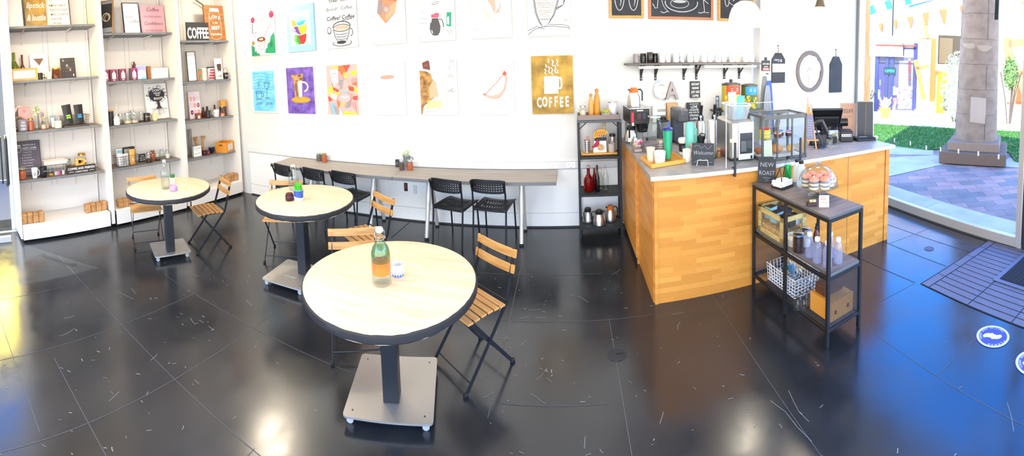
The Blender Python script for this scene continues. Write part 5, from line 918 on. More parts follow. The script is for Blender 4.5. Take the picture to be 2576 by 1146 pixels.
for x0, x1, t, dr, bd in ((638, 698, 'light blue canvas with am cup and pm wine glass, lower row far left', L1, '#f1f3f4'), (726, 794, 'purple canvas with a brown glass mug on a gold saucer', L2, '#d9d2e6'), (827, 904, 'canvas with a mosaic face in orange, pink and yellow shards', L3, '#f3f1ee'), (937, 1022, 'nearly blank canvas with one peach ellipse, lower row', L4, '#e2e2e0'), (1060, 1152, 'watercolour canvas of a brown cup on a cliff above flowers', L5, '#e2e2e0'), (1193, 1294, 'white canvas with a tilted pink outlined bowl, lower row', L6, '#e2e2e0'), (1339, 1442, 'gold canvas with white mug and COFFEE lettering, lower row far right', L7, '#9a7a2c')): canvas(x0, x1, 180, 287, t, dr, bd, zt=LO[1], zb=LO[0])
for px, py, t in ((690, 147, 'tiny blank wall plate under the first upper canvas'), (1470, 96, 'blank white wall plate right of the upper canvases')):
    p = WY(px, py, AW); b = MB(); b.box((0, -.005, 0), (.075, .008, .13), '#f0f0ef', .003); solo('wall_plate', t, 'wall plate', b, (p.x, AW-.0015, p.z), group='blank wall plates')
# sockets along the raceway
for i, px in enumerate((667, 716, 852, 918, 1155, 1235, 1388, 1436)):
    p = WY(px, (378, 384, 397, 402, 413, 415, 413, 412)[i], AW-.042); b = MB(); b.box((0, 0, 0), (.11, .004, .07), '#f2f2f1', .001)
    for x in (-.024, .024):
        b.box((x-.008, -.0022, .008), (.004, .002, .012), '#8a8a8a'); b.box((x+.008, -.0022, .008), (.004, .002, .012), '#8a8a8a'); b.box((x, -.0022, -.008), (.006, .002, .006), '#8a8a8a')
    b.box((0, -.0022, -.028), (.008, .002, .008), '#5a5a5c'); solo('wall_socket', f'white double socket on the raceway, {od8[i]} from the white shelving', 'socket', b, (p.x, p.y, .782), group='sockets on the raceway')
p = WY(1021, 470, AW-.014); b = MB(); b.box((0, 0, 0), (.05, .012, .11), '#241a1c', .003); b.box((0, -.007, .01), (.036, .003, .06), '#6a2424'); solo('wall_socket', 'dark red and black socket under the bar table', 'socket', b, p)
p = WY(1044, 476, AW-.014); b = MB(); b.box((0, 0, 0), (.05, .01, .11), '#cfcfce', .003); solo('wall_plate', 'plain grey plate under the bar table beside the dark socket', 'wall plate', b, p)
# chalk menus
def menu(x0, x1, yb, label, fr, draw):
    a, c = WY(x0, yb-10, AW), WY(x1, yb-10, AW); z = WY((x0+x1)/2, yb, AW).z; w, h = c.x-a.x, .92; o = thing('chalkboard', label, 'chalkboard', ((a.x+c.x)/2, CY-.02, z), 0, 'chalkboards over the mug shelf'); f = .032
    b = MB(); b.box((0, .012, h/2), (w-.02, .012, h-.02), 'chalkboard'); b.build('board', o); b = MB()
    for q, d in (((-w/2+f/2, .01, h/2), (f, .02, h)), ((w/2-f/2, .01, h/2), (f, .02, h)), ((0, .01, f/2), (w-2*f, .02, f)), ((0, .01, h-f/2), (w-2*f, .02, f))): b.box(q, d, fr, .002)
    b.build('frame', o); b = MB(); b.face(w, h, o=(0, .0055, 0)); b.n = .0004; draw(b); b.build('chalk_drawing', o)
def C1(b):
    for cx in (.3, .7): b.line(b.arc(cx, .3, .14, .2, 0, 360, 20), .008, CHK); b.line([(cx-.08, .4), (cx, .32), (cx+.05, .2)], .008, CHK); b.line([(cx-.04, .44), (cx+.08, .3), (cx+.02, .16)], .006, CHK)
    b.text('MOCHA', .5, .7, .1, CHK, 0)
def C2(b):
    b.line(b.arc(.5, .22, .25, .12, 170, 370, 20), .010, CHK); b.ell(.47, .21, .14, .06, CHK, .006); b.ell(.47, .235, .1, .02, '#b5b8bb'); b.line(b.arc(.5, .26, .3, .22, 160, 230, 8), .006, CHK); b.line([(.42, .4), (.47, .3), (.53, .4)], .012, CHK); b.line(b.arc(.64, .35, .05, .07, 180, 380, 12), .016, CHK)
    for p in ([(.06, .28), (.15, .3), (.13, .16)], [(.06, .2), (.1, .14), (.14, .15)], [(.18, .1), (.22, .08), (.28, .1)], [(.76, .1), (.8, .09), (.86, .11)], [(.84, .28), (.86, .1), (.93, .1)], [(.8, .3), (.92, .22)], [(.05, .42), (.2, .36)], [(.75, .4), (.9, .34)]): b.line(p, .008, CHK)
    b.text('COFFEE & TEA', .5, .6, .14, CHK, 0, maxw=.8)
def C3(b): b.line(b.arc(.25, .3, .06, .1, 0, 360, 16), .008, CHK); b.line([(.3, .3), (.4, .32), (.5, .38), (.7, .4)], .008, CHK); b.line([(.3, .26), (.42, .22), (.6, .26)], .008, CHK); b.text('LATTE', .5, .6, .12, CHK, 0); b.line([(.42, .28), (.46, .3)], .01, CHK)
menu(1532, 1619, 46, 'small chalkboard in light wood frame, left of the chalk menus', 'bamboo', C1); menu(1631, 1793, 49, 'wide chalkboard in reddish wood frame with a big chalk cup', '#b97a54', C2); menu(1805, 1893, 54, 'chalkboard in light wood frame partly hidden by the pendant lamp', 'bamboo', C3)
# mug shelf
SY0, SY1 = 4.64, AW-.003; sx0, sx1, sz = .69, 2.385, 1.99
o = thing('mug_shelf', 'long dark wall shelf with black brackets holding the row of mugs', 'shelf', ((sx0+sx1)/2, (SY0+SY1)/2, sz), 0); b = MB(); b.box((0, 0, -.0125), (sx1-sx0, SY1-SY0, .025), '#5c5652,.5', .003); b.build('board', o)
for x in (.90, 1.08, 1.44, 1.605, 1.985, 2.195):
    b = MB(); x -= (sx0+sx1)/2; y1 = (SY1-SY0)/2; b.box((x, y1-.004, -.12), (.028, .008, .19), '#1a1a1d'); b.box((x, 0, -.029), (.028, .2, .007), '#1a1a1d'); b.bar((x, y1-.02, -.14), (x, -.04, -.03), .02, .006, '#1a1a1d'); [b.cyl((x, y1-.0085, z), (x, y1-.011, z), .006, '#d9d9d9', n=8) for z in (-.07, -.19)]; b.build('bracket', o)
def tubes(p0, p1, q0, q1, t):
    a, c = WY(p0, 158, SY0-.0), WY(p1, 158, SY0-.0); o = thing('under_shelf_light', t, 'light', ((a.x+c.x)/2, SY0+.03, sz-.057), 0, 'strip lights under the mug shelf'); w = c.x-a.x; b = MB(); b.box((0, 0, .011), (w, .03, .022), '#f1efec', .003); b.build('housing', o); b = MB(); b.box((0, 0, -.003), (w*.96, .02, .006), 'led', .002); b.build('diffuser', o)
tubes(1607, 1747, 0, 0, 'white strip light under the left half of the mug shelf'); tubes(1773, 1905, 0, 0, 'white strip light under the right half of the mug shelf')
area('strip_light', (1.25, SY0+.03, sz-.07), .9, 2.5, (1, .95, .88), sy=.03); area('strip_light', (2.05, SY0+.03, sz-.07), .6, 1.8, (1, .95, .88), sy=.03)
md = [(1600, '#8a8586,.3', 23, -.9, 'grey mug at the left end of the mug shelf'), (1620, '#1c1b1d,.3', 24, 2.2, 'glossy black mug second from the left on the mug shelf'), (1635, '#2a211b,.25', 27, -1.2, 'tall dark brown mug on the mug shelf'), (1650, '#171517,.25', 24, -1.2, 'black mug with pale speckles beside the white mugs')]
for px, c, h, ha, t in md:
    p = WY(px, 151, 4.75); k = K(p); mug(Vector((p.x, 4.75+.05*(px in (1620, 1650)), sz+.0012)), h*k, 7.6*k, c, t, 0, (lambda b: [b.ell(.4+.07*i, .6+.06*(i % 2), .02, .025, '#c9c4be', n=6) for i in range(5)]) if px in (1620, 1650) else None, handle=ha)
mn = ['first', 'second', 'third', 'fourth', 'fifth', 'sixth', 'seventh', 'eighth', 'ninth', 'tenth', 'eleventh', 'twelfth', 'thirteenth', 'fourteenth']
px = 1665; hw = (26, 22, 23, 25, 24, 23, 22, 24, 21, 22, 22, 21, 20, 20)
for i in range(14):
    ha = (.6, 2.7, -.5, 2.8, 2.7, 2.8, 2.7, -.4, 2.6, .3, .3, 2.8, .4, 2.7)[i]; p = WY(px, 151, 4.75); k = K(p)
    dr = (lambda b: [b.rect(.3, .3+.14*j, .42, .38+.14*j, '#4a4e6a') for j in range(4)]) if i in (8, 10) else ((lambda b: b.ell(.5, .5, .1, .15, '#d9a040')) if i == 11 else None)
    mug(Vector((p.x, 4.745+.05*(i % 2), sz+.0012)), hw[i]*k, 7.9*k, ('#dfdfdf,.3', '#d3d6e2,.3')[i in (3, 8, 9, 10)], f'white mug, {mn[i]} from the black mugs in the row on the wall shelf', 0, dr, 'white mugs on the wall shelf', ha); px += 17.6
# letters and slogans behind the counter
def wl(px0, px1, yt, yb, ch, fm, em, label, dep=.04, draw=None, **kw):
    a, c = WY(px0, (yt+yb)/2, AW), WY(px1, (yt+yb)/2, AW); z0, z1 = WY(px0, yb, AW).z, WY(px0, yt, AW).z; letter(Vector(((a.x+c.x)/2, AW-dep-.003, z0)), 0, ch, z1-z0, c.x-a.x, dep, fm, em, label, draw=draw, name='hanging_letter', **kw)
wl(1642, 1673, 202, 248, 'C', '#efeef2', '#c9c6cc', 'white floral letter C on the wall, first of the cafe letters', draw=lambda b: [b.ell(.3, .9, .2, .05, '#9a98a8'), b.ell(.62, .25, .12, .07, '#b9b4d8')], bold=.03, group='cafe wall letters')
wl(1672, 1706, 205, 250, 'A', '#8f8a8c', '#8a5a34', 'grey letter A with brown edge on the wall', bold=.03, group='cafe wall letters')
wl(1640, 1672, 266, 306, 'F', '#f4f3f1', '#d9d4ce', 'white letter F on the wall below the letter C', bold=.03, group='cafe wall letters')
wl(1676, 1704, 258, 306, 'E', 'cork', '#a8741e', 'cork and gold letter E on the wall below the letter A', draw=lambda b: b.poly([(0, .0), (1, 0), (1, .22), (.3, .3), (.3, .4), (0, .3)], '#c08a22') if 0 else b.rect(0, 0, .2, .3, '#c08a22'), bold=.03, group='cafe wall letters')
def wsign(px0, px1, yt, yb, label, draw, y=AW, **kw):
    a, c = WY(px0, (yt+yb)/2, y), WY(px1, (yt+yb)/2, y); z0, z1 = WY((px0+px1)/2, yb, y).z, WY((px0+px1)/2, yt, y).z; t = kw.pop('t', .035); return sign(Vector(((a.x+c.x)/2, y-t-.003, z0)), 0, c.x-a.x, z1-z0, label, draw, t=t, **kw)
wsign(1735, 1759, 204, 245, 'small black block sign reading instant human just add coffee', lambda b: [b.text(t, .5, .76-.235*i, .2, '#eeeeec', .01, sx=.6, maxw=.86) for i, t in enumerate(('INSTANT', 'HUMAN', 'JUST ADD', 'COFFEE'))], board='#2a2a2e')
wsign(1726, 1761, 257, 303, 'larger black block sign about love laughter and strong coffee', lambda b: [b.text(t, .5, y, s, '#e4eef2', .012, sx=.75, maxw=.86) for t, y, s in (('THIS HOME RUNS ON', .9, .07), ('LOVE', .7, .21), ('LAUGHTER', .56, .14), ('AND CUPS OF', .43, .12), ('STRONG', .25, .17), ('COFFEE', .06, .18))], board='#2a2a2e')
# ---- the wall by the window
def rsign(px0, px1, yt, yb): a, c = WY(px0, (yt+yb)/2, RWY), WY(px1, (yt+yb)/2, RWY); z0, z1 = WY((px0+px1)/2, yb, RWY).z, WY((px0+px1)/2, yt, RWY).z; return (a.x+c.x)/2, c.x-a.x, z0, z1-z0
def tagboard(px0, px1, yt, yb, ytop, label, draw):
    x, w, z, h = rsign(px0, px1, yt, yb); o = thing('tag_board', label, 'tag', (x, RWY-.021, z), 0, 'big tag shaped boards'); b = MB(); b.prism([(-w/2, 0), (w/2, 0), (w/2, h*.78), (w*.22, h), (-w*.22, h), (-w/2, h*.78)], 0, .018, 'chalkboard'); b.build('board', o)
    zt = WY(px0, ytop, RWY).z-z; b = MB(); b.tube([(-.004, .006, h*.95), (-.006, .008, zt)], .004, '#9a8474', 6); b.tube([(.006, .006, h*.95), (-.004, .008, zt)], .004, '#9a8474', 6); b.cyl((-.005, .018, zt), (-.005, 0, zt), .008, '#5a4a40', n=8); b.build('hanging_cord', o)
    if draw: b = MB(); b.face(w, h); b.n = .0005; draw(b); b.build('chalk_drawing', o)
def T1(b): rn = random.Random(6); [b.ell(.2+.6*rn.random(), .68+.12*rn.random(), .05, .015, '#b9bcc0', n=7) for i in range(14)]; b.rect(.03, .36, .97, .64, '#eceef0'); b.text('today', .5, .45, .1, '#6a6a70', 0, .3)
tagboard(1940, 1973, 133, 208, 114, 'dark tag shaped board with white chalk and pale label, left of the tree ring', T1); tagboard(2086, 2116, 142, 232, 124, 'plain dark tag shaped board hanging right of the tree ring', None)
x, w, z, h = rsign(1997, 2074, 125, 231); o = thing('tree_plaque', 'round wooden ring with white tree cut-out hanging on the wall', 'wall art', (x, RWY-.024, z), 0); R_ = h/2*.98
b = MB(); n = 48; P = [(cos(2*pi*i/n), sin(2*pi*i/n)) for i in range(n)]; vs = [(c*r*.78, y, R_+s*r) for y in (0, .022) for r in (R_, R_*.80) for c, s in P]; fs = []
for i in range(n): j = (i+1) % n; fs += [(i, j, n+j, n+i), (2*n+i, 3*n+i, 3*n+j, 2*n+j), (i, 2*n+i, 2*n+j, j), (n+i, n+j, 3*n+j, 3*n+i)]
b.add(vs, fs, '#6f6460,.6'); b.build('ring', o); b = MB(); rn = random.Random(21); tw = '#f4f4f3'
b.prism([(-.035*R_/.3, .14*R_), (.05*R_/.3, .14*R_), (.02*R_/.3, .6*R_), (.03*R_/.3, .95*R_), (-.02*R_/.3, .95*R_), (-.01*R_/.3, .6*R_)], .006, .016, tw)
for a, L_ in ((35, .5), (60, .6), (90, .62), (118, .6), (145, .5), (20, .42), (160, .42)): x0, z0 = 0, .8*R_; b.bar((x0, .0115+a*.00001, z0), (cos(radians(a))*L_*R_*.8, .0115+a*.00001, z0+sin(radians(a))*L_*R_), .008, .02, tw, (0, 1, 0))
for i in range(44): a, q_ = rn.uniform(-.15, pi+.15), rn.uniform(.3, .66)*R_; b.blob((cos(a)*q_*.82, .011, 1.08*R_+sin(a)*q_*.95), (.05, .004+.0001*i, .045), tw, 8, 4)
b.build('tree_cutout', o)
def K1(b): lines(b, [('KITCHEN', .5, .6, .2), ('HEART', .5, .36, .14), ('HOME', .5, .1, .2)], '#e8e8ea', .01, 0, .8); b.rect(.08, .05, .92, .3, '#c9504a'); b.text('HOME', .5, .1, .2, '#f2f2f2', .01, maxw=.7)
x, w, z, h = rsign(1915, 1935, 152, 178); o = sign((x, RWY-.021, z), 0, w, h, 'small black and red kitchen sign shaped like a cutting board', K1, '#2d2e34', t=.015); b = MB(); b.box((0, .008, h+.02), (w*.3, .012, .045), '#2d2e34', .002); b.build('handle', o)
x, w, z, h = rsign(1921, 1940, 186, 250); o = thing('apron', 'grey and blue aprons hung together from a hook in the corner', 'apron', (x-.02, RWY-.006, z-.46), 0)
for k, (dx, c, hh) in enumerate(((-.03, '#6d7076', .52), (.03, '#2f52b0', .46), (.0, '#8d9096', .40))):
    b = MB(); n = 10; vs = []; H_ = hh+.25
    for i in range(13):
        z_ = H_*(1-i/12); wd = .025+.055*(i/12)**.6
        for j in range(n+1): u = j/n*2-1; vs.append((dx+u*wd, -.012-.014*k-.012*cos(u*9+i*.3)*(i/12), z_))
    b.add(vs, [(i*(n+1)+j, i*(n+1)+j+1, (i+1)*(n+1)+j+1, (i+1)*(n+1)+j) for i in range(12) for j in range(n)], c); b.build('cloth', o, smooth=70)
b = MB(); b.cyl((0, .004, .80), (0, -.05, .80), .008, '#3a3a3c', n=8); b.build('hook', o)
# ================================================================ long bar table, its jars and black chairs
def bar_table(x0, x1, y0, y1, legs, label):
    z = .73; cx, cy = (x0+x1)/2, (y0+y1)/2; o = thing('bar_table', label, 'table', (cx, cy, 0), 0, 'long bar tables along the art wall'); b = MB(); b.box((0, 0, z-.0005), (x1-x0, y1-y0, .001), 'bar_top'); b.box((0, 0, z-.020), (x1-x0, y1-y0, .036), '#6b6d70,.6', .002); b.build('tabletop', o)
    for lx in legs:
        for s in (-1, 1):
            b = MB(); t, f = Vector((lx-cx, s*.02, z-.04)), Vector((lx-cx+.0, s*.2, .02)); m_ = t.lerp(f, .55); b.cyl(t, m_, .028, 'alu', n=16); b.cyl(m_, f, .0235, 'alu', n=16); lg = b.build('leg', o); b = MB(); b.cyl(f, f-Vector((0, 0, .02)), .026, '#18181a', n=14); b.build('foot_cap', lg)
        b = MB(); b.box((lx-cx, 0, z-.045), (.09, .22, .012), 'alu', .002); b.build('leg_plate', o)
bar_table(-2.04, -.14, 4.36, 4.865, (-.545, -1.655), 'long grey wood bar table against the art wall, right half with two black chairs'); bar_table(-3.945, -2.045, 4.36, 4.865, (-2.40, -3.36), 'long grey wood bar table against the art wall, left half beside the shelving')
def perf(b, fn, us, vs, solid, m, t):
    nu, nv = len(us), len(vs); P = [[Vector(fn(u, v)) for v in vs] for u in us]; N_ = {}
    base = [];
    for i in range(nu):
        for j in range(nv):
            du = P[min(i+1, nu-1)][j]-P[max(i-1, 0)][j]; dv = P[i][min(j+1, nv-1)]-P[i][max(j-1, 0)]; nn = du.cross(dv).normalized()*t/2; base += [P[i][j]+nn, P[i][j]-nn]
    I = lambda i, j, s: 2*(i*nv+j)+s; fs = []; ok = lambda i, j: 0 <= i < nu-1 and 0 <= j < nv-1 and solid(i, j)
    for i in range(nu-1):
        for j in range(nv-1):
            if not ok(i, j): continue
            fs += [(I(i, j, 0), I(i+1, j, 0), I(i+1, j+1, 0), I(i, j+1, 0)), (I(i, j, 1), I(i, j+1, 1), I(i+1, j+1, 1), I(i+1, j, 1))]
            for di, dj, a, c in ((-1, 0, (i, j), (i, j+1)), (1, 0, (i+1, j+1), (i+1, j)), (0, -1, (i+1, j), (i, j)), (0, 1, (i, j+1), (i+1, j+1))):
                if not ok(i+di, j+dj): fs.append((I(*a, 0), I(*c, 0), I(*c, 1), I(*a, 1)))
    b.add(base, fs, m)
def black_chair(L, rz, label):
    o = thing('perforated_chair', label, 'chair', L, rz, 'black perforated chairs at the bar table'); PL = '#17181b,.42'; TB = '#121316,.4'
    us = [-.195]; 
    for i in range(12): us += [-.165+i*.0282, -.165+i*.0282+.0165]
    us = sorted(us+[.195]); vs = [0, .014]
    for j in range(4): vs += [.024+j*.026, .024+j*.026+.013]
    vs += [.142, .155]
    ins = lambda i, j: not (i >= 1 and i % 2 == 1 and i < len(us)-2 and j >= 2 and j % 2 == 0 and j < len(vs)-3)
    b = MB(); perf(b, lambda u, v: (u*(1-.0*v), .205+.03*(1-(u/.195)**2)+.06*v, .618+v-.012*(abs(u)/.195)**4*(1 if v > .1 else -1)), us, vs, ins, PL, .014); b.build('backrest', o)
    us2 = [-.195+.39*i/26 for i in range(27)]; vs2 = [-.2+.4*j/10 for j in range(11)]
    b = MB(); perf(b, lambda u, v: (u, v, .435-.02*cos(u*pi/.39)+(.012*max(0, (-v-.1)/.1)*-1)), us2, vs2, lambda i, j: not (i % 2 == 1 and 3 < i < 23 and 2 <= j <= 7 and j != 5), PL, .012); b.build('seat', o)
    for s in (-1, 1):
        b = MB(); b.tube([(s*.19, .245, 0), (s*.19, .20, .42), (s*.19, .21, .62), (s*.19, .262, .76)], .0105, TB, 8); b.build('leg', o)
        b = MB(); b.tube([(s*.185, -.20, 0), (s*.18, -.165, .41), (s*.18, -.15, .425), (s*.185, .2, .415)], .0105, TB, 8); b.build('leg', o)
    b = MB(); b.tube([(-.18, -.12, .41), (.18, -.12, .41)], .008, TB, 7); b.tube([(-.19, .19, .41), (.19, .19, .41)], .008, TB, 7); b.build('seat_frame', o); return o
# backs towards the viewer: chair front is -y, so they are turned about
ch = black_chair(Vector((-1.30, 4.50, 0)), pi-radians(14), 'left chair of the pair of black perforated chairs by the angled table leg')
for x, y, a, t in ((-.85, 4.53, -8, 'black perforated chair at the bar table, rightmost of the row'), (-2.64, 4.50, -9, 'black perforated chair behind the second round table, its seat edge showing'), (-3.10, 4.50, -10, 'black perforated chair tucked under the left half of the bar table'), (-3.61, 4.50, -12, 'black perforated chair under the far left end of the bar table')): dup(ch, Vector((x, y, 0)), pi+radians(a), t)
def bar(px, py, z=.7305): return Z(px, py, z)
L = bar(803, 404); k = K(L); jar(L, 20*k, 7*k, '#6a625c', 'chrome', 'jar of grey pepper on the left of the bar table', .9, 'spice jars on the bar table'); L = bar(817, 407); k = K(L); jar(L, 22*k, 7*k, 'chili', 'gold', 'jar of red chili flakes beside the grey pepper jar on the bar table', .9, 'spice jars on the bar table')
L = bar(1011, 427); k = K(L); jar(L, 26*k, 7*k, '#5a4438', 'chrome', 'jar of brown spice before the grey pitcher on the bar table', .9, 'spice jars on the bar table'); L = bar(1032, 427); k = K(L); jar(L, 26*k, 8*k, 'chili', 'chrome', 'jar of red chili flakes before the grey pitcher on the bar table', .9, 'spice jars on the bar table')
L = bar(999, 420); k = K(L); sign(L, 0, 9*k, 19*k, 'little dark block with pale writing beside the brown spice jar', lambda b: [b.text('?', .5, .3, .5, CHK, 0)], '#26262a', t=.03)
L = bar(1024, 417); k = K(L); o = thing('pitcher', 'grey metal pitcher holding pale flowers on the bar table', 'pitcher', L, 0); b = MB(); b.lathe([(0, .001), (10*k, .001), (10.5*k, 4*k), (9*k, 20*k), (10*k, 26*k), (9*k, 26*k), (8*k, 20*k), (0, 18*k)], '#7d7f80,.4,.3'); b.build('pitcher_body', o); b = MB(); b.tube([(9*k, 0, 24*k), (16*k, 0, 23*k), (17*k, 0, 12*k), (10*k, 0, 6*k)], 1.2*k, '#6f7172,.4,.3', 8); b.build('handle', o)
b = MB(); rn = random.Random(3); [b.blob((rn.uniform(-9, 9)*k, rn.uniform(-5, 5)*k, (28+rn.uniform(-2, 12))*k), (4*k, 4*k, 3*k), rn.choice(('#f0efd8', '#e9ecd2', '#a9b88a')), 7, 5, .002) for i in range(16)]; b.build('flowers', o)
# ================================================================ round tables
def round_table(cx, cy, r, z, col, ang, base, label, rough_edge=False):
    o = thing('round_table', label, 'table', (cx, cy, 0), 0, 'round cafe tables'); tp = z
    b = MB(); b.lathe([(r-.004, tp-.008), (r-.003, tp-.002), (r-.008, tp), (0, tp)], 'oak_top', n=72); b.lathe([(0, tp-.062), (r-.012, tp-.062), (r-.010, tp-.056)], 'oak_top', n=72); b.build('tabletop', o)
    b = MB(); n = 96; vs = []; rn = random.Random(int(cx*100)); pr = ((-.003, -.006), (.005, -.012), (.007, -.03), (.006, -.046), (-.006, -.057))
    for k, (dr, dz) in enumerate(pr): vs += [(cos(2*pi*i/n)*(r+dr+rn.uniform(-.0012, .0012)), sin(2*pi*i/n)*(r+dr+rn.uniform(-.0012, .0012)), tp+dz+(rn.uniform(-.0025, .0025) if k in (0, 4) else 0)) for i in range(n)]
    b.add(vs, [(k*n+i, (k+1)*n+i, (k+1)*n+(i+1) % n, k*n+(i+1) % n) for k in range(len(pr)-1) for i in range(n)], '#232326,.6'); part_label(b.build('edge_band', o), 'black taped edge band')
    px, py = col[0]-cx, col[1]-cy; zb = .068
    b = MB(); b.box((px, py, (zb+tp-.06)/2), (.095, .095, tp-.06-zb), '#25272a,.45,.3', .004, ang); b.build('pedestal', o)
    b = MB(); R = Matrix.Translation((base[0]-cx, base[1]-cy, 0)) @ Matrix.Rotation(ang, 4, 'Z'); b.tr = R; s = base[2]/2; c_ = .025; P = []
    for a, e in ((1, 1), (-1, 1), (-1, -1), (1, -1)):
        for i in range(5): t = radians({(1, 1): 0, (-1, 1): 90, (-1, -1): 180, (1, -1): 270}[a, e]+22.5*i); P.append((a*(s-c_)+cos(t)*c_, e*(s-c_)+sin(t)*c_))
    b.prism(P, .056, .068, 'steel_plate', 'z'); bp_ = part_label(b.build('base_plate', o), 'brushed steel base plate')
    b = MB(); b.tr = R; b.box((0, 0, .0688), (.14, .14, .0016), 'steel_plate')
    for a in (-1, 1):
        for e in (-1, 1): b.cyl((a*(s-.05), e*(s-.05), .0675), (a*(s-.05), e*(s-.05), .0695), .006, '#6a6864,.4,.8', n=8)
    b.build('weld_plate', bp_)
    for a in (-1, 1):
        for e in (-1, 1):
            b = MB(); b.tr = R; x, y = a*(s-.04), e*(s-.04); b.box((x, y, .047), (.03, .02, .018), '#c9c9c9,.4,.6', .002); b.cyl((x-.004, y-.009, .021), (x-.004, y+.009, .021), .0205, '#a9a7a3,.5', n=16); b.build('caster', bp_)
    return o
round_table(-1.062, 2.158, .520, .785, (-1.062, 2.122), radians(15.5), (-1.09, 2.205, .52), 'nearest round table with pale wood top, black edge and steel base')
round_table(-2.457, 3.19, .484, .785, (-2.45, 3.115), radians(5), (-2.53, 3.05, .46), 'second round table from the front, with blue and white succulent pot')
round_table(-3.995, 2.625, .488, .785, (-3.95, 2.575), radians(67), (-4.03, 2.62, .42), 'farthest round table by the shelving, with white plant pot')
# ================================================================ folding chairs
def folding_chair(L, rz, label):
    o = thing('folding_chair', label, 'chair', L, rz, 'folding wood slat chairs'); ST = '#16181c,.45'
    for i in range(6):
        b = MB(); b.box((0, -.155+i*.054, .452-.004*abs(i-2.5)), (.385, .044, .014), 'chair_wood', .003); b.build('seat_slat', o)
    for z, y in ((.655, .208), (.752, .232)):
        b = MB(); n = 8; vs = []
        for i in range(n+1):
            u = i/n*2-1; yy = y-.012*(1-u*u)+.006
            vs += [(u*.2, yy-.006, z-.026), (u*.2, yy+.006, z-.026), (u*.2, yy+.012+.004, z+.026), (u*.2, yy+.004, z+.026)]
        b.add(vs, [(i*4+j, i*4+(j+1) % 4, i*4+4+(j+1) % 4, i*4+4+j) for i in range(n) for j in range(4)]+[(3, 2, 1, 0), tuple(n*4+k for k in range(4))], 'chair_wood'); b.build('back_slat', o)
    for s in (-1, 1):
        b = MB(); x = s*.182
        for p, q in (((x, -.205, .012), (x, .158, .45)), ((x, .158, .45), (s*.172, .205, .60)), ((s*.172, .205, .60), (s*.168, .256, .78))): b.bar(p, q, .006, .024, ST, (1, 0, 0))
        lg = b.build('back_leg', o); b = MB(); b.box((x, -.21, .012), (.024, .034, .024), '#141416,.6', .005); b.build('rubber_foot', lg)
        b = MB(); x = s*.170; b.bar((x, .20, .012), (x, -.135, .432), .006, .024, ST, (1, 0, 0)); b.bar((x, -.15, .438), (x, .15, .438), .006, .02, ST, (1, 0, 0)); b.cyl((x-s*.01, .0, .262), (x+s*.024, .0, .262), .006, ST, n=8); lg = b.build('front_leg', o); b = MB(); b.box((x, .205, .012), (.024, .034, .024), '#141416,.6', .005); b.build('rubber_foot', lg)
    b = MB(); b.cyl((-.182, -.165, .06), (.182, -.165, .06), .005, ST, n=8); b.build('rung', o); b = MB(); b.cyl((-.17, .14, .087), (.17, .14, .087), .005, ST, n=8); b.build('rung', o); b = MB(); b.cyl((-.195, .158, .455), (.195, .158, .455), .006, ST, n=8); b.build('rung', o); return o
fc = folding_chair(Vector((-.675, 2.60, 0)), radians(-38), 'folding chair with wood slats standing right of the nearest round table')
for x, y, a, t in ((-1.535, 2.545, 30, 'folding chair behind the nearest table, its backrest facing the room corner'), (-1.92, 3.39, -33, 'folding chair right of the second round table, backrest by the bar table leg'), (-2.96, 3.43, 27, 'folding chair left of the second round table, partly under it'), (-4.50, 2.597, 66, 'folding chair left of the farthest table, in front of the middle shelving'), (-3.86, 3.09, -22, 'folding chair right of the farthest table, seen from its side')): dup(fc, Vector((x, y, 0)), radians(a), t)
# ================================================================ on the round tables
ZT = .7862
def swing_bottle(px, py, h, r, label, fill=None, lv=.0, tall=False):
    L = Z(px, py, ZT); k = K(L); h *= k; r *= k; o = thing('swing_top_bottle', label, 'bottle', L, 0, 'swing top water bottles'); b = MB()
    b.lathe([(0, .002), (r*.9, .002), (r, h*.03), (r*1.0, h*.5), (r*.97, h*.56), (r*.8, h*.66), (r*.52, h*.74), (r*.40, h*.79), (r*.36, h*.90), (r*.44, h*.905), (r*.44, h*.925)], 'glass', n=32); b.build('bottle_body', o)
    if fill: b = MB(); b.lathe([(0, h*.06), (r*.88, h*.06), (r*.94, h*.08), (r*.94, h*lv), (0, h*lv)], fill, n=28); b.build('water', o)
    if tall: b = MB(); b.lathe([(r*.95, h*lv), (r*.95, h*.41), (0, h*.41)], 'tea', n=28); part_label(b.build('orange_refraction', o), 'orange band standing for refraction in the glass'); b = MB(); b.lathe([(r*.96, h*.415), (r*.96, h*.56), (r*.79, h*.66), (r*.5, h*.74)], 'refracted_green', n=28); part_label(b.build('green_refraction', o), 'green shoulder band standing for refraction of the lawn')  # lawn and counter refracted in the bottle, put in as tinted bands
    b = MB(); b.lathe([(r*.22, h*.91), (r*.36, h*.93), (r*.40, h*.965), (r*.34, h*1.0), (0, h*1.0)], '#f1efec,.4', n=18); st_ = b.build('stopper', o)
    b = MB(); b.tube([(r*.42, 0, h*.80), (r*.62, 0, h*.83), (r*.52, 0, h*.965), (r*.3, 0, h*.975)], .0016, 'chrome', 6); b.tube([(-r*.42, 0, h*.80), (-r*.62, 0, h*.83), (-r*.52, 0, h*.965), (-r*.3, 0, h*.975)], .0016, 'chrome', 6); b.tube([(cos(a)*r*.43, sin(a)*r*.43, h*.80) for a in [2*pi*i/14 for i in range(14)]], .0016, 'chrome', 6, True); b.build('wire_clip', st_); return o
swing_bottle(961, 712, 146, 25, 'swing top bottle with orange and green refraction colours on the nearest round table', 'water', .2, True)
swing_bottle(740, 478, 65, 13, 'swing top water bottle on the second round table', 'water', .4)
swing_bottle(417, 474, 73, 11, 'swing top water bottle on the farthest round table', 'water', .42)
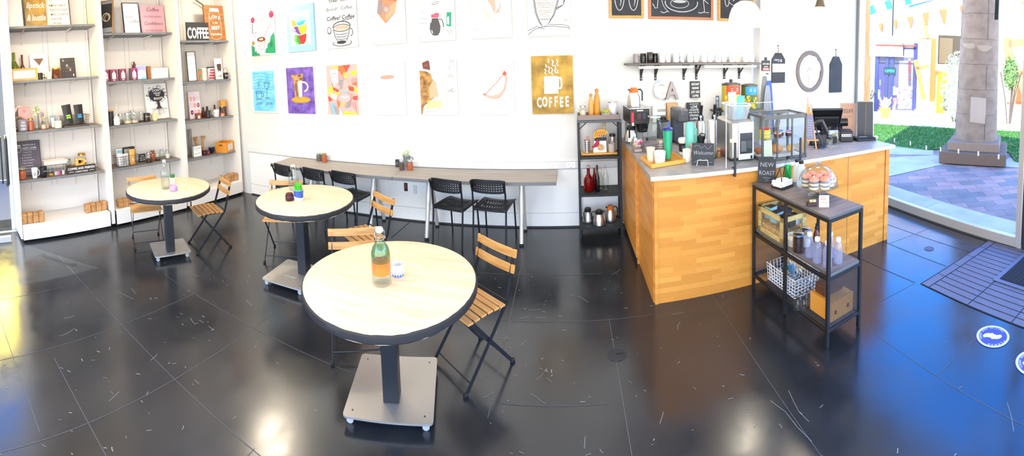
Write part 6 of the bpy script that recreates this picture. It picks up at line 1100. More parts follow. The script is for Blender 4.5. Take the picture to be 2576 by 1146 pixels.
L = Z(1001, 692, ZT); k = K(L); o = thing('tealight_holder', 'small white and blue patterned bowl beside the bottle on the nearest table', 'candle holder', L, face(L)); b = MB(); r, h = 17*k, 31*k; b.lathe([(0, .001), (r*.75, .001), (r, h*.3), (r*1.02, h*.55), (r*.84, h), (r*.78, h), (r*.9, h*.5), (r*.7, h*.2), (0, h*.18)], '#eceef4,.25', n=28); b.build('bowl', o)
b = MB(); b.face(2*r, h, wrap=r*1.035); [b.poly([(.0+.2*i, .12), (.1+.2*i, .38), (.2+.2*i, .12)], '#4a5cb8,.3') for i in range(5)]; [b.ell(.1+.2*i, .46, .03, .05, '#6a7ac8,.3', n=8) for i in range(5)]; b.build('blue_pattern', o)
def succulent(px, py, w, hp, hl, label, two):
    L = Z(px, py, ZT); k = K(L); o = thing('potted_succulent', label, 'plant', L, face(L)); r = w*k/2; h = hp*k; b = MB()
    b.lathe([(0, .001), (r*.78, .001), (r*.86, .003), (r, h), (r*.88, h), (r*.84, h*.85), (0, h*.84)], '#f0efed,.4', n=24); b.build('pot', o)
    if two:
        b = MB(); P = []; n = 20
        for i in range(n+1): a = -pi*.62+pi*1.24*i/n; P += [((r*.86+r*.14*(.2+.28*(1-i/n)))*1.012*sin(a), -(r*.86+r*.14*(.2+.28*(1-i/n)))*1.012*cos(a), h*(.2+.28*(1-i/n))), (r*1.012*sin(a), -r*1.012*cos(a), h*.99)]
        b.add(P, [(2*i, 2*i+2, 2*i+3, 2*i+1) for i in range(n)], '#2a4f9e,.5'); part_label(b.build('glaze_band', o), 'blue glazed upper half of the pot')
    b = MB(); rn = random.Random(int(px)); m_ = '#4cc43a,.5' if two else '#4d8a4a,.5'
    for i in range(26):
        a = i*2.4; t = .25+.75*i/26; L_ = hl*k*(.65+.45*(1-t)); q = .95*t; d = Vector((cos(a)*sin(q), sin(a)*sin(q), cos(q))); s = Vector((-sin(a), cos(a), 0)); p = Vector((cos(a)*r*.2*t, sin(a)*r*.2*t, h*.85)); w_ = hl*k*.13
        b.add([p-s*w_*.6, p+d*L_*.5-s*w_, p+d*L_+Vector((0, 0, L_*.12)), p+d*L_*.5+s*w_, p+s*w_*.6, p+d*L_*.45+Vector((0, 0, -w_*.6))], [(0, 1, 5), (1, 2, 5), (2, 3, 5), (3, 4, 5), (0, 5, 4), (0, 4, 3, 2, 1)], m_)
    b.build('leaves', o, smooth=0)
succulent(752, 503, 25, 27, 24, 'blue and white pot with bright green succulent on the second table', True); succulent(435, 462, 12, 16, 14, 'white pot with small green succulent on the farthest table', False)
L = Z(729, 503, ZT); k = K(L); jar(L, 18*k, 11*k, '#6a3a48', None, 'round plum glass candle on the second round table', .7, gl='purple_glass', neck=.85, name='candle', cat='candle'); L = Z(437, 479, ZT); k = K(L); jar(L, 14*k, 10*k, '#d0b6de', None, 'round lilac glass candle on the farthest round table', .9, gl='purple_cand', neck=.85, name='candle', cat='candle')
# ================================================================ narrow metal shelf against the art wall
NX, NY = .36, 4.715; o = thing('metal_shelf', 'narrow black metal shelf unit between the bar table and the counter', 'shelf', (NX, NY, 0), radians(-2)); w, d, h = .50, .33, 1.36; HN = h; BM = '#1b1d21,.5'
for x in (-1, 1):
    for y in (-1, 1): b = MB(); b.box((x*(w/2-.0125), y*(d/2-.0125), h/2-.016), (.025, .025, h-.032), BM, .002); b.build('post', o)
b = MB(); b.box((0, 0, h-.013), (w, d, .026), '#4a5057,.55', .004); b.build('top_board', o)
NZ = (.135, .515, .945)
for i, z in enumerate(NZ): b = MB(); b.box((0, 0, z-.008), (w-.004, d-.052, .008), '#35383d,.6'); b.box((0, -d/2+.012, z-.014), (w-.05, .02, .028), BM, .002); b.box((0, d/2-.012, z-.014), (w-.05, .02, .028), BM, .002); b.build('shelf_plate', o)
b = MB(); [b.bar((s*(w/2-.02), -d/2+.012, h-.10), (s*(w/2-.10), -d/2+.012, h-.025), .012, .012, BM, (0, 1, 0)) for s in (-1, 1)]; b.build('corner_brace', o)
def ns(px, py, z, y=NY): p = WY(px, py, y); return Vector((p.x, y, z+.0012))
def carafe(L, h, r, label, topc, rz, name='coffee_carafe', lab=False):
    o = thing(name, label, 'carafe', L, rz, 'steel coffee carafes'); b = MB(); b.lathe([(0, .001), (r*.96, .001), (r, h*.03), (r*.98, h*.14), (r*.92, h*.5), (r*.62, h*.76), (r*.6, h*.78)], 'steel', n=26); b.build('carafe_body', o)
    b = MB(); b.lathe([(r*.64, h*.75), (r*.68, h*.9), (r*.5, h*.95), (r*.48, h), (0, h)], topc, n=22); b.prism([(-r*.95, h*.93), (-r*.3, h*.93), (-r*.3, h*.82), (-r*.6, h*.8)], -r*.16, r*.16, '#1d1d20,.4'); b.build('lid', o)
    b = MB(); b.tube([(r*.5, 0, h*.88), (r*1.05, 0, h*.9), (r*1.32, 0, h*.78), (r*1.3, 0, h*.3)], r*.12, '#1d1d20,.4', 8); b.build('handle', o)
    if lab: b = MB(); b.face(2*r, h, wrap=r*1.012); b.rect(.3, .12, .62, .28, '#e9dccb'); b.ell(.75, .16, .05, .04, '#1d1d20'); b.build('carafe_label', o)
    return o
L = ns(1479, 556, NZ[0]); k = K(L); carafe(L, 37*k, 13.5*k, 'steel carafe with black lid, left on the bottom of the metal shelf', '#1c1c1f,.4', pi*1.3, lab=True); L = ns(1508, 564, NZ[0], NY-.08); k = K(L); carafe(L, 37*k, 16*k, 'steel carafe with black lid, in front on the bottom of the metal shelf', '#1c1c1f,.4', pi, lab=True); L = ns(1536, 556, NZ[0]); k = K(L); carafe(L, 40*k, 14*k, 'steel carafe with orange lid on the bottom of the metal shelf', '#c26a22,.4', .1)
L = ns(1481, 478, NZ[1], NY-.02); k = K(L); bottle(L, 65*k, 12.5*k, 'red_glass', '#a8a29c', 'big dark red swing top bottle on the metal shelf', '#6a0e0e', .5, .42, .32, name='syrup_bottle')
for px, y, h, r, gl, cap, f, t in ((1496, NY+.04, 53, 7, 'red_glass', '#8a1c1c', '#6a0e0e', 'smaller dark red bottle behind the big red bottle'), (1503, NY-.07, 69, 6, 'smoke_glass', '#2a1c18', None, 'tall clear bottle with dark neck on the metal shelf'), (1512, NY+.03, 52, 5.5, 'glass', '#d5d3cf', None, 'thin clear bottle between the taller clear ones'), (1524, NY, 66, 7.8, 'glass', None, None, 'tall clear empty bottle at the right on the metal shelf')):
    L = ns(px, 480, NZ[1], y); k = K(L); bottle(L, h*k, r*k, gl, cap, t, f, .5, .48, .38, caph=.15 if cap else .08, name='syrup_bottle')
L = ns(1507, 400, NZ[2], NY); o = thing('serving_board', 'long light wood serving board under the items on the metal shelf', 'board', L, 0); b = MB(); b.box((0, -.01, .012), (.42, .18, .024), 'bamboo', .011); b.build('board', o); ZB = NZ[2]+.0265
L = ns(1477, 388, ZB, NY-.03); k = K(L); b = MB(); o = thing('utensil_holder', 'perforated steel holder with wooden sticks on the serving board', 'holder', L, 0); b.lathe([(0, .001), (8*k, .001), (8*k, 31*k), (7.4*k, 31*k), (7.4*k, .004), (0, .004)], 'steel', n=20); b.face(16*k, 31*k, wrap=8.1*k); [b.rect(.08+.2*i, .12+.17*j, .2+.2*i, .2+.17*j, '#4a4845') for i in range(5) for j in range(5)]; b.build('cup', o)
b = MB(); rn = random.Random(1); [b.bar((rn.uniform(-4, 4)*k, rn.uniform(-3, 3)*k, 6*k), (rn.uniform(-7, 7)*k, rn.uniform(-4, 4)*k, (40+rn.uniform(0, 6))*k), .008, .003, '#c08a72') for i in range(8)]; b.build('stir_stick', o)
L = ns(1509, 388, ZB, NY-.04); k = K(L); o = thing('gift_bag', 'white biscuit bag with orange waffle pattern, red ribbon and round cork tag', 'bag', L, 0); b = MB(); b.add([(-17*k, -.02, 0), (17*k, -.02, 0), (16*k, -.035, 30*k), (-14*k, -.035, 30*k), (-17*k, .02, 0), (17*k, .02, 0), (16*k, .01, 30*k), (-14*k, .01, 30*k)], [(0, 1, 2, 3), (5, 4, 7, 6), (1, 5, 6, 2), (4, 0, 3, 7), (3, 2, 6, 7), (4, 5, 1, 0)], '#e4e6ea,.4'); b.build('bag_body', o)
b = MB(); b.prism(b.arc(4*k, 42*k, 20*k, 18*k, 20, 200, 14), -.03, -.005, '#e0982c'); b.face(34*k, 62*k, o=(0, -.031, 0)); [b.ell(.15+.16*i+.05*j, .70+.07*j, .05, .018, '#2a2420', n=6) for i in range(5) for j in range(3)]; part_label(b.build('waffle_top', o), 'orange top with black waffle pattern'); b = MB(); b.box((2*k, -.02, 34*k), (30*k, .03, 7*k), '#26262a', .003); b.build('black_band', o)
b = MB(); rn = random.Random(2); [b.blob(((-12+rn.uniform(-5, 8))*k, -.035, (18+rn.uniform(-3, 12))*k), (4*k, .008, 3*k), '#a01c34', 6, 4) for i in range(12)]; b.cyl((2*k, -.036, 14*k), (2*k, -.042, 14*k), 8*k, 'cork', n=20); b.build('ribbon', o)
L = ns(1539, 389, ZB, NY-.06); k = K(L); b = MB(); b.lathe([(0, .001), (7.5*k, .001), (9*k, 22*k), (8.4*k, 22*k), (7*k, .004), (0, .004)], '#b5a99e,.5'); solo('cup', 'taupe cup at the right end of the serving board', 'cup', b, L)
L = ns(1541, 386, ZB, NY+.05); k = K(L); o = thing('tumbler', 'steel tumbler with black lid behind the taupe cup', 'tumbler', L, 0); b = MB(); b.lathe([(0, .001), (7*k, .001), (7.6*k, 36*k), (0, 36*k)], 'steel'); b.build('cup', o); b = MB(); b.lathe([(7.8*k, 35*k), (7.8*k, 41*k), (0, 41*k)], '#1a1a1c,.4'); b.build('lid', o)
L = ns(1521, 384, ZB, NY+.07); k = K(L); o = bottle(L, 68*k, 5.5*k, 'glass', 'bamboo', 'slim clear bottle with wooden stopper at the back of the serving board', None, 0, .6, .6, caph=.1)
L = Vector((NX-.005, NY+.0, HN+.0012)); o = thing('wood_tray', 'grey wooden tray on top of the narrow metal shelf', 'tray', L, 0); b = MB(); tw, td, th = .47, .26, .055
for c, dd in (((0, 0, .006), (tw, td, .01)), ((0, -td/2, th/2), (tw, .012, th)), ((0, td/2, th/2), (tw, .012, th)), ((-tw/2, 0, th/2), (.012, td, th)), ((tw/2, 0, th/2), (.012, td, th))): b.box(c, dd, '#857670,.7', .002)
b.build('tray', o); ZR = HN+.0135
def nt(px, py, y=NY): p = WY(px, py, y); return Vector((p.x, y, ZR))
L = nt(1466, 283, NY-.04); k = K(L); jar(L, 32*k, 8*k, 'sugar', 'chrome', 'jar of sugar with steel lid on the grey tray', .8)
for px, h_, r, c, t, y in ((1487, 60, 6.5, '#d9974a,.45', 'slim light orange bottle on the grey tray', NY), (1502, 72, 8, '#c98522,.4', 'taller dark orange bottle on the grey tray', NY+.01)): L = nt(px, 283, y); k = K(L); bottle(L, h_*k, r*k, c, '#b5742a,.5', t, None, 0, .55, .5, caph=.12)
L = nt(1525, 283, NY-.04); k = K(L); o = thing('potted_succulent', 'small grey bowl planter with yellow green succulents on the tray', 'plant', L, 0); b = MB(); b.lathe([(0, .001), (9*k, .001), (13*k, 12*k), (11*k, 12*k), (0, 9*k)], '#b9b9b6'); b.build('pot', o); b = MB(); rn = random.Random(6); [b.blob((rn.uniform(-9, 9)*k, rn.uniform(-7, 7)*k, (12+rn.uniform(0, 7))*k), (3*k, 3*k, 3.4*k), rn.choice(('#7ba23a', '#c2a42c', '#8fae3c', '#d9b04a')), 6, 4, .003) for i in range(22)]; b.build('leaves', o)
L = nt(1541, 283, NY+.05); k = K(L); o = thing('paint_tin', 'white round canister with steel rim at the right on the grey tray', 'canister', L, 0); b = MB(); b.lathe([(0, .001), (11*k, .001), (11*k, 36*k), (0, 36*k)], '#dfe0ee,.4'); b.build('canister_body', o); b = MB(); b.lathe([(11.2*k, 34*k), (11.4*k, 37*k), (10*k, 37.5*k), (9.6*k, 36.5*k), (0, 36.5*k)], 'chrome'); b.build('rim', o)
# ================================================================ counter
CX0, CX1, CYF, CYB, CZ = .69, 3.27, 3.225, 3.86, 1.055
o = thing('counter', 'wooden L-shaped service counter clad in butcher block staves', 'counter', (CX0, CYF, 0), 0); W_ = CX1-CX0
b = MB(); b.box((W_/2, .012, CZ/2), (W_, .024, CZ), 'staves_x'); b.build('front_panel', o)
b = MB(); b.box((-.0, .35, CZ/2), (.02, .66, CZ), 'staves_y'); b.box((.012, -.003, CZ/2), (.03, .012, CZ), 'staves_y'); b.build('side_panel', o)
b = MB(); b.box((W_-.01, .32, CZ/2), (.02, .6, CZ), 'staves_y'); b.build('side_panel', o)
b = MB(); b.box((W_-.03, -.004, CZ/2), (.06, .012, CZ), 'staves_y', .002); b.build('corner_trim', o)
b = MB(); b.box((-.03, 1.17, CZ/2+.03), (.02, .94, CZ-.06), 'staves_y'); b.box((.3, .698, CZ/2), (.66, .02, CZ), 'staves_x'); b.build('return_panel', o)
b = MB(); x = WY(2132, 500, CYF).x-CX0; b.box((x, -.0005, CZ/2), (.003, .002, CZ), '#6a4420'); b.box((W_-.062, -.0005, CZ/2), (.003, .002, CZ), '#6a4420'); b.build('panel_joint', o)
b = MB(); b.box((W_/2, .62, CZ/2), (W_-.1, .02, CZ), '#d8d6d2'); b.build('back_panel', o)
ZC = 1.092
b = MB(); b.prism([(CX0-.035, CYF-.035), (CX1+.06, CYF-.035), (CX1+.06, CYB), (1.56, CYB), (1.56, 4.86), (CX0-.055, 4.86), (CX0-.035, 3.9)], CZ+.0012, ZC, 'counter_lam', 'z'); e = .0015
b.box(((CX0+CX1)/2+.0125, CYF-.0355, (CZ+ZC)/2), (CX1-CX0+.095, .003, ZC-CZ-.004), '#dcdcdf,.4'); solo('worktop', 'pale grey laminate worktop running round the wooden counter', 'worktop', b)
# lower work bench along the wall behind
b = MB(); b.box((1.98, 4.58, .45), (.80, .5, .9), '#dcdad6'); b.box((1.98, 4.575, .915), (.82, .54, .03), 'counter_lam', .003); solo('back_bench', 'white work bench against the wall behind the counter', 'bench', b)
ZK = .9315
def cz(px, py, z=ZC): v = Z(px, py, z); v.z += .0012; return v
def bk(px, y, z=ZK): v = WY(px, 300, y); return Vector((v.x, y, z+.0012))
ZL = ZC
# --- coffee brewer on the far end of the left run
BY = 4.62; v = WY(1594, 368, BY); k = K(v); L = Vector((v.x+.03, BY, ZC+.0012)); o = thing('coffee_brewer', 'steel coffee brewer with black control panel at the wall end of the counter', 'coffee machine', L, radians(4)); SW, SD, SH_ = 50*k, .36, 88*k
b = MB(); b.box((0, SD/2-.07, SH_*.5), (SW*.8, .14, SH_), 'steel', .006); b.build('column', o); b = MB(); b.box((0, 0, SH_-.09), (SW, SD, .17), '#3a3636,.35,.5', .008); b.box((0, 0, SH_), (SW*1.02, SD*1.02, .012), 'steel', .003); b.build('head', o)
b = MB(); b.face(SW, .17, o=(0, -SD/2-.0008, SH_-.175)); b.rect(.2, .25, .92, .8, '#17171a'); b.rect(.4, .32, .58, .7, '#4a2a30'); b.rect(.66, .32, .82, .7, '#3a3a44'); b.rect(.36, .86, .68, .95, '#c9c6c2'); b.ell(.94, .5, .03, .05, '#d9d9d9', n=10); part_label(b.build('control_panel', o), 'black control panel'); b = MB(); b.box((-SW*.36, -SD/2-.006, SH_-.1), (SW*.13, .008, .12), '#d9303a', .003); b.box((-SW*.35, -SD/2-.008, SH_-.17), (SW*.1, .006, .03), '#e8e4e0'); part_label(b.build('red_tag', o), 'red warning tag')
b = MB(); b.lathe([(0, 0), (SW*.24, 0), (SW*.34, .10), (0, .10)], '#1a1a1c,.35', (SW*.26, -SD*.18, SH_-.28)); b.box((SW*.26, -SD/2+.01, SH_-.24), (SW*.2, .05, .03), '#1a1a1c,.35', .006); b.build('brew_basket', o); b = MB(); b.box((0, -.02, .012), (SW, SD*.95, .024), '#b9b6b2,.35,.8', .004); b.build('base', o)
carafe(L+Vector((-.03, -.05, SH_+.0075)), 48*k, 17*k, 'steel carafe with orange lid on top of the coffee brewer', '#c26a22,.4', .1); carafe(L+Vector((-.075, -.10, .0265)), 38*k, 17*k, 'steel carafe with black lid under the coffee brewer spout', '#1c1c1f,.4', -1.9, lab=True)
L = cz(1604, 374); k = K(L); o = thing('candy_jar', 'tilted glass jar of pink and white wrapped sweets before the brewer', 'jar', L, 0); b = MB(); b.lathe([(0, .001), (13*k, .001), (17*k, 8*k), (17*k, 20*k), (12*k, 28*k), (12*k, 31*k)], 'glass'); b.build('jar_body', o); b = MB(); rn = random.Random(2); [b.blob((rn.uniform(-11, 9)*k, rn.uniform(-9, 9)*k, (3+rn.uniform(0, 20))*k), (5*k, 4*k, 3.6*k), rn.choice(('#e0648a', '#f2eeee', '#e9a0b4', '#f6f2f0', '#e9c7a0')), 7, 5, .003) for i in range(26)]; b.build('sweets', o)
L = bk(1638, 4.55, ZC); L = cz(1648, 368); k = K(L); o = thing('drink_dispenser', 'large clear glass drink dispenser jar behind the cups tray', 'dispenser', L, 0); b = MB(); h, r = 80*k, 20*k; b.lathe([(0, .002), (r*.96, .002), (r, h*.04), (r, h*.72), (r*.92, h*.82), (r*.62, h*.9), (r*.62, h*.98)], 'glass', n=32); b.build('jar_body', o); b = MB(); b.lathe([(r*.66, h*.92), (r*.7, h*.95), (r*.66, h*.97)], '#c9d2ce,.3', n=28); b.build('neck_ring', o); b = MB(); b.cyl((r*.3, -r, h*.2), (r*.3, -r*1.35, h*.2), .012, 'chrome', n=10); b.box((r*.3, -r*1.4, h*.22), (.014, .014, .04), 'chrome', .003); b.build('tap', o); b = MB(); b.lathe([(0, .003), (r*.9, .003), (r*.92, h*.16), (0, h*.16)], 'water', n=24); b.build('water', o)
L = cz(1628, 372); k = K(L); b = MB(); b.lathe([(0, .001), (3*k, .001), (3.6*k, 14*k), (3*k, 26*k), (0, 27*k)], '#151517,.4'); solo('pepper_mill', 'small black grinder beside the glass drink dispenser', 'grinder', b, L)
L = cz(1658, 382); k = K(L); o = thing('condiment_caddy', 'dark caddy box with silver tops and wooden stirrers behind the white mug', 'caddy', L, face(L)); b = MB(); b.box((-.03, .06, .045), (58*k, .16, .09), '#6c666a,.4', .004); b.build('caddy_body', o); b = MB(); b.lathe([(0, .002), (10*k, .002), (10*k, 34*k), (9.4*k, 34*k), (9*k, .01)], 'steel', (4*k, -.05, 0), n=18); b.face(20*k, 34*k, wrap=10.1*k, o=(4*k, -.05, 0)); [b.rect(.1+.2*i, .15+.18*j, .2+.2*i, .24+.18*j, '#4a4845') for i in range(5) for j in range(4)]; b.build('steel_cup', o); b = MB(); [b.bar((4*k+x*k, -.05, .02), (4*k+x*1.3*k, -.05, 36*k), .008, .003, '#b98a62') for x in (-6, -3, 0, 3, 6)]; b.build('stir_stick', o)
L = cz(1602, 381); k = K(L); b = MB(); b.box((0, 0, .018), (20*k, .10, .036), '#8a7874', .003); b.box((0, -.051, .02), (18*k, .002, .02), '#b9a59c'); solo('napkin_box', 'flat brownish box on the counter edge behind the paper cup', 'box', b, L, radians(10))
# --- tray of cups at the corner
q = [cz(1613, 402), cz(1640, 424), cz(1723, 410), cz(1690, 391)]; c = sum(q, Vector())/4; o = thing('serving_tray', 'square orange wooden tray holding cups on the counter corner', 'tray', c, 0); b = MB(); P = [(v.x-c.x, v.y-c.y) for v in q]; b.prism(P, 0, .010, '#d69a3a,.45', 'z'); b.build('tray_base', o); b = MB()
for i in range(4): a, e = P[i], P[(i+1) % 4]; b.bar((a[0], a[1], .02), (e[0], e[1], .02), .012, .032, '#dca346,.45', (-(e[1]-a[1]), e[0]-a[0], 0))
b.build('tray_rim', o); ZTR = c.z+.0115
def tr(px, py): v = Z(px, py, ZTR); return v
L = tr(1637, 406); k = K(L); b = MB(); b.lathe([(0, .001), (8.8*k, .001), (11.2*k, 35*k), (11.8*k, 36*k), (11*k, 36.5*k), (8.4*k, .004), (0, .004)], '#efd6c0,.6'); solo('paper_cup', 'peach paper cup on the orange tray', 'cup', b, L)
L = tr(1660, 410); k = K(L); b = MB(); mug(L, 31*k, 15*k, WHT, 'white mug with diagonal stripe on the orange tray', face(L), lambda b: [b.line([(.2, .66), (.36, .3)], .05, '#c9a98a'), b.line([(.3, .7), (.32, .52)], .03, '#4a4a4c')], handle=pi/2, taper=.85)
L = tr(1680, 402); k = K(L); o = thing('straw_tumbler', 'tall green tumbler with navy lid and blue straw on the orange tray', 'tumbler', L, 0); b = MB(); h = 80*k; b.lathe([(0, .002), (9*k, .002), (13.2*k, h), (12.4*k, h), (8.4*k, .01), (0, .01)], 'glass', n=28); b.build('outer_wall', o); b = MB(); b.lathe([(0, .018), (8.2*k, .018), (11.8*k, h*.96), (0, h*.96)], '#24b985,.35', n=28); b.build('green_insert', o); b = MB(); b.lathe([(13.8*k, h*.97), (13.8*k, h*1.02), (11*k, h*1.05), (0, h*1.05)], '#1c2c7a,.35', n=24); b.build('lid', o); b = MB(); b.cyl((0, 0, h*1.04), (2.5*k, 0, h*1.24), 1.7*k, '#2a66c8,.4', n=10); b.build('straw', o)
L = cz(1728, 407); k = K(L); mug(L, 33*k, 11*k, '#efe8d4,.35', 'cream mug beside the welcome chalkboard', face(L), handle=.2, taper=.95)
L = cz(1718, 388); k = K(L); o = thing('lidded_cup', 'paper cup with black printed sleeve and white lid behind the cream mug', 'cup', L, 0); b = MB(); b.lathe([(0, .001), (9*k, .001), (11.5*k, 36*k), (0, 36*k)], '#efeeea'); b.build('cup', o); b = MB(); b.lathe([(9.6*k, 8*k), (11.4*k, 30*k)], '#232427'); b.face(22*k, 36*k, wrap=11.3*k); [b.line([(.2, .4+.1*i), (.5, .46+.1*i), (.8, .38+.1*i)], .015, '#c9c9c9') for i in range(3)]; b.build('sleeve', o); b = MB(); b.lathe([(12.4*k, 34*k), (12.4*k, 38*k), (11*k, 42*k), (0, 42*k)], '#f4f3f1,.35'); b.build('lid', o)
L = cz(1746, 398); k = K(L); o = thing('beer_glass', 'clear plastic cup of amber drink behind the cream mug', 'cup', L, 0); b = MB(); b.lathe([(0, .001), (8*k, .001), (11*k, 37*k)], 'glass'); b.build('cup', o); b = MB(); b.lathe([(0, .003), (7.6*k, .003), (9.6*k, 26*k), (0, 26*k)], '#c87a1e,.35'); b.build('drink', o); b = MB(); b.lathe([(9.7*k, 26.5*k), (10.6*k, 36*k), (0, 36*k)], '#e8b9a0,.5'); b.build('foam', o)
L = cz(1768, 416); k = K(L); o = sign(L, face(L)-radians(4), 57*k, 56*k, 'small chalkboard with welcome lettering on a white wire stand', lambda b: [b.text('Welcome', .5, .48, .26, '#a9b0b8', -.012, .25, maxw=.86), b.line([(.1, .84), (.2, .9), (.34, .88), (.42, .76), (.52, .84), (.58, .9), (.66, .76), (.78, .76), (.9, .9)], .014, '#8a9098'), b.line([(.1, .12), (.25, .2), (.4, .28), (.52, .2), (.66, .3), (.74, .14), (.9, .14)], .014, '#8a9098')], 'chalkboard', t=.008, lean=8); b = MB(); w = 12*k; b.tube([(-w*1.2, -.05, .0), (-w*1.05, -.012, 13*k), (w*1.05, -.012, 13*k), (w*1.2, -.05, .0)], .003, '#eeeeec,.3', 8); b.build('wire_stand', o)
# --- machines in the middle
L = bk(1707, 4.45, ZC); k = K(L); o = thing('pod_machine', 'grey single serve coffee machine behind the cups', 'coffee machine', L, radians(6)); w, h = 26*k, .39; b = MB(); b.box((0, .05, h/2), (w, .14, h), '#4a4e5c,.4', .01); b.build('column', o); b = MB(); b.box((0, -.04, h-.07), (w*1.02, .26, .15), '#55565c,.35', .02); b.box((0, -.165, h-.04), (w*.6, .01, .02), '#b9bcc0,.3,.8'); b.build('head', o); b = MB(); b.box((0, -.05, .02), (w*1.1, .26, .04), '#4a4e5c,.4', .008); b.build('drip_base', o)
L = Vector((WY(1686, 330, 4.3).x, 4.62, ZC+.0012)); k = K(L); o = thing('kettle_machine', 'black espresso maker behind the green tumbler', 'coffee machine', L, 0); b = MB(); b.box((0, .02, .12), (24*k, .2, .24), '#2a2b30,.35', .01); b.box((0, -.085, .18), (23*k, .02, .08), '#8a8b90,.3,.8', .004); b.box((0, -.06, .02), (25*k, .3, .04), '#3a4a66,.4', .006); b.build('machine_body', o); b = MB(); b.lathe([(0, 0), (8*k, 0), (6*k, .03), (0, .035)], '#1c1c1f', (0, 0, .24)); b.build('lid', o)
def tap_tower(px, py, t, hc):
    L = cz(px, py); k = K(L); o = thing('drink_keg', t, 'keg', L, face(L)); b = MB(); b.lathe([(0, .001), (12*k, .001), (12*k, 52*k), (9*k, 60*k), (0, 60*k)], hc, n=26); b.build('keg_body', o); b = MB(); b.cyl((0, 0, 60*k), (0, 0, 76*k), 5*k, 'chrome', n=14); b.cyl((0, 0, 72*k), (0, -15*k, 72*k), 3*k, 'chrome', n=12); b.cyl((0, -14*k, 72*k), (0, -15*k, 60*k), 2.2*k, 'chrome', n=10); b.build('tap', o); b = MB(); b.cyl((0, -8*k, 74*k), (2*k, -12*k, 100*k), 3.4*k, '#18181a,.4', 4.2*k, n=12); b.build('tap_handle', o); b = MB(); b.lathe([(7*k, 58*k), (7*k, 70*k), (4*k, 75*k), (0, 75*k)], '#1a1a1c,.4', n=18); b.build('lid', o)
tap_tower(1763, 362, 'steel keg with black tap handle left of the tall steel dispenser', 'steel'); tap_tower(1797, 360, 'keg with angled black tap handle behind the tall steel dispenser', '#e4e4e2,.3')
L = bk(1738, 4.0, ZC); L = Vector((WY(1736, 340, 3.78).x, 3.78, ZC+.0012)); k = K(L); o = thing('airpot', 'mint green insulated jug before the love slogan sign', 'jug', L, 0); b = MB(); b.lathe([(0, .001), (11.5*k, .001), (12.5*k, 30*k), (11.6*k, 76*k), (8*k, 86*k), (0, 88*k)], '#6fc4b6,.35', n=26); b.build('jug_body', o); b = MB(); b.tube([(8*k, -5*k, 76*k), (14*k, -8*k, 70*k), (14*k, -8*k, 40*k), (10*k, -6*k, 32*k)], 1.8*k, '#62b5a8,.35', 8); b.build('handle', o)
L = cz(1764, 388); k = K(L); o = thing('tumbler', 'black insulated tumbler behind the welcome chalkboard', 'tumbler', L, face(L)); b = MB(); b.lathe([(0, .001), (9*k, .001), (10*k, 42*k), (0, 42*k)], '#26282e,.35'); b.build('cup', o); b = MB(); b.lathe([(10.4*k, 40*k), (10.4*k, 47*k), (0, 48*k)], '#17171a,.4'); b.tube([(-5*k, 0, 48*k), (0, 0, 54*k), (9*k, 0, 52*k), (10*k, 0, 46*k)], 1.4*k, '#17171a,.4', 7); b.build('lid', o)
L = cz(1778, 393); k = K(L); b = MB(); b.lathe([(0, .001), (6*k, .001), (6.6*k, 40*k), (5*k, 44*k), (0, 44*k)], '#cfc4d2,.3'); solo('bottle', 'pale lilac bottle between black tumbler and tall steel dispenser', 'bottle', b, L)
L = cz(1790, 398); k = K(L); o = thing('airpot', 'tall brushed steel cylinder dispenser behind the welcome chalkboard', 'dispenser', L, 0); b = MB(); b.lathe([(0, .001), (11.5*k, .001), (11.5*k, 96*k), (10*k, 99*k), (0, 99*k)], 'steel', n=32); b.build('dispenser_body', o); b = MB(); b.lathe([(12*k, 0.002), (12*k, 3*k)], '#3a3632'); b.build('foot_ring', o)
L = cz(1812, 372); k = K(L); o = thing('blender_jug', 'clear handled measuring jug right of the tall steel dispenser', 'jug', L, 0); b = MB(); b.lathe([(0, .001), (7*k, .001), (8*k, 26*k)], 'frosted'); b.build('jug_body', o); b = MB(); b.tube([(8*k, 0, 22*k), (13*k, 0, 20*k), (12*k, 0, 6*k), (7*k, 0, 4*k)], 1.2*k, 'frosted', 7); b.build('handle', o)
L = cz(1808, 396); k = K(L); jar(L, 24*k, 6*k, '#b07a2c', 'bamboo', 'slim jar of amber syrup beside the welcome chalkboard', .8); L = cz(1810, 392); k = K(L); b = MB(); b.lathe([(0, .001), (6*k, .001), (4*k, 8*k), (6*k, 15*k), (0, 16*k)], '#d9485a,.5', n=12); solo('paper_flower', 'small red paper ornament beside the acrylic screen', 'ornament', b, L)
# --- phone on a wall bracket
p = WY(1812, 278, 4.7); o = thing('phone_shelf', 'small dark shelf on the wall carrying the cordless phone', 'shelf', (p.x-.02, 4.79, p.z), 0); b = MB(); b.box((0, 0, -.011), (.10, .2, .022), '#4a4648', .003); b.build('board', o); b = MB(); b.box((.04, .05, -.1), (.02, .02, .16), '#4a4648'); b.box((.04, .098, -.1), (.03, .008, .18), '#4a4648'); b.build('bracket', o)
L = Vector((p.x-.02, 4.75, p.z+.0012)); k = K(L); o = thing('cordless_phone', 'blue grey cordless phone standing in its charger', 'phone', L, face(L)); b = MB(); b.box((0, 0, .012), (.07, .07, .022), '#2c3448', .006); b.build('charger', o); b = MB(); b.tr = Matrix.Rotation(-.12, 4, 'X'); b.box((0, 0, .10), (.042, .022, .16), '#4a5a7a,.35', .008); b.build('handset', o); b = MB(); b.tr = Matrix.Rotation(-.12, 4, 'X'); b.face(.036, .15, o=(0, -.0115, .025)); b.rect(.15, .66, .85, .9, '#b9c4d6'); [b.rect(.15+.28*i, .08+.13*j, .33+.28*i, .16+.13*j, '#c9d2e2') for i in range(3) for j in range(4)]; b.build('keypad', o)
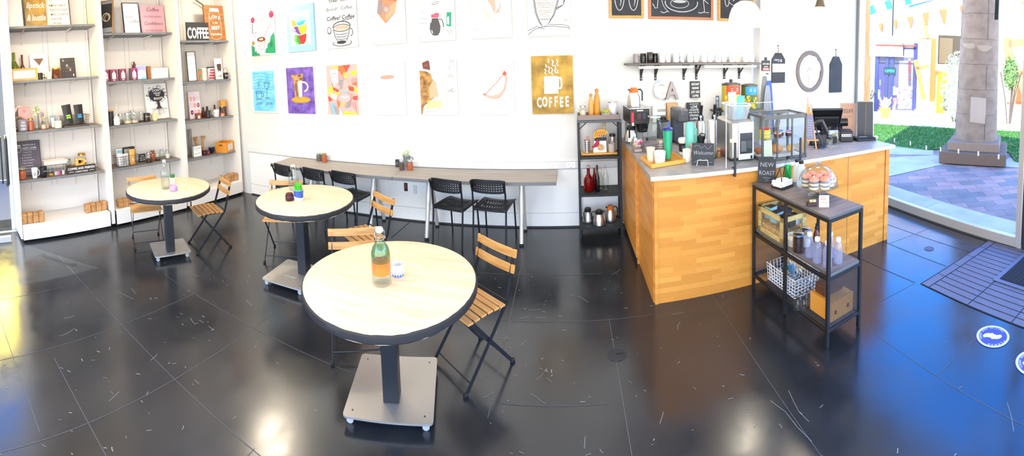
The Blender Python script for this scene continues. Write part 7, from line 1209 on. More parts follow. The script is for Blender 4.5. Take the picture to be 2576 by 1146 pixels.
# --- tea jars on the wall ledge and things on the oven
def teajar(px0, px1, yt, yb, band, body, label, knob):
    y = 4.6; a, c = WY(px0, (yt+yb)/2, y), WY(px1, (yt+yb)/2, y); z0, z1 = WY(px0, yb, y).z, WY(px0, yt, y).z; o = thing('drink_drum', label, 'container', ((a.x+c.x)/2, y, ZD), 0); r = (c.x-a.x)/2; h = z1-ZD; b = MB(); b.lathe([(0, .001), (r, .001), (r, h*.92), (0, h*.92)], body, n=32); b.build('drum_body', o)
    b = MB(); b.face(2*r, h, wrap=r*1.004); b.rect(.05, .58, .95, .9, band); rn = random.Random(px0); [b.ell(rn.random(), .1+.42*rn.random(), .09, .07, rn.choice(('#8ea82c', '#d9c83a', '#5f7a24', '#b9b43a', '#e0a030')), n=9) for i in range(26)]; [b.line([(.3, .8-.07*i), (.7, .8-.07*i)], .02, '#f4efe8') for i in range(2)]; b.build('drum_label', o)
    b = MB(); b.lathe([(r*1.02, h*.91), (r*1.02, h*.96), (r*.6, h), (0, h)], '#55524e,.35,.6', n=28); ld_ = b.build('lid', o)
    if knob: b = MB(); b.lathe([(.012, 0), (.022, .02), (.02, .04), (0, .04)], '#3a3836', (0, 0, h), n=14); b.build('lid_knob', ld_)
zz = WY(1835, 272, 4.6).z; ZD = zz-.02
b = MB(); a, c = WY(1825, 280, 4.6), WY(1912, 280, 4.6); b.box(((a.x+c.x)/2, 4.66, ZD-.0145), (c.x-a.x-.005, .40, .026), '#5a5654', .003); [b.box(((a.x+c.x)/2+s*.2, 4.86, ZD-.12), (.02, .03, .19), '#3a3836') for s in (-1, 1)]; solo('wall_ledge', 'dark wall ledge carrying the two drink drums', 'shelf', b)
teajar(1817, 1860, 208, 270, '#d8401e,.4', '#b9a832,.4', 'drink drum with red band and yellow leaf print', True); teajar(1866, 1903, 211, 270, '#2a86d6,.4', '#4a5a24,.4', 'drink drum with blue band and green leaf print', False)
# --- countertop oven
p = cz(1868, 405); q2 = cz(1908, 395); k = K(p); rz_ = radians(0); L = Vector((WY(1869, 400, 3.55).x-.058, 3.62, ZC+.0012)); k = K(L); ow, oh, od_ = 64*k, 1.02*96*k, .40
o = thing('countertop_oven', 'stainless steel countertop oven with white framed dark door on the counter', 'oven', L, radians(-2)); b = MB(); b.box((0, 0, oh/2+.008), (ow, od_, oh-.016), 'steel', .02); b.build('oven_body', o); b = MB(); b.box((ow*.14, -od_/2-.006, oh*.5), (ow*.62, .012, oh*.93), '#f1f1f0,.3', .004); b.build('front_frame', o); b = MB(); b.face(ow*.62, oh*.93, o=(ow*.14, -od_/2-.0125, oh*.035)); b.rect(.07, .16, .9, .72, '#3f4145,.15'); b.rect(.14, .22, .5, .5, '#6a6c70,.2'); b.rect(.55, .3, .85, .5, '#55575b,.2'); b.rect(.0, .76, 1, .768, '#b9b9b8'); part_label(b.build('oven_door', o), 'dark glass oven door'); b = MB(); b.box((ow*.35, -od_/2-.014, oh*.09), (.016, .012, .03), '#1c1c1e', .003); b.build('knob', o); b = MB(); [b.cyl((sx_*ow*.4, sy_*od_*.4, 0), (sx_*ow*.4, sy_*od_*.4, .012), .014, '#1c1c1e', n=10) for sx_ in (-1, 1) for sy_ in (-1, 1)]; b.build('foot', o)
LB = L+Vector((.005, -.02, oh+.0015)); kb = k; o = thing('plastic_basket', 'clear grey plastic basket on top of the steel oven', 'basket', LB, radians(-4)); b = MB(); n = 36
def sq(r_, z, sx_, sy_): return [(sx_*r_*(abs(cos(t))**.5)*(1 if cos(t) > 0 else -1), sy_*r_*(abs(sin(t))**.5)*(1 if sin(t) > 0 else -1), z) for t in [2*pi*i/n for i in range(n)]]
bw, bh = 30*kb, 36*kb; R1, R2 = sq(1, .001, bw*.74, .12), sq(1, bh, bw, .16); b.add(R1+R2, [(i, (i+1) % n, n+(i+1) % n, n+i) for i in range(n)]+[tuple(range(n))[::-1]], 'film'); b.build('basket_body', o); b = MB(); b.tube(sq(1, bh, bw, .16), .006, '#eceef0,.35', 6, True); b.build('rim', o)
for dx, dy, w_, h_, m_, t, tl in ((7, -.03, 34, 56, '#4fc0e4,.3', 'sky blue plastic bag standing in the basket on the oven', .05), (-2, .05, 36, 64, '#f2f2f3,.4', 'white paper roll bag standing in the basket on the oven', -.06), (-14, -.03, 16, 40, '#a9acb4,.4', 'grey bag in the basket on the oven', 0)): bag(LB+Vector((dx*kb, dy, .004)), radians(-4), w_*kb*.6, h_*kb, .06, m_, t, None, 0, 'bag', roll=tl)
# --- acrylic sneeze screen with its holders
def ac(px0, px1, zt, label, nx_):
    a, c = WY(px0, 420, CYF+.02), WY(px1, 400, CYF+.02); w_ = c.x-a.x; o = thing('acrylic_screen', label, 'screen', (a.x, CYF+.02, ZC+.0012), 0, 'clear counter screens'); b = MB(); b.box((w_/2, 0, zt/2), (w_, .006, zt), 'acrylic', .001); b.build('sheet', o); b = MB(); b.box((.002, 0, zt/2), (.006, .008, zt), '#e9ecec,.2'); b.box((w_/2, 0, zt), (w_, .008, .004), '#dfe3e3,.2'); b.build('polished_edge', o); return o
o = ac(1826, 2020, .56, 'large clear acrylic screen standing on the front edge of the counter', 2)
for px, py0, py1, t in ((1849, 424, 358, 'black screen holder under the yellow sponge clip'), (2013, 405, 346, 'black screen holder behind the milk bottles')):
    v = WY(px, 410, CYF-.045); k = K(v); z1 = WY(px, py1, CYF-.045).z; b = MB(); b.box((0, 0, (z1-1.03)/2), (.02, .012, z1-1.03), '#26272a', .002); b.box((0, .008, .01), (.02, .03, .02), '#26272a', .002); b.box((0, .03, .071), (.02, .05, .004), '#26272a'); solo('screen_holder', t, 'holder', b, (v.x, CYF-.046, 1.03), group='black screen holders')
v = WY(1846, 352, CYF-.045); k = K(v); b = MB(); b.box((0, 0, 0), (17*k, .03, 9*k), '#ece6b4,.8', .004); solo('sponge_clip', 'pale yellow block on top of the black screen holder', 'clip', b, (v.x-.005, CYF-.046, WY(1849, 358, CYF-.045).z+4.8*k))
# --- pastry case
a, c = WY(1918, 420, 3.30), WY(2026, 390, 3.30); w = c.x-a.x; h = (WY(1918, 290, 3.30).z-ZC)*.98; d = .34; L = Vector(((a.x+c.x)/2, 3.30+d/2, ZC+.0012)); FR = '#5c5a5a,.4,.3'
o = thing('pastry_case', 'glass pastry case with grey metal frame on the counter', 'display case', L, 0); b = MB()
for x in (-w/2, w/2):
    for y in (-d/2, d/2): b.box((x, y, h/2), (.02, .02, h), FR, .002)
for y in (-d/2, d/2):
    b.box((0, y, h-.02), (w, .02, .04), FR, .002); b.box((0, y, .012), (w, .02, .024), FR, .002)
for x in (-w/2, w/2): b.box((x, 0, h-.012), (.02, d, .024), FR); b.box((x, 0, .012), (.02, d, .024), FR)
for x in (-w*.17, w*.17): b.box((x, -d/2, h/2), (.012, .014, h-.05), FR)
b.bar((-w*.1, d/2, .02), (-w*.0, d/2, h-.04), .03, .01, FR, (1, 0, 0)); b.bar((w*.12, d/2, .02), (w*.28, d/2, h-.04), .05, .01, FR, (1, 0, 0)); b.build('frame', o)
b = MB(); b.box((0, -d/2+.001, h/2), (w-.03, .003, h-.06), 'pane'); b.box((0, 0, h-.006), (w-.02, d-.02, .004), 'acrylic'); b.box((-w/2+.004, 0, h/2), (.003, d-.03, h-.05), 'pane'); b.build('glass', o); b = MB(); b.box((0, .01, .022), (w-.03, d-.04, .006), '#d8d6d4'); b.build('floor_plate', o); b = MB(); zs = h*.44; b.box((0, .02, zs), (w-.03, d-.06, .005), 'acrylic'); b.build('glass_shelf', o)
zs2 = L.z+zs+.0045; z0 = L.z+.0265
def sweet(x, y, z, r, cols, label, dec=None, kind='cake', sq_=1.):
    o = thing('cake' if kind == 'cake' else kind, label, kind, L+Vector((x*w, y*d, z-L.z)), 0, 'sweets in the pastry case'); hh = 0
    for i, (c_, t) in enumerate(cols): b = MB(); b.lathe([(0, hh), (r*.97, hh), (r, hh+t*.3), (r, hh+t*.7), (r*.95, hh+t), (0, hh+t)], c_, n=26); b.build('layer', o); hh += t
    if dec: b = MB(); rn = random.Random(int(x*100)); [b.blob((cos(i*2.4)*r*.75*sqrt(i/12), sin(i*2.4)*r*.75*sqrt(i/12), hh+.006), (r*.24, r*.24, r*.22), dec, 7, 5, .001) for i in range(13)]; b.build('topping', o)
sweet(-.30, -.1, zs2, .055, (('#e8c81e', .022), ('#f2eede', .008), ('#e8c81e', .022), ('#f2eede', .008), ('#ecd02a', .024)), 'yellow layer cake with red berries in the left of the pastry case', '#cf2a3c')
sweet(-.02, -.15, zs2, .036, (('#6a3430', .036), ('#f0e6dc', .008)), 'dark cupcake with orange topping in the pastry case', '#e8762a', 'cupcake'); sweet(.12, .05, zs2, .036, (('#6a3430', .034), ('#f0e6dc', .008)), 'dark cupcake with blue topping in the pastry case', '#3a8ad0', 'cupcake'); sweet(.27, -.1, zs2, .036, (('#5a2c34', .034), ('#f0e6dc', .008)), 'dark cupcake with lilac topping at the right of the pastry case', '#b58ac4', 'cupcake'); sweet(-.16, .15, zs2, .034, (('#e0a050', .05),), 'orange sponge cake behind the yellow layer cake', '#b5552c', 'cupcake')
for x, y, r, t, c_ in ((.0, .0, .058, 'round golden bun in the bottom middle of the pastry case', '#d98a4a'), (.13, .1, .036, 'small golden roll beside the round bun', '#dfa055'), (.33, -.05, .045, 'golden croissant in the bottom right of the pastry case', '#e0a860'), (-.36, .15, .04, 'orange brown pastry at the bottom left of the case', '#c9703a'), (-.2, .15, .04, 'small pink brown pastry behind the white card', '#d08a70')):
    b = MB(); b.blob((0, 0, r*.8), (r, r*.8, r*.8), c_, 16, 10); b.blob((r*.2, -r*.5, r*.9), (r*.5, r*.25, r*.4), c_, 10, 6); solo('bun', t, 'pastry', b, L+Vector((x*w, y*d, .027)), group='buns in the pastry case')
sign(L+Vector((-.3*w, -.3*d, .028)), 0, w*.2, h*.36, 'white price card leaning inside the pastry case', None, '#f0ead2', t=.004, lean=6, name='price_card', cat='card')
# --- easel, till and the rest of the right end
L = cz(2035, 374); k = K(L); o = thing('tabletop_easel', 'small wooden easel with chalk panel beside the pastry case', 'easel', L, face(L)+radians(8)); ez = 118*k; b = MB(); WO = '#d69a5c,.5'; [b.bar((s*18*k, -.03, 0), (s*4*k, .03, ez*.95), .014, .010, WO) for s in (-1, 1)]; b.bar((0, .14, 0), (0, .035, ez*.9), .014, .010, WO); b.bar((0, .02, ez*.2), (-4*k, .04, ez*1.1), .012, .008, WO); b.box((0, -.035, ez*.2), (46*k, .02, .014), WO, .002); b.box((0, .028, ez*.75), (18*k, .012, .02), WO); b.build('easel_frame', o); b = MB(); b.tr = Matrix.Translation((0, -.03, ez*.22)) @ Matrix.Rotation(-.12, 4, 'X'); b.prism([(-13*k, 0), (13*k, 0), (9*k, 62*k), (-9*k, 62*k)], 0, .008, '#7f7c94,.7'); b.build('chalk_panel', o); b = MB(); b.tr = Matrix.Translation((0, -.0305, ez*.22)) @ Matrix.Rotation(-.12, 4, 'X'); b.face(22*k, 62*k); [b.line([(.2, .15+.1*i), (.5, .18+.1*i), (.8, .15+.1*i)], .012, '#c9c6d6') for i in range(7)]; b.build('chalk_writing', o)
L = cz(2030, 368); k = K(L); b = MB(); b.lathe([(0, .001), (7*k, .001), (11*k, 12*k), (10*k, 12*k), (0, 4*k)], '#c9beb2'); solo('dish', 'small pale dish behind the foot of the easel', 'dish', b, L+Vector((.03, .06, 0)))
L = Vector((WY(2072, 340, 3.97).x, 3.97, ZC+.0012)); k = K(L)*.95; PB = '#101114,.3'; o = thing('till_screen', 'black point of sale monitor tilted back, seen from behind', 'monitor', L, radians(-24)); b = MB(); tw, th = 84*k, 76*k; b.tr = Matrix.Translation((0, .03, .06)) @ Matrix.Rotation(radians(34), 4, 'X'); b.box((0, 0, th*.62), (tw, .03, th), PB, .01); b.box((0, -.03, th*.52), (tw*.8, .035, th*.62), '#17181c,.35', .012)
for i in range(4): b.box((0, -.05, th*(.62+.07*i)), (tw*.76, .006, .008), '#24252a,.4')
b.build('screen', o); b = MB(); b.box((0, -.02, .07), (.10, .08, .14), '#1c1d20,.35', .012); b.box((0, 0, .012), (.26, .22, .022), PB, .008); b.build('stand', o); b = MB(); b.cyl((-.05, -.07, .13), (.06, -.07, .13), .028, '#16171a,.35', n=18); b.build('hinge', o)
L = Vector((WY(2058, 350, 3.78).x-.02, 3.83, ZC+.0012)); o = thing('cash_drawer', 'black cash drawer box behind the glass tip jar', 'cash drawer', L+Vector((-.03, .0, 0)), radians(-14)); b = MB(); b.box((-.02, -.09, .06), (.18, .14, .115), '#1a1b1f,.4', .004); b.build('drawer_body', o); 
o.location += Vector((.03, -.03, 0))
L = cz(2112, 362); k = K(L); o = thing('receipt_printer', 'black receipt printer with white sticker right of the tip jar', 'printer', L+Vector((.165, .10, 0)), radians(-30)); b = MB(); b.box((0, 0, .065), (34*k, .16, .13), '#18191d,.4', .008); b.build('printer_body', o); b = MB(); b.face(34*k, .13, o=(0, -.0805, 0)); b.rect(.12, .5, .88, .72, '#e8e8ea'); [b.rect(.2+.18*i, .55, .3+.18*i, .66, c_) for i, c_ in enumerate(('#4a4a50', '#c94a4a', '#4a4a50', '#2a2a30'))]; b.build('sticker', o)
L = cz(2064, 371); k = K(L); o = thing('barcode_scanner', 'black handheld scanner resting on its curved stand', 'scanner', L, face(L)+.2); b = MB(); b.lathe([(0, .001), (17*k, .001), (16*k, 3*k), (8*k, 5*k), (0, 5*k)], '#2a3240,.35', n=24); b.build('stand_base', o); b = MB(); b.tube([(4*k, 0, 4*k), (2*k, 0, 20*k), (-8*k, .01, 38*k), (-14*k, .0, 52*k)], 2*k, '#2a3240,.35', 8); b.build('stand_neck', o); b = MB(); b.tube([(-18*k, 0, 58*k), (-8*k, -.01, 66*k), (2*k, -.01, 68*k), (10*k, 0, 52*k), (18*k, .01, 36*k)], 6.*k, '#1a1c22,.3', 10); b.build('scanner_body', o)
L = cz(2096, 361); k = K(L); o = thing('tip_jar', 'square glass tip jar with folded notes and a black label', 'jar', L, face(L)); b = MB(); b.tr = Matrix.Rotation(pi/4, 4, 'Z'); b.lathe([(0, .001), (20*k, .001), (20*k, 30*k), (14*k, 36*k)], 'glass', n=4); b.lathe([(12*k, 35*k), (12*k, 43*k)], 'glass', n=20); b.build('jar_body', o); b = MB(); rn = random.Random(3)
for i in range(14): b.box((rn.uniform(-6, 6)*k, rn.uniform(-6, 6)*k, (4+rn.uniform(0, 22))*k), (14*k, .002, 7*k), rn.choice(('#b9b48a', '#c9c6a4', '#a98a72', '#d9d6c2', '#8a9a7a')), 0, rn.uniform(0, 3), rn.uniform(-1, 1), rn.uniform(-1, 1))
b.build('banknote', o); b = MB(); b.box((4*k, -14.6*k, 12*k), (11*k, .002, 17*k), '#1c1c20'); b.build('jar_label', o)
L = cz(2106, 352); L = Vector((L.x+.14, L.y+.17, ZC+.0012)); k = K(L); o = thing('cylinder_speaker', 'black cylinder shaped speaker lying behind the receipt printer', 'speaker', L, radians(-34)); b = MB(); b.cyl((-.12, 0, .17), (-.02, 0, .175), .03, '#131418,.35', .045, n=20); b.cyl((-.02, 0, .175), (.12, 0, .18), .05, '#17181c,.3', .05, n=24); b.build('cylinder_body', o); b = MB(); b.box((.03, 0, .062), (.05, .06, .124), '#17181c', .004); b.build('stand', o)
L = cz(2142, 350); L = Vector((L.x+.145, L.y+.24, ZC+.0012)); k = K(L)
def mirror_text(b):
    vs, fs = textmesh('FREE', .02, 0, 'CENTER', 1.); s_ = .19*b.H; b.flat([(-x*s_*.8, .68*b.H+y*s_) for x, y in vs], [f[::-1] for f in fs], '#6e5448'); vs, fs = textmesh('TREATS', .0, 0, 'CENTER', 1.); s_ = .08*b.H; b.flat([(-x*s_, .55*b.H+y*s_) for x, y in vs], [f[::-1] for f in fs], '#7e6458')
sign(L, face(L)+radians(8), 40*k, 80*k, 'brown wooden sign with mirrored FREE lettering leaning behind the till', mirror_text, '#b08a72', t=.012, lean=10)
L = cz(2174, 352); k = K(L); o = thing('card_terminal', 'flat black payment pad near the right end of the counter', 'payment pad', L, radians(-18)); b = MB(); b.box((0, .02, .02), (54*k, .16, .034), PB, .006); b.box((0, .02, .0385), (46*k, .12, .003), '#2a2b30,.2'); b.box((-.02, .0, .0405), (22*k, .05, .001), '#8a8c92,.2'); b.build('pad_body', o); b = MB(); b.box((0, -.07, .012), (50*k, .02, .02), '#26272b', .003); b.build('front_lip', o)
L = cz(2188, 346); L = Vector((L.x+.03, L.y+.12, ZC+.0012)); k = K(L); o = thing('menu_stand', 'tall dark grey folding menu board seen from behind by the window', 'menu board', L, face(L)+radians(8)); b = MB(); hh = 86*k; b.prism([(-20*k, 0), (0, 0), (0, hh), (-21*k, hh)], 0, .014, '#3d3f43,.55'); b.prism([(.8*k, 0), (20*k, 0), (18*k, hh), (.8*k, hh)], -.006, .01, '#414347,.55'); b.build('panel', o); b = MB(); b.prism([(20*k, 0), (22*k, 0), (20*k, hh*1.02), (18*k, hh*1.02)], .002, .02, '#efefed,.4'); b.box((-1*k, .016, hh*1.0), (38*k, .012, 4*k), '#9a9a92'); part_label(b.build('white_edge', o), 'white board edge')
L = cz(2213, 350); k = K(L); b = MB(); b.blob((0, 0, 4*k), (7*k, 7*k, 4*k), '#f2f2f0,.4', 14, 8); solo('white_puck', 'small white dome gadget at the right end of the counter', 'gadget', b, L+Vector((-.02, .05, 0)))
# ================================================================ metal console with mesh sides in front of the counter
GA = Plane(1.671, 2.208, radians(96.9)); LN, DP, HT = .975, .355, .955     # s along the front, away from the viewer; d < 0 goes behind
GM = '#16181c,.5'; GO = (1.671, 2.208, 0)
o = thing('console_shelf', 'black metal console with wood boards and mesh ends standing before the counter', 'console', GO, GA.a)
def gp_(s, d): return (s, -d)
for s, d in ((.0125, .0125), (LN-.0125, .0125), (.0125, DP-.0125), (LN-.0125, DP-.0125)):
    b = MB(); b.box((s, -d, HT/2-.005), (.025, .025, HT-.03), GM, .002); b.cyl((s, -d, 0), (s, -d, .01), .014, '#0e0f11', n=10); b.build('post', o)
b = MB(); b.box((LN*.52, -.0125, HT/2-.005), (.025, .025, HT-.03), GM, .002); b.box((LN*.50, -DP+.0125, .65), (.022, .022, .58), GM, .002); b.build('middle_post', o)
b = MB()
for z in (HT-.03, .505, .125):
    for d in (.0125, DP-.0125): b.box((LN/2, -d, z), (LN-.04, .022, .025), GM, .002)
    for s in (.0125, LN-.0125): b.box((s, -DP/2, z), (.022, DP-.04, .025), GM, .002)
b.build('rail', o)
b = MB(); b.box((LN/2, -DP/2, HT-.008), (LN+.004, DP+.004, .018), '#4d5357,.55', .004); b.box((LN/2, -DP/2, HT+.0012), (LN-.012, DP-.012, .001), 'walnut_lam'); part_label(b.build('top_board', o), 'grey brown wood top board')
b = MB(); b.box((LN/2, -DP/2, .530), (LN-.006, DP-.056, .022), '#5b5f60,.55', .003); b.box((LN/2, -DP/2, .5417), (LN-.014, DP-.062, .001), 'walnut_lam'); part_label(b.build('middle_board', o), 'grey brown wood middle board')
def lattice(fn, W, H, p, m, w=.0022):
    b = MB(); n = int((W+H)/p)
    for sg in (1, -1):
        for i in range(n+1):
            c0 = i*p-(H if sg > 0 else 0); pts = []
            u0, v0 = (c0, 0) if sg > 0 else (c0, 0)
            if sg > 0: u0, v0, u1, v1 = c0, 0, c0+H, H
            else: u0, v0, u1, v1 = c0+0, 0, c0-H, H
            if u0 < 0: v0 += -u0 if sg > 0 else 0; u0 = 0
            if sg > 0 and u1 > W: v1 -= u1-W; u1 = W
            if sg < 0:
                if u0 > W: v0 += u0-W; u0 = W
                if u1 < 0: v1 -= -u1; u1 = 0
            if v1-v0 < p*.3: continue
            A, E2 = Vector(fn(u0, v0)), Vector(fn(u1, v1)); b.tube([A, E2], w*.6, m, 4)
    return b
lattice(lambda u, v: (.014, -.025-u, .14+v*.6), DP-.05, .355/.6, .0165, '#26282e,.5', .0019).build('mesh_end', o); lattice(lambda u, v: (LN-.014, -.025-u, .14+v*.6), DP-.05, .355/.6, .0165, '#26282e,.5', .0019).build('mesh_end', o)
lattice(lambda u, v: (.025+u, -.026-v*.6, .135), LN-.05, (DP-.052)/.6, .019, '#24262b,.5', .0022).build('mesh_floor', o)
def gt(px, py, z): v = Z(px, py, z); v.z += .0012; return v
ZT1, ZM, ZB1 = HT+.0018, .5424, .1366
GR = GA.a-pi/2
L = GA.w(.90, -.10, ZT1+.0012); k = K(L); sign(L, face(L)-radians(6), 46*k, 66*k, 'chalk sign reading new roast at the far end of the console', lambda b: [b.text('NEW', .5, .62, .24, '#b9bcc2', -.014, sp=1.05, maxw=.74), b.text('ROAST', .5, .3, .24, '#b9bcc2', -.014, maxw=.86), b.line([(.3, .2), (.7, .19), (.4, .12), (.62, .1), (.45, .06)], .01, '#b9bcc2'), b.ell(.92, .95, .03, .02, '#e8e6e0', n=8)], 'chalkboard', t=.008, lean=8)
L = gt(1968, 470, ZT1); k = K(L); o = thing('napkin_holder', 'black wire napkin holder full of white napkins on the console', 'napkin holder', L, radians(20)); b = MB(); w = 24*k
for s in (-1, 1): b.tube([(s*w*.9, -.06, 0), (s*w*.5, -.02, 34*k), (s*w*.42, 0, 52*k), (s*w*.5, .02, 34*k), (s*w*.9, .06, 0)], .0045, '#151518,.4', 8)
b.tube([(-w*.42, 0, 52*k), (w*.42, 0, 52*k)], .0045, '#151518,.4', 8); b.box((0, 0, .012), (w*1.9, .13, .004), '#151518,.4'); b.tube([(-w*.95, -.062, .02), (w*.95, -.062, .02)], .003, '#151518,.4', 6); b.build('wire_frame', o); b = MB(); rn = random.Random(3)
for i in range(9): b.box((rn.uniform(-.004, .004), rn.uniform(-.004, .004), .0175+i*.0055), (w*1.7, .118, .0045), '#f0efec,.8', .001, rn.uniform(-.03, .03))
kn = b.build('napkin_stack', o); kn['kind'] = 'stuff'
for px, py, h, r, f, t in ((1982, 453, 62, 10, 'green_liquid', 'clear bottle of bright green drink with black cap on the console'), (2004, 457, 58, 10, None, 'milky bottle with black cap, left of the pair on the console'), (2015, 468, 66, 12, None, 'milky bottle with black cap, right of the pair by the cake dome')):
    L = gt(px, py, ZT1); k = K(L); bottle(L, h*k, r*k, 'glass' if f else 'milk_bottle', '#18181a,.4', t, f, .62, .62, .45, capr=1.15, caph=.11, group='black capped bottles on the console')
b = MB(); L = gt(2015, 476, ZT1); k = K(L); 
L = gt(2057, 492, ZT1); k = K(L); o = thing('cake_stand', 'glass footed cake stand under the dome on the console', 'cake stand', L, 0); b = MB(); b.lathe([(0, .002), (27*k, .002), (26*k, .006), (8*k, .014), (4*k, .03), (5*k, 12*k), (3.5*k, 17*k), (6*k, 20*k), (48*k, 24*k), (53*k, 27*k), (53*k, 28*k), (47*k, 25.6*k), (0, 22*k)], 'glass', n=48); b.build('stand_body', o)
ZS = L.z+25.8*k; o = thing('cake_dome', 'clear glass dome with knob covering the doughnuts on the cake stand', 'dome', (L.x, L.y, L.z+28.6*k), 0); b = MB(); R_ = 51*k; b.lathe([(R_, 0), (R_*.995, R_*.1)]+[(R_*cos(radians(a)), R_*.12+R_*.88*sin(radians(a))) for a in range(6, 88, 8)]+[(.004, R_*1.0)], 'glass', n=48); b.build('dome_shell', o); b = MB(); b.lathe([(2*k, R_*1.0), (3.5*k, R_*1.03), (7.5*k, R_*1.09), (7.5*k, R_*1.17), (5*k, R_*1.22), (0, R_*1.225)], 'glass', n=20); b.blob((0, 0, R_*1.13), (5*k, 5*k, 3*k), 'frosted', 12, 8); b.build('dome_knob', o)
CL = Vector((L.x, L.y, L.z+26.2*k)); don = None
for i, t in enumerate(('left front', 'front', 'right front', 'right back', 'very back', 'left back', 'centre')):
    a = radians((215, 270, 325, 35, 90, 145, 0)[i]); q_ = 0 if i == 6 else 29.5*k; t = f'layered cake with coral icing at the {t} of the cake stand'
    p = CL+Vector((cos(a)*q_, sin(a)*q_, .8*k))
    if don is None:
        r = 12.9*k; d_ = thing('layer_cake', t, 'cake', p, 0, 'layered cakes under the dome'); hh = 24*k
        for n_, (z0_, z1_, rr, c1) in enumerate(((0, .24, .97, '#e8d6b4'), (.24, .42, 1., '#6c7488'), (.42, .62, .98, '#e8d6b4'), (.62, .8, 1., '#70788c'))): b = MB(); b.lathe([(0, hh*z0_), (r*rr*.97, hh*z0_), (r*rr, hh*(z0_+.03)), (r*rr, hh*(z1_-.03)), (r*rr*.97, hh*z1_), (0, hh*z1_)], c1, n=24); b.build('cake_layer', d_)
        b = MB(); b.lathe([(r*.9, hh*.8), (r*1.04, hh*.88), (r*1.0, hh*1.02), (r*.7, hh*1.12), (r*.66, hh*1.18), (r*.4, hh*1.26), (0, hh*1.3)], '#e39478', n=24); [b.blob((cos(u)*r*.7, sin(u)*r*.7, hh*1.02), (r*.3, r*.26, r*.22), '#dd7f66' if int(u) % 2 else '#ecae90', 8, 5) for u in (0, 1.05, 2.1, 3.15, 4.2, 5.25)]; b.build('icing', d_); don = d_
    else: dup(don, p, i*.7, t)
L = gt(2049, 516, ZT1); k = K(L); o = thing('card_block', 'small dark block holding a price card at the near end of the console', 'card holder', L, radians(-24)); b = MB(); b.box((-8*k, 0, .012), (24*k, .05, .024), '#3a2c2c,.5', .002); b.build('block', o); b = MB(); [b.blob(((-10+5*i)*k, 0, .024+3*k), (4*k, 4*k, 4*k), ('#d9c08a', '#c9a86a', '#e6d6ae')[i], 8, 6) for i in range(3)]; b.build('topper', o)
L = gt(2073, 522, ZT1); k = K(L); sign(L, face(L)+radians(4), 26*k, 30*k, 'white price card with red print leaning on the dark block', lambda b: [b.rect(.1, .82, .6, .9, '#c98a80'), b.rect(.1, .66, .7, .72, '#d0605a'), b.rect(.1, .55, .6, .6, '#d98a80'), b.rect(.3, .36, .45, .42, '#8a6a6a'), b.rect(.6, .36, .78, .42, '#8a6a6a'), b.rect(.2, .12, .8, .18, '#e0b0a8')], '#f0e4de', t=.003, lean=18, name='price_card', cat='card')
# middle board: crate with wood wool and small boxes
c0, c1, c2 = gt(1906, 577, ZM), gt(1978, 625, ZM), gt(2020, 588, ZM); cc_ = GA.hit(1942, 600, 0)
o = thing('display_crate', 'pale wooden crate with mesh windows full of wood wool and boxes', 'crate', GA.w(.76, -.165, ZM+.0012), GA.a); cw, cd_, chh = .36, .24, .215; CM = 'crate_wood'
b = MB()
for y in (-cd_/2, cd_/2): b.box((0, y, .02), (cw, .012, .04), CM); b.box((0, y, chh-.02), (cw, .012, .04), CM); b.box((-cw/2+.02, y, chh/2), (.04, .012, chh), CM); b.box((cw/2-.02, y, chh/2), (.04, .012, chh), CM)
for x in (-cw/2, cw/2): b.box((x, 0, .02), (.012, cd_, .04), CM); b.box((x, 0, chh-.02), (.012, cd_, .04), CM); b.box((x, -cd_/2+.02, chh/2), (.012, .04, chh), CM); b.box((x, cd_/2-.02, chh/2), (.012, .04, chh), CM)
b.box((0, 0, .006), (cw-.02, cd_-.02, .008), CM); b.build('crate_frame', o)
for nm_, fn, W_2 in (('wire_window', lambda u, v: (-cw/2+.04+u, -cd_/2, .04+v), cw-.08), ('wire_window', lambda u, v: (-cw/2+.04+u, cd_/2, .04+v), cw-.08), ('wire_window', lambda u, v: (-cw/2, -cd_/2+.04+u, .04+v), cd_-.08)): lattice(fn, W_2, chh-.08, .02, '#7a7468,.4', .0014).build(nm_, o)
b = MB(); rn = random.Random(8)
for i in range(420):
    x, y, z = rn.uniform(-cw/2+.02, cw/2-.02), rn.uniform(-cd_/2+.015, cd_/2-.015), .012+rn.random()**1.4*.085; a = rn.uniform(0, 6.3); l_ = rn.uniform(.015, .03); m0 = Vector((x, y, z)); dv = Vector((cos(a)*l_, sin(a)*l_, rn.uniform(-.012, .012)))
    q_ = [m0-dv, m0+Vector((0, 0, rn.uniform(.0, .012))), m0+dv]; q_ = [Vector((max(-cw/2+.01, min(cw/2-.01, v.x)), max(-cd_/2+.01, min(cd_/2-.01, v.y)), max(.012, v.z))) for v in q_]; b.bar(q_[0], q_[1], .004, .001, 'straw'); b.bar(q_[1], q_[2], .004, .001, 'straw')
b.box((0, 0, .045), (cw-.03, cd_-.03, .06), 'straw'); w2 = b.build('wood_wool', o); w2['kind'] = 'stuff'; CRL = o.location.copy()
def gbox(s, d, z, dims, rz, rx, col, top, label, face_=True):
    o = thing('product_box', label, 'box', GA.w(s, d, z), GA.a+rz, 'small boxes in the crate', rx); b = MB(); b.box((0, 0, dims[2]/2), dims, col, .001); b.build('carton', o); b = MB(); b.box((0, 0, dims[2]+.0006), (dims[0]*.98, dims[1]*.98, .001), top); b.build('carton_top', o)
    if face_: b = MB(); b.face(dims[0], dims[2], o=(0, -dims[1]/2, 0)); b.rect(.12, .2, .88, .85, '#e8eef2'); b.rect(.2, .4, .7, .46, '#6a7a8a'); b.rect(.2, .6, .6, .66, '#6a7a8a'); b.build('carton_label', o)
zc = ZM+.095
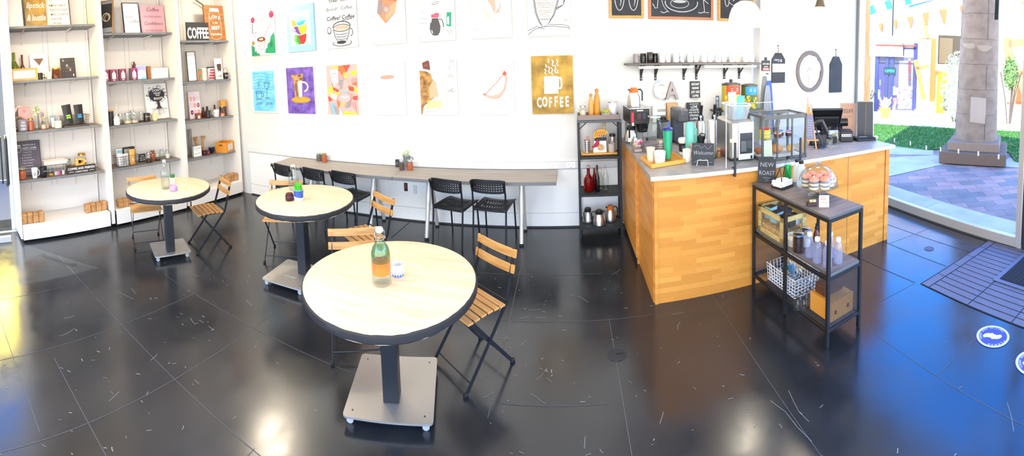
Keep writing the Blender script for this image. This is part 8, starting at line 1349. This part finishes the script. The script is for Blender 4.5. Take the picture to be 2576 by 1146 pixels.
for a_ in ((.865, -.125, zc+.02, (.085, .07, .10), -1.3, 0, '#8fc2c0', '#4a3430', 'teal carton with brown top at the far corner of the crate'), (.765, -.115, zc+.02, (.095, .07, .085), -1.35, 0, '#a8d4d6', '#3e2e30', 'pale teal carton with white label near the crate edge'), (.665, -.155, zc+.015, (.12, .075, .075), .2, 0, '#26262c', '#2e2a2e', 'black carton in the middle of the crate'), (.665, -.235, zc+.015, (.10, .06, .07), 0, 0, '#cfd6dc', '#2a292e', 'dark topped white carton at the near end of the crate'), (.81, -.235, zc+.015, (.12, .06, .085), .1, 0, '#55586a', '#3e4250', 'grey blue carton at the back of the crate')): gbox(*a_)
L = GA.w(.518, -.095, ZM+.0012); k = K(L); b = MB(); b.lathe([(0, .001), (12*k, .001), (14.5*k, 30*k), (13.6*k, 30*k), (11*k, .006), (0, .006)], '#efe8d2,.5', n=26); b.face(29*k, 30*k, wrap=13.6*k*1.04); [b.rect(-.35+.14*i+.07*(j % 2), .08+.15*j, -.29+.14*i+.07*(j % 2), .17+.15*j, '#8a8a86') for i in range(13) for j in range(4)]; solo('planter_cup', 'cream cup with dark woven pattern between crate and coffee jar', 'cup', b, L, face(L))
L = gt(2008, 632, ZM); k = K(L); jar(L, 49*k, 14.5*k, 'beans', 'chrome', 'glass jar of roasted coffee beans with steel lid on the console', .98, lidh=.12, neck=.92)
L = gt(2026, 618, ZM); k = K(L); jar(L, 48*k, 13.5*k, '#e8dfd0', 'chrome', 'glass jar with steel lid behind the coffee bean jar', .6, lidh=.12, neck=.92)
L = gt(2053, 612, ZM); k = K(L); o = bottle(L, 44*k, 8*k, '#6a2c1c,.3', None, 'small amber dropper bottle behind the frosted bottles', None, 0, .55, .4, name='dropper_bottle'); b = MB(); b.lathe([(4*k, 38*k), (4*k, 44*k), (2.4*k, 46*k), (2.6*k, 52*k), (0, 54*k)], '#151517', n=12); b.build('dropper', o)
fb = None
for i, (px, py, h, t) in enumerate(((2036, 646, 66, 'frosted plastic bottle, leftmost of the five on the console'), (2055, 660, 69, 'frosted plastic bottle, second from left on the console'), (2081, 671, 72, 'frosted plastic bottle partly behind the front post'), (2088, 646, 64, 'frosted plastic bottle at the back behind the front post'), (2108, 661, 67, 'frosted plastic bottle, rightmost of the five on the console'))):
    L = gt(px, py, ZM); k = K(L)
    if fb is None: r = 11.3*k; h *= k; o = thing('plastic_bottle', t, 'bottle', L, 0, 'frosted plastic bottles'); b = MB(); b.lathe([(0, .002), (r*.9, .001), (r, h*.04), (r, h*.56), (r*.92, h*.68), (r*.62, h*.80), (r*.5, h*.84), (r*.5, h*.88)], 'frosted', n=26); b.lathe([(0, h*.03), (r*.8, h*.03)], 'frosted', n=26); b.build('bottle_body', o); b = MB(); b.lathe([(r*.58, h*.86), (r*.58, h*.985), (r*.5, h), (0, h)], '#f3f3f6,.4', n=22); b.build('cap', o); fb = o
    else: dup(fb, L, i, t)
# lower mesh shelf
b0 = gt(1965, 700, ZB1)
L = GA.w(.63, -.185, ZB1+.0012); WB = L; o = wire_basket(L, GA.a, .37, .24, .15, 'white wire basket heaped with glass bulbs and cups on the low mesh shelf', '#f1f1ef,.4', 11, 5, 1.06, wr=.0024)
rn = random.Random(5); bn_ = 0
for i, (x, y, z, r) in enumerate(((.12, -.05, .12, .045), (.03, .03, .12, .045), (-.07, -.04, .125, .045), (-.12, .04, .12, .042), (.14, .05, .05, .045), (.05, -.06, .045, .045), (-.06, .06, .045, .042), (-.13, -.06, .045, .042), (.0, -.0, .05, .038))):
    b = MB(); b.lathe([(0, 0), (r*.5, r*.12), (r*.9, r*.5), (r, r), (r*.9, r*1.5), (r*.55, r*1.85), (r*.5, r*2.1)], 'glass', n=24); b.tr = None
    o2 = solo('glass_bulb', ('glass bulb cup on top of the white basket, farthest', 'glass bulb cup on top of the white basket, middle', 'glass bulb cup on top of the white basket, near side', 'glass bulb cup on top of the white basket, nearest end', 'glass cup low in the white basket, far end', 'glass cup low in the white basket behind the front wires', 'glass cup low in the white basket at the back', 'glass cup low in the white basket, near end', 'glass cup at the centre of the white basket')[i], 'glass', b, GA.w(.63+x, -.185+y, ZB1+.006+(z if i < 4 else z*.25)), 0, 'glass cups in the white basket')
b = MB(); b.box((.14, -.1, .045), (.06, .03, .07), '#3a9ad0,.4', .004); solo('blue_packet', 'small blue packet in the far corner of the white basket', 'packet', b, WB+Vector((0, 0, .005)), GA.a)
sb = None
for i, (px, py, t) in enumerate(((2006, 778, 'small clear glass flask on the mesh shelf, front left'), (2022, 778, 'small clear glass flask on the mesh shelf, front right by the orange box'), (2013, 766, 'small clear glass flask on the mesh shelf, second row left'), (2029, 762, 'small clear glass flask on the mesh shelf, second row right'), (2038, 752, 'small clear glass flask on the mesh shelf, back row'))):
    L = gt(px, py, ZB1); k = K(L)
    if sb is None: r, h = 9*k, 38*k; o = thing('glass_flask', t, 'flask', L, 0, 'small glass flasks'); b = MB(); b.lathe([(0, .001), (r*.9, .001), (r, h*.06), (r, h*.42), (r*.85, h*.56), (r*.4, h*.7), (r*.36, h*.9), (r*.5, h*.96), (r*.45, h*.97)], 'glass', n=24); b.build('flask_body', o); b = MB(); b.lathe([(r*.34, h*.8), (r*.34, h*.86)], 'smoke_glass', n=20); b.build('neck_ring', o); sb = o
    else: dup(sb, L, 0, t)
L = GA.w(.165, -.20, ZB1+.0012); o = thing('wooden_drawer_box', 'orange wooden box with two dark cut-out handles on the low mesh shelf', 'box', L, GA.a); bw, bd, bh = .22, .235, .135; b = MB()
for c_, d_ in (((0, -bd/2, bh/2), (bw, .01, bh)), ((0, bd/2, bh/2), (bw, .01, bh)), ((-bw/2, 0, bh/2), (.01, bd, bh)), ((bw/2, 0, bh/2), (.01, bd, bh)), ((0, 0, .006), (bw, bd, .01)), ((0, 0, bh), (bw+.01, bd+.01, .008))): b.box(c_, d_, '#d9963c,.45', .002)
b.build('box_body', o); b = MB(); [b.box((-bw/2-.0055, y, bh*.45), (.002, .02, .03), '#2a1c12') for y in (-.06, .07)]; b.build('grip_hole', o)
b = MB(); b.box((.03, .0, bh+.0455), (.11, .19, .07), '#5c3a2a,.5', .003); b.box((.03, 0, bh+.082), (.112, .192, .004), '#6d4634,.5'); solo('wooden_case', 'dark brown wooden case on top of the orange wooden box', 'case', b, L-Vector((0, 0, .004)), GA.a)
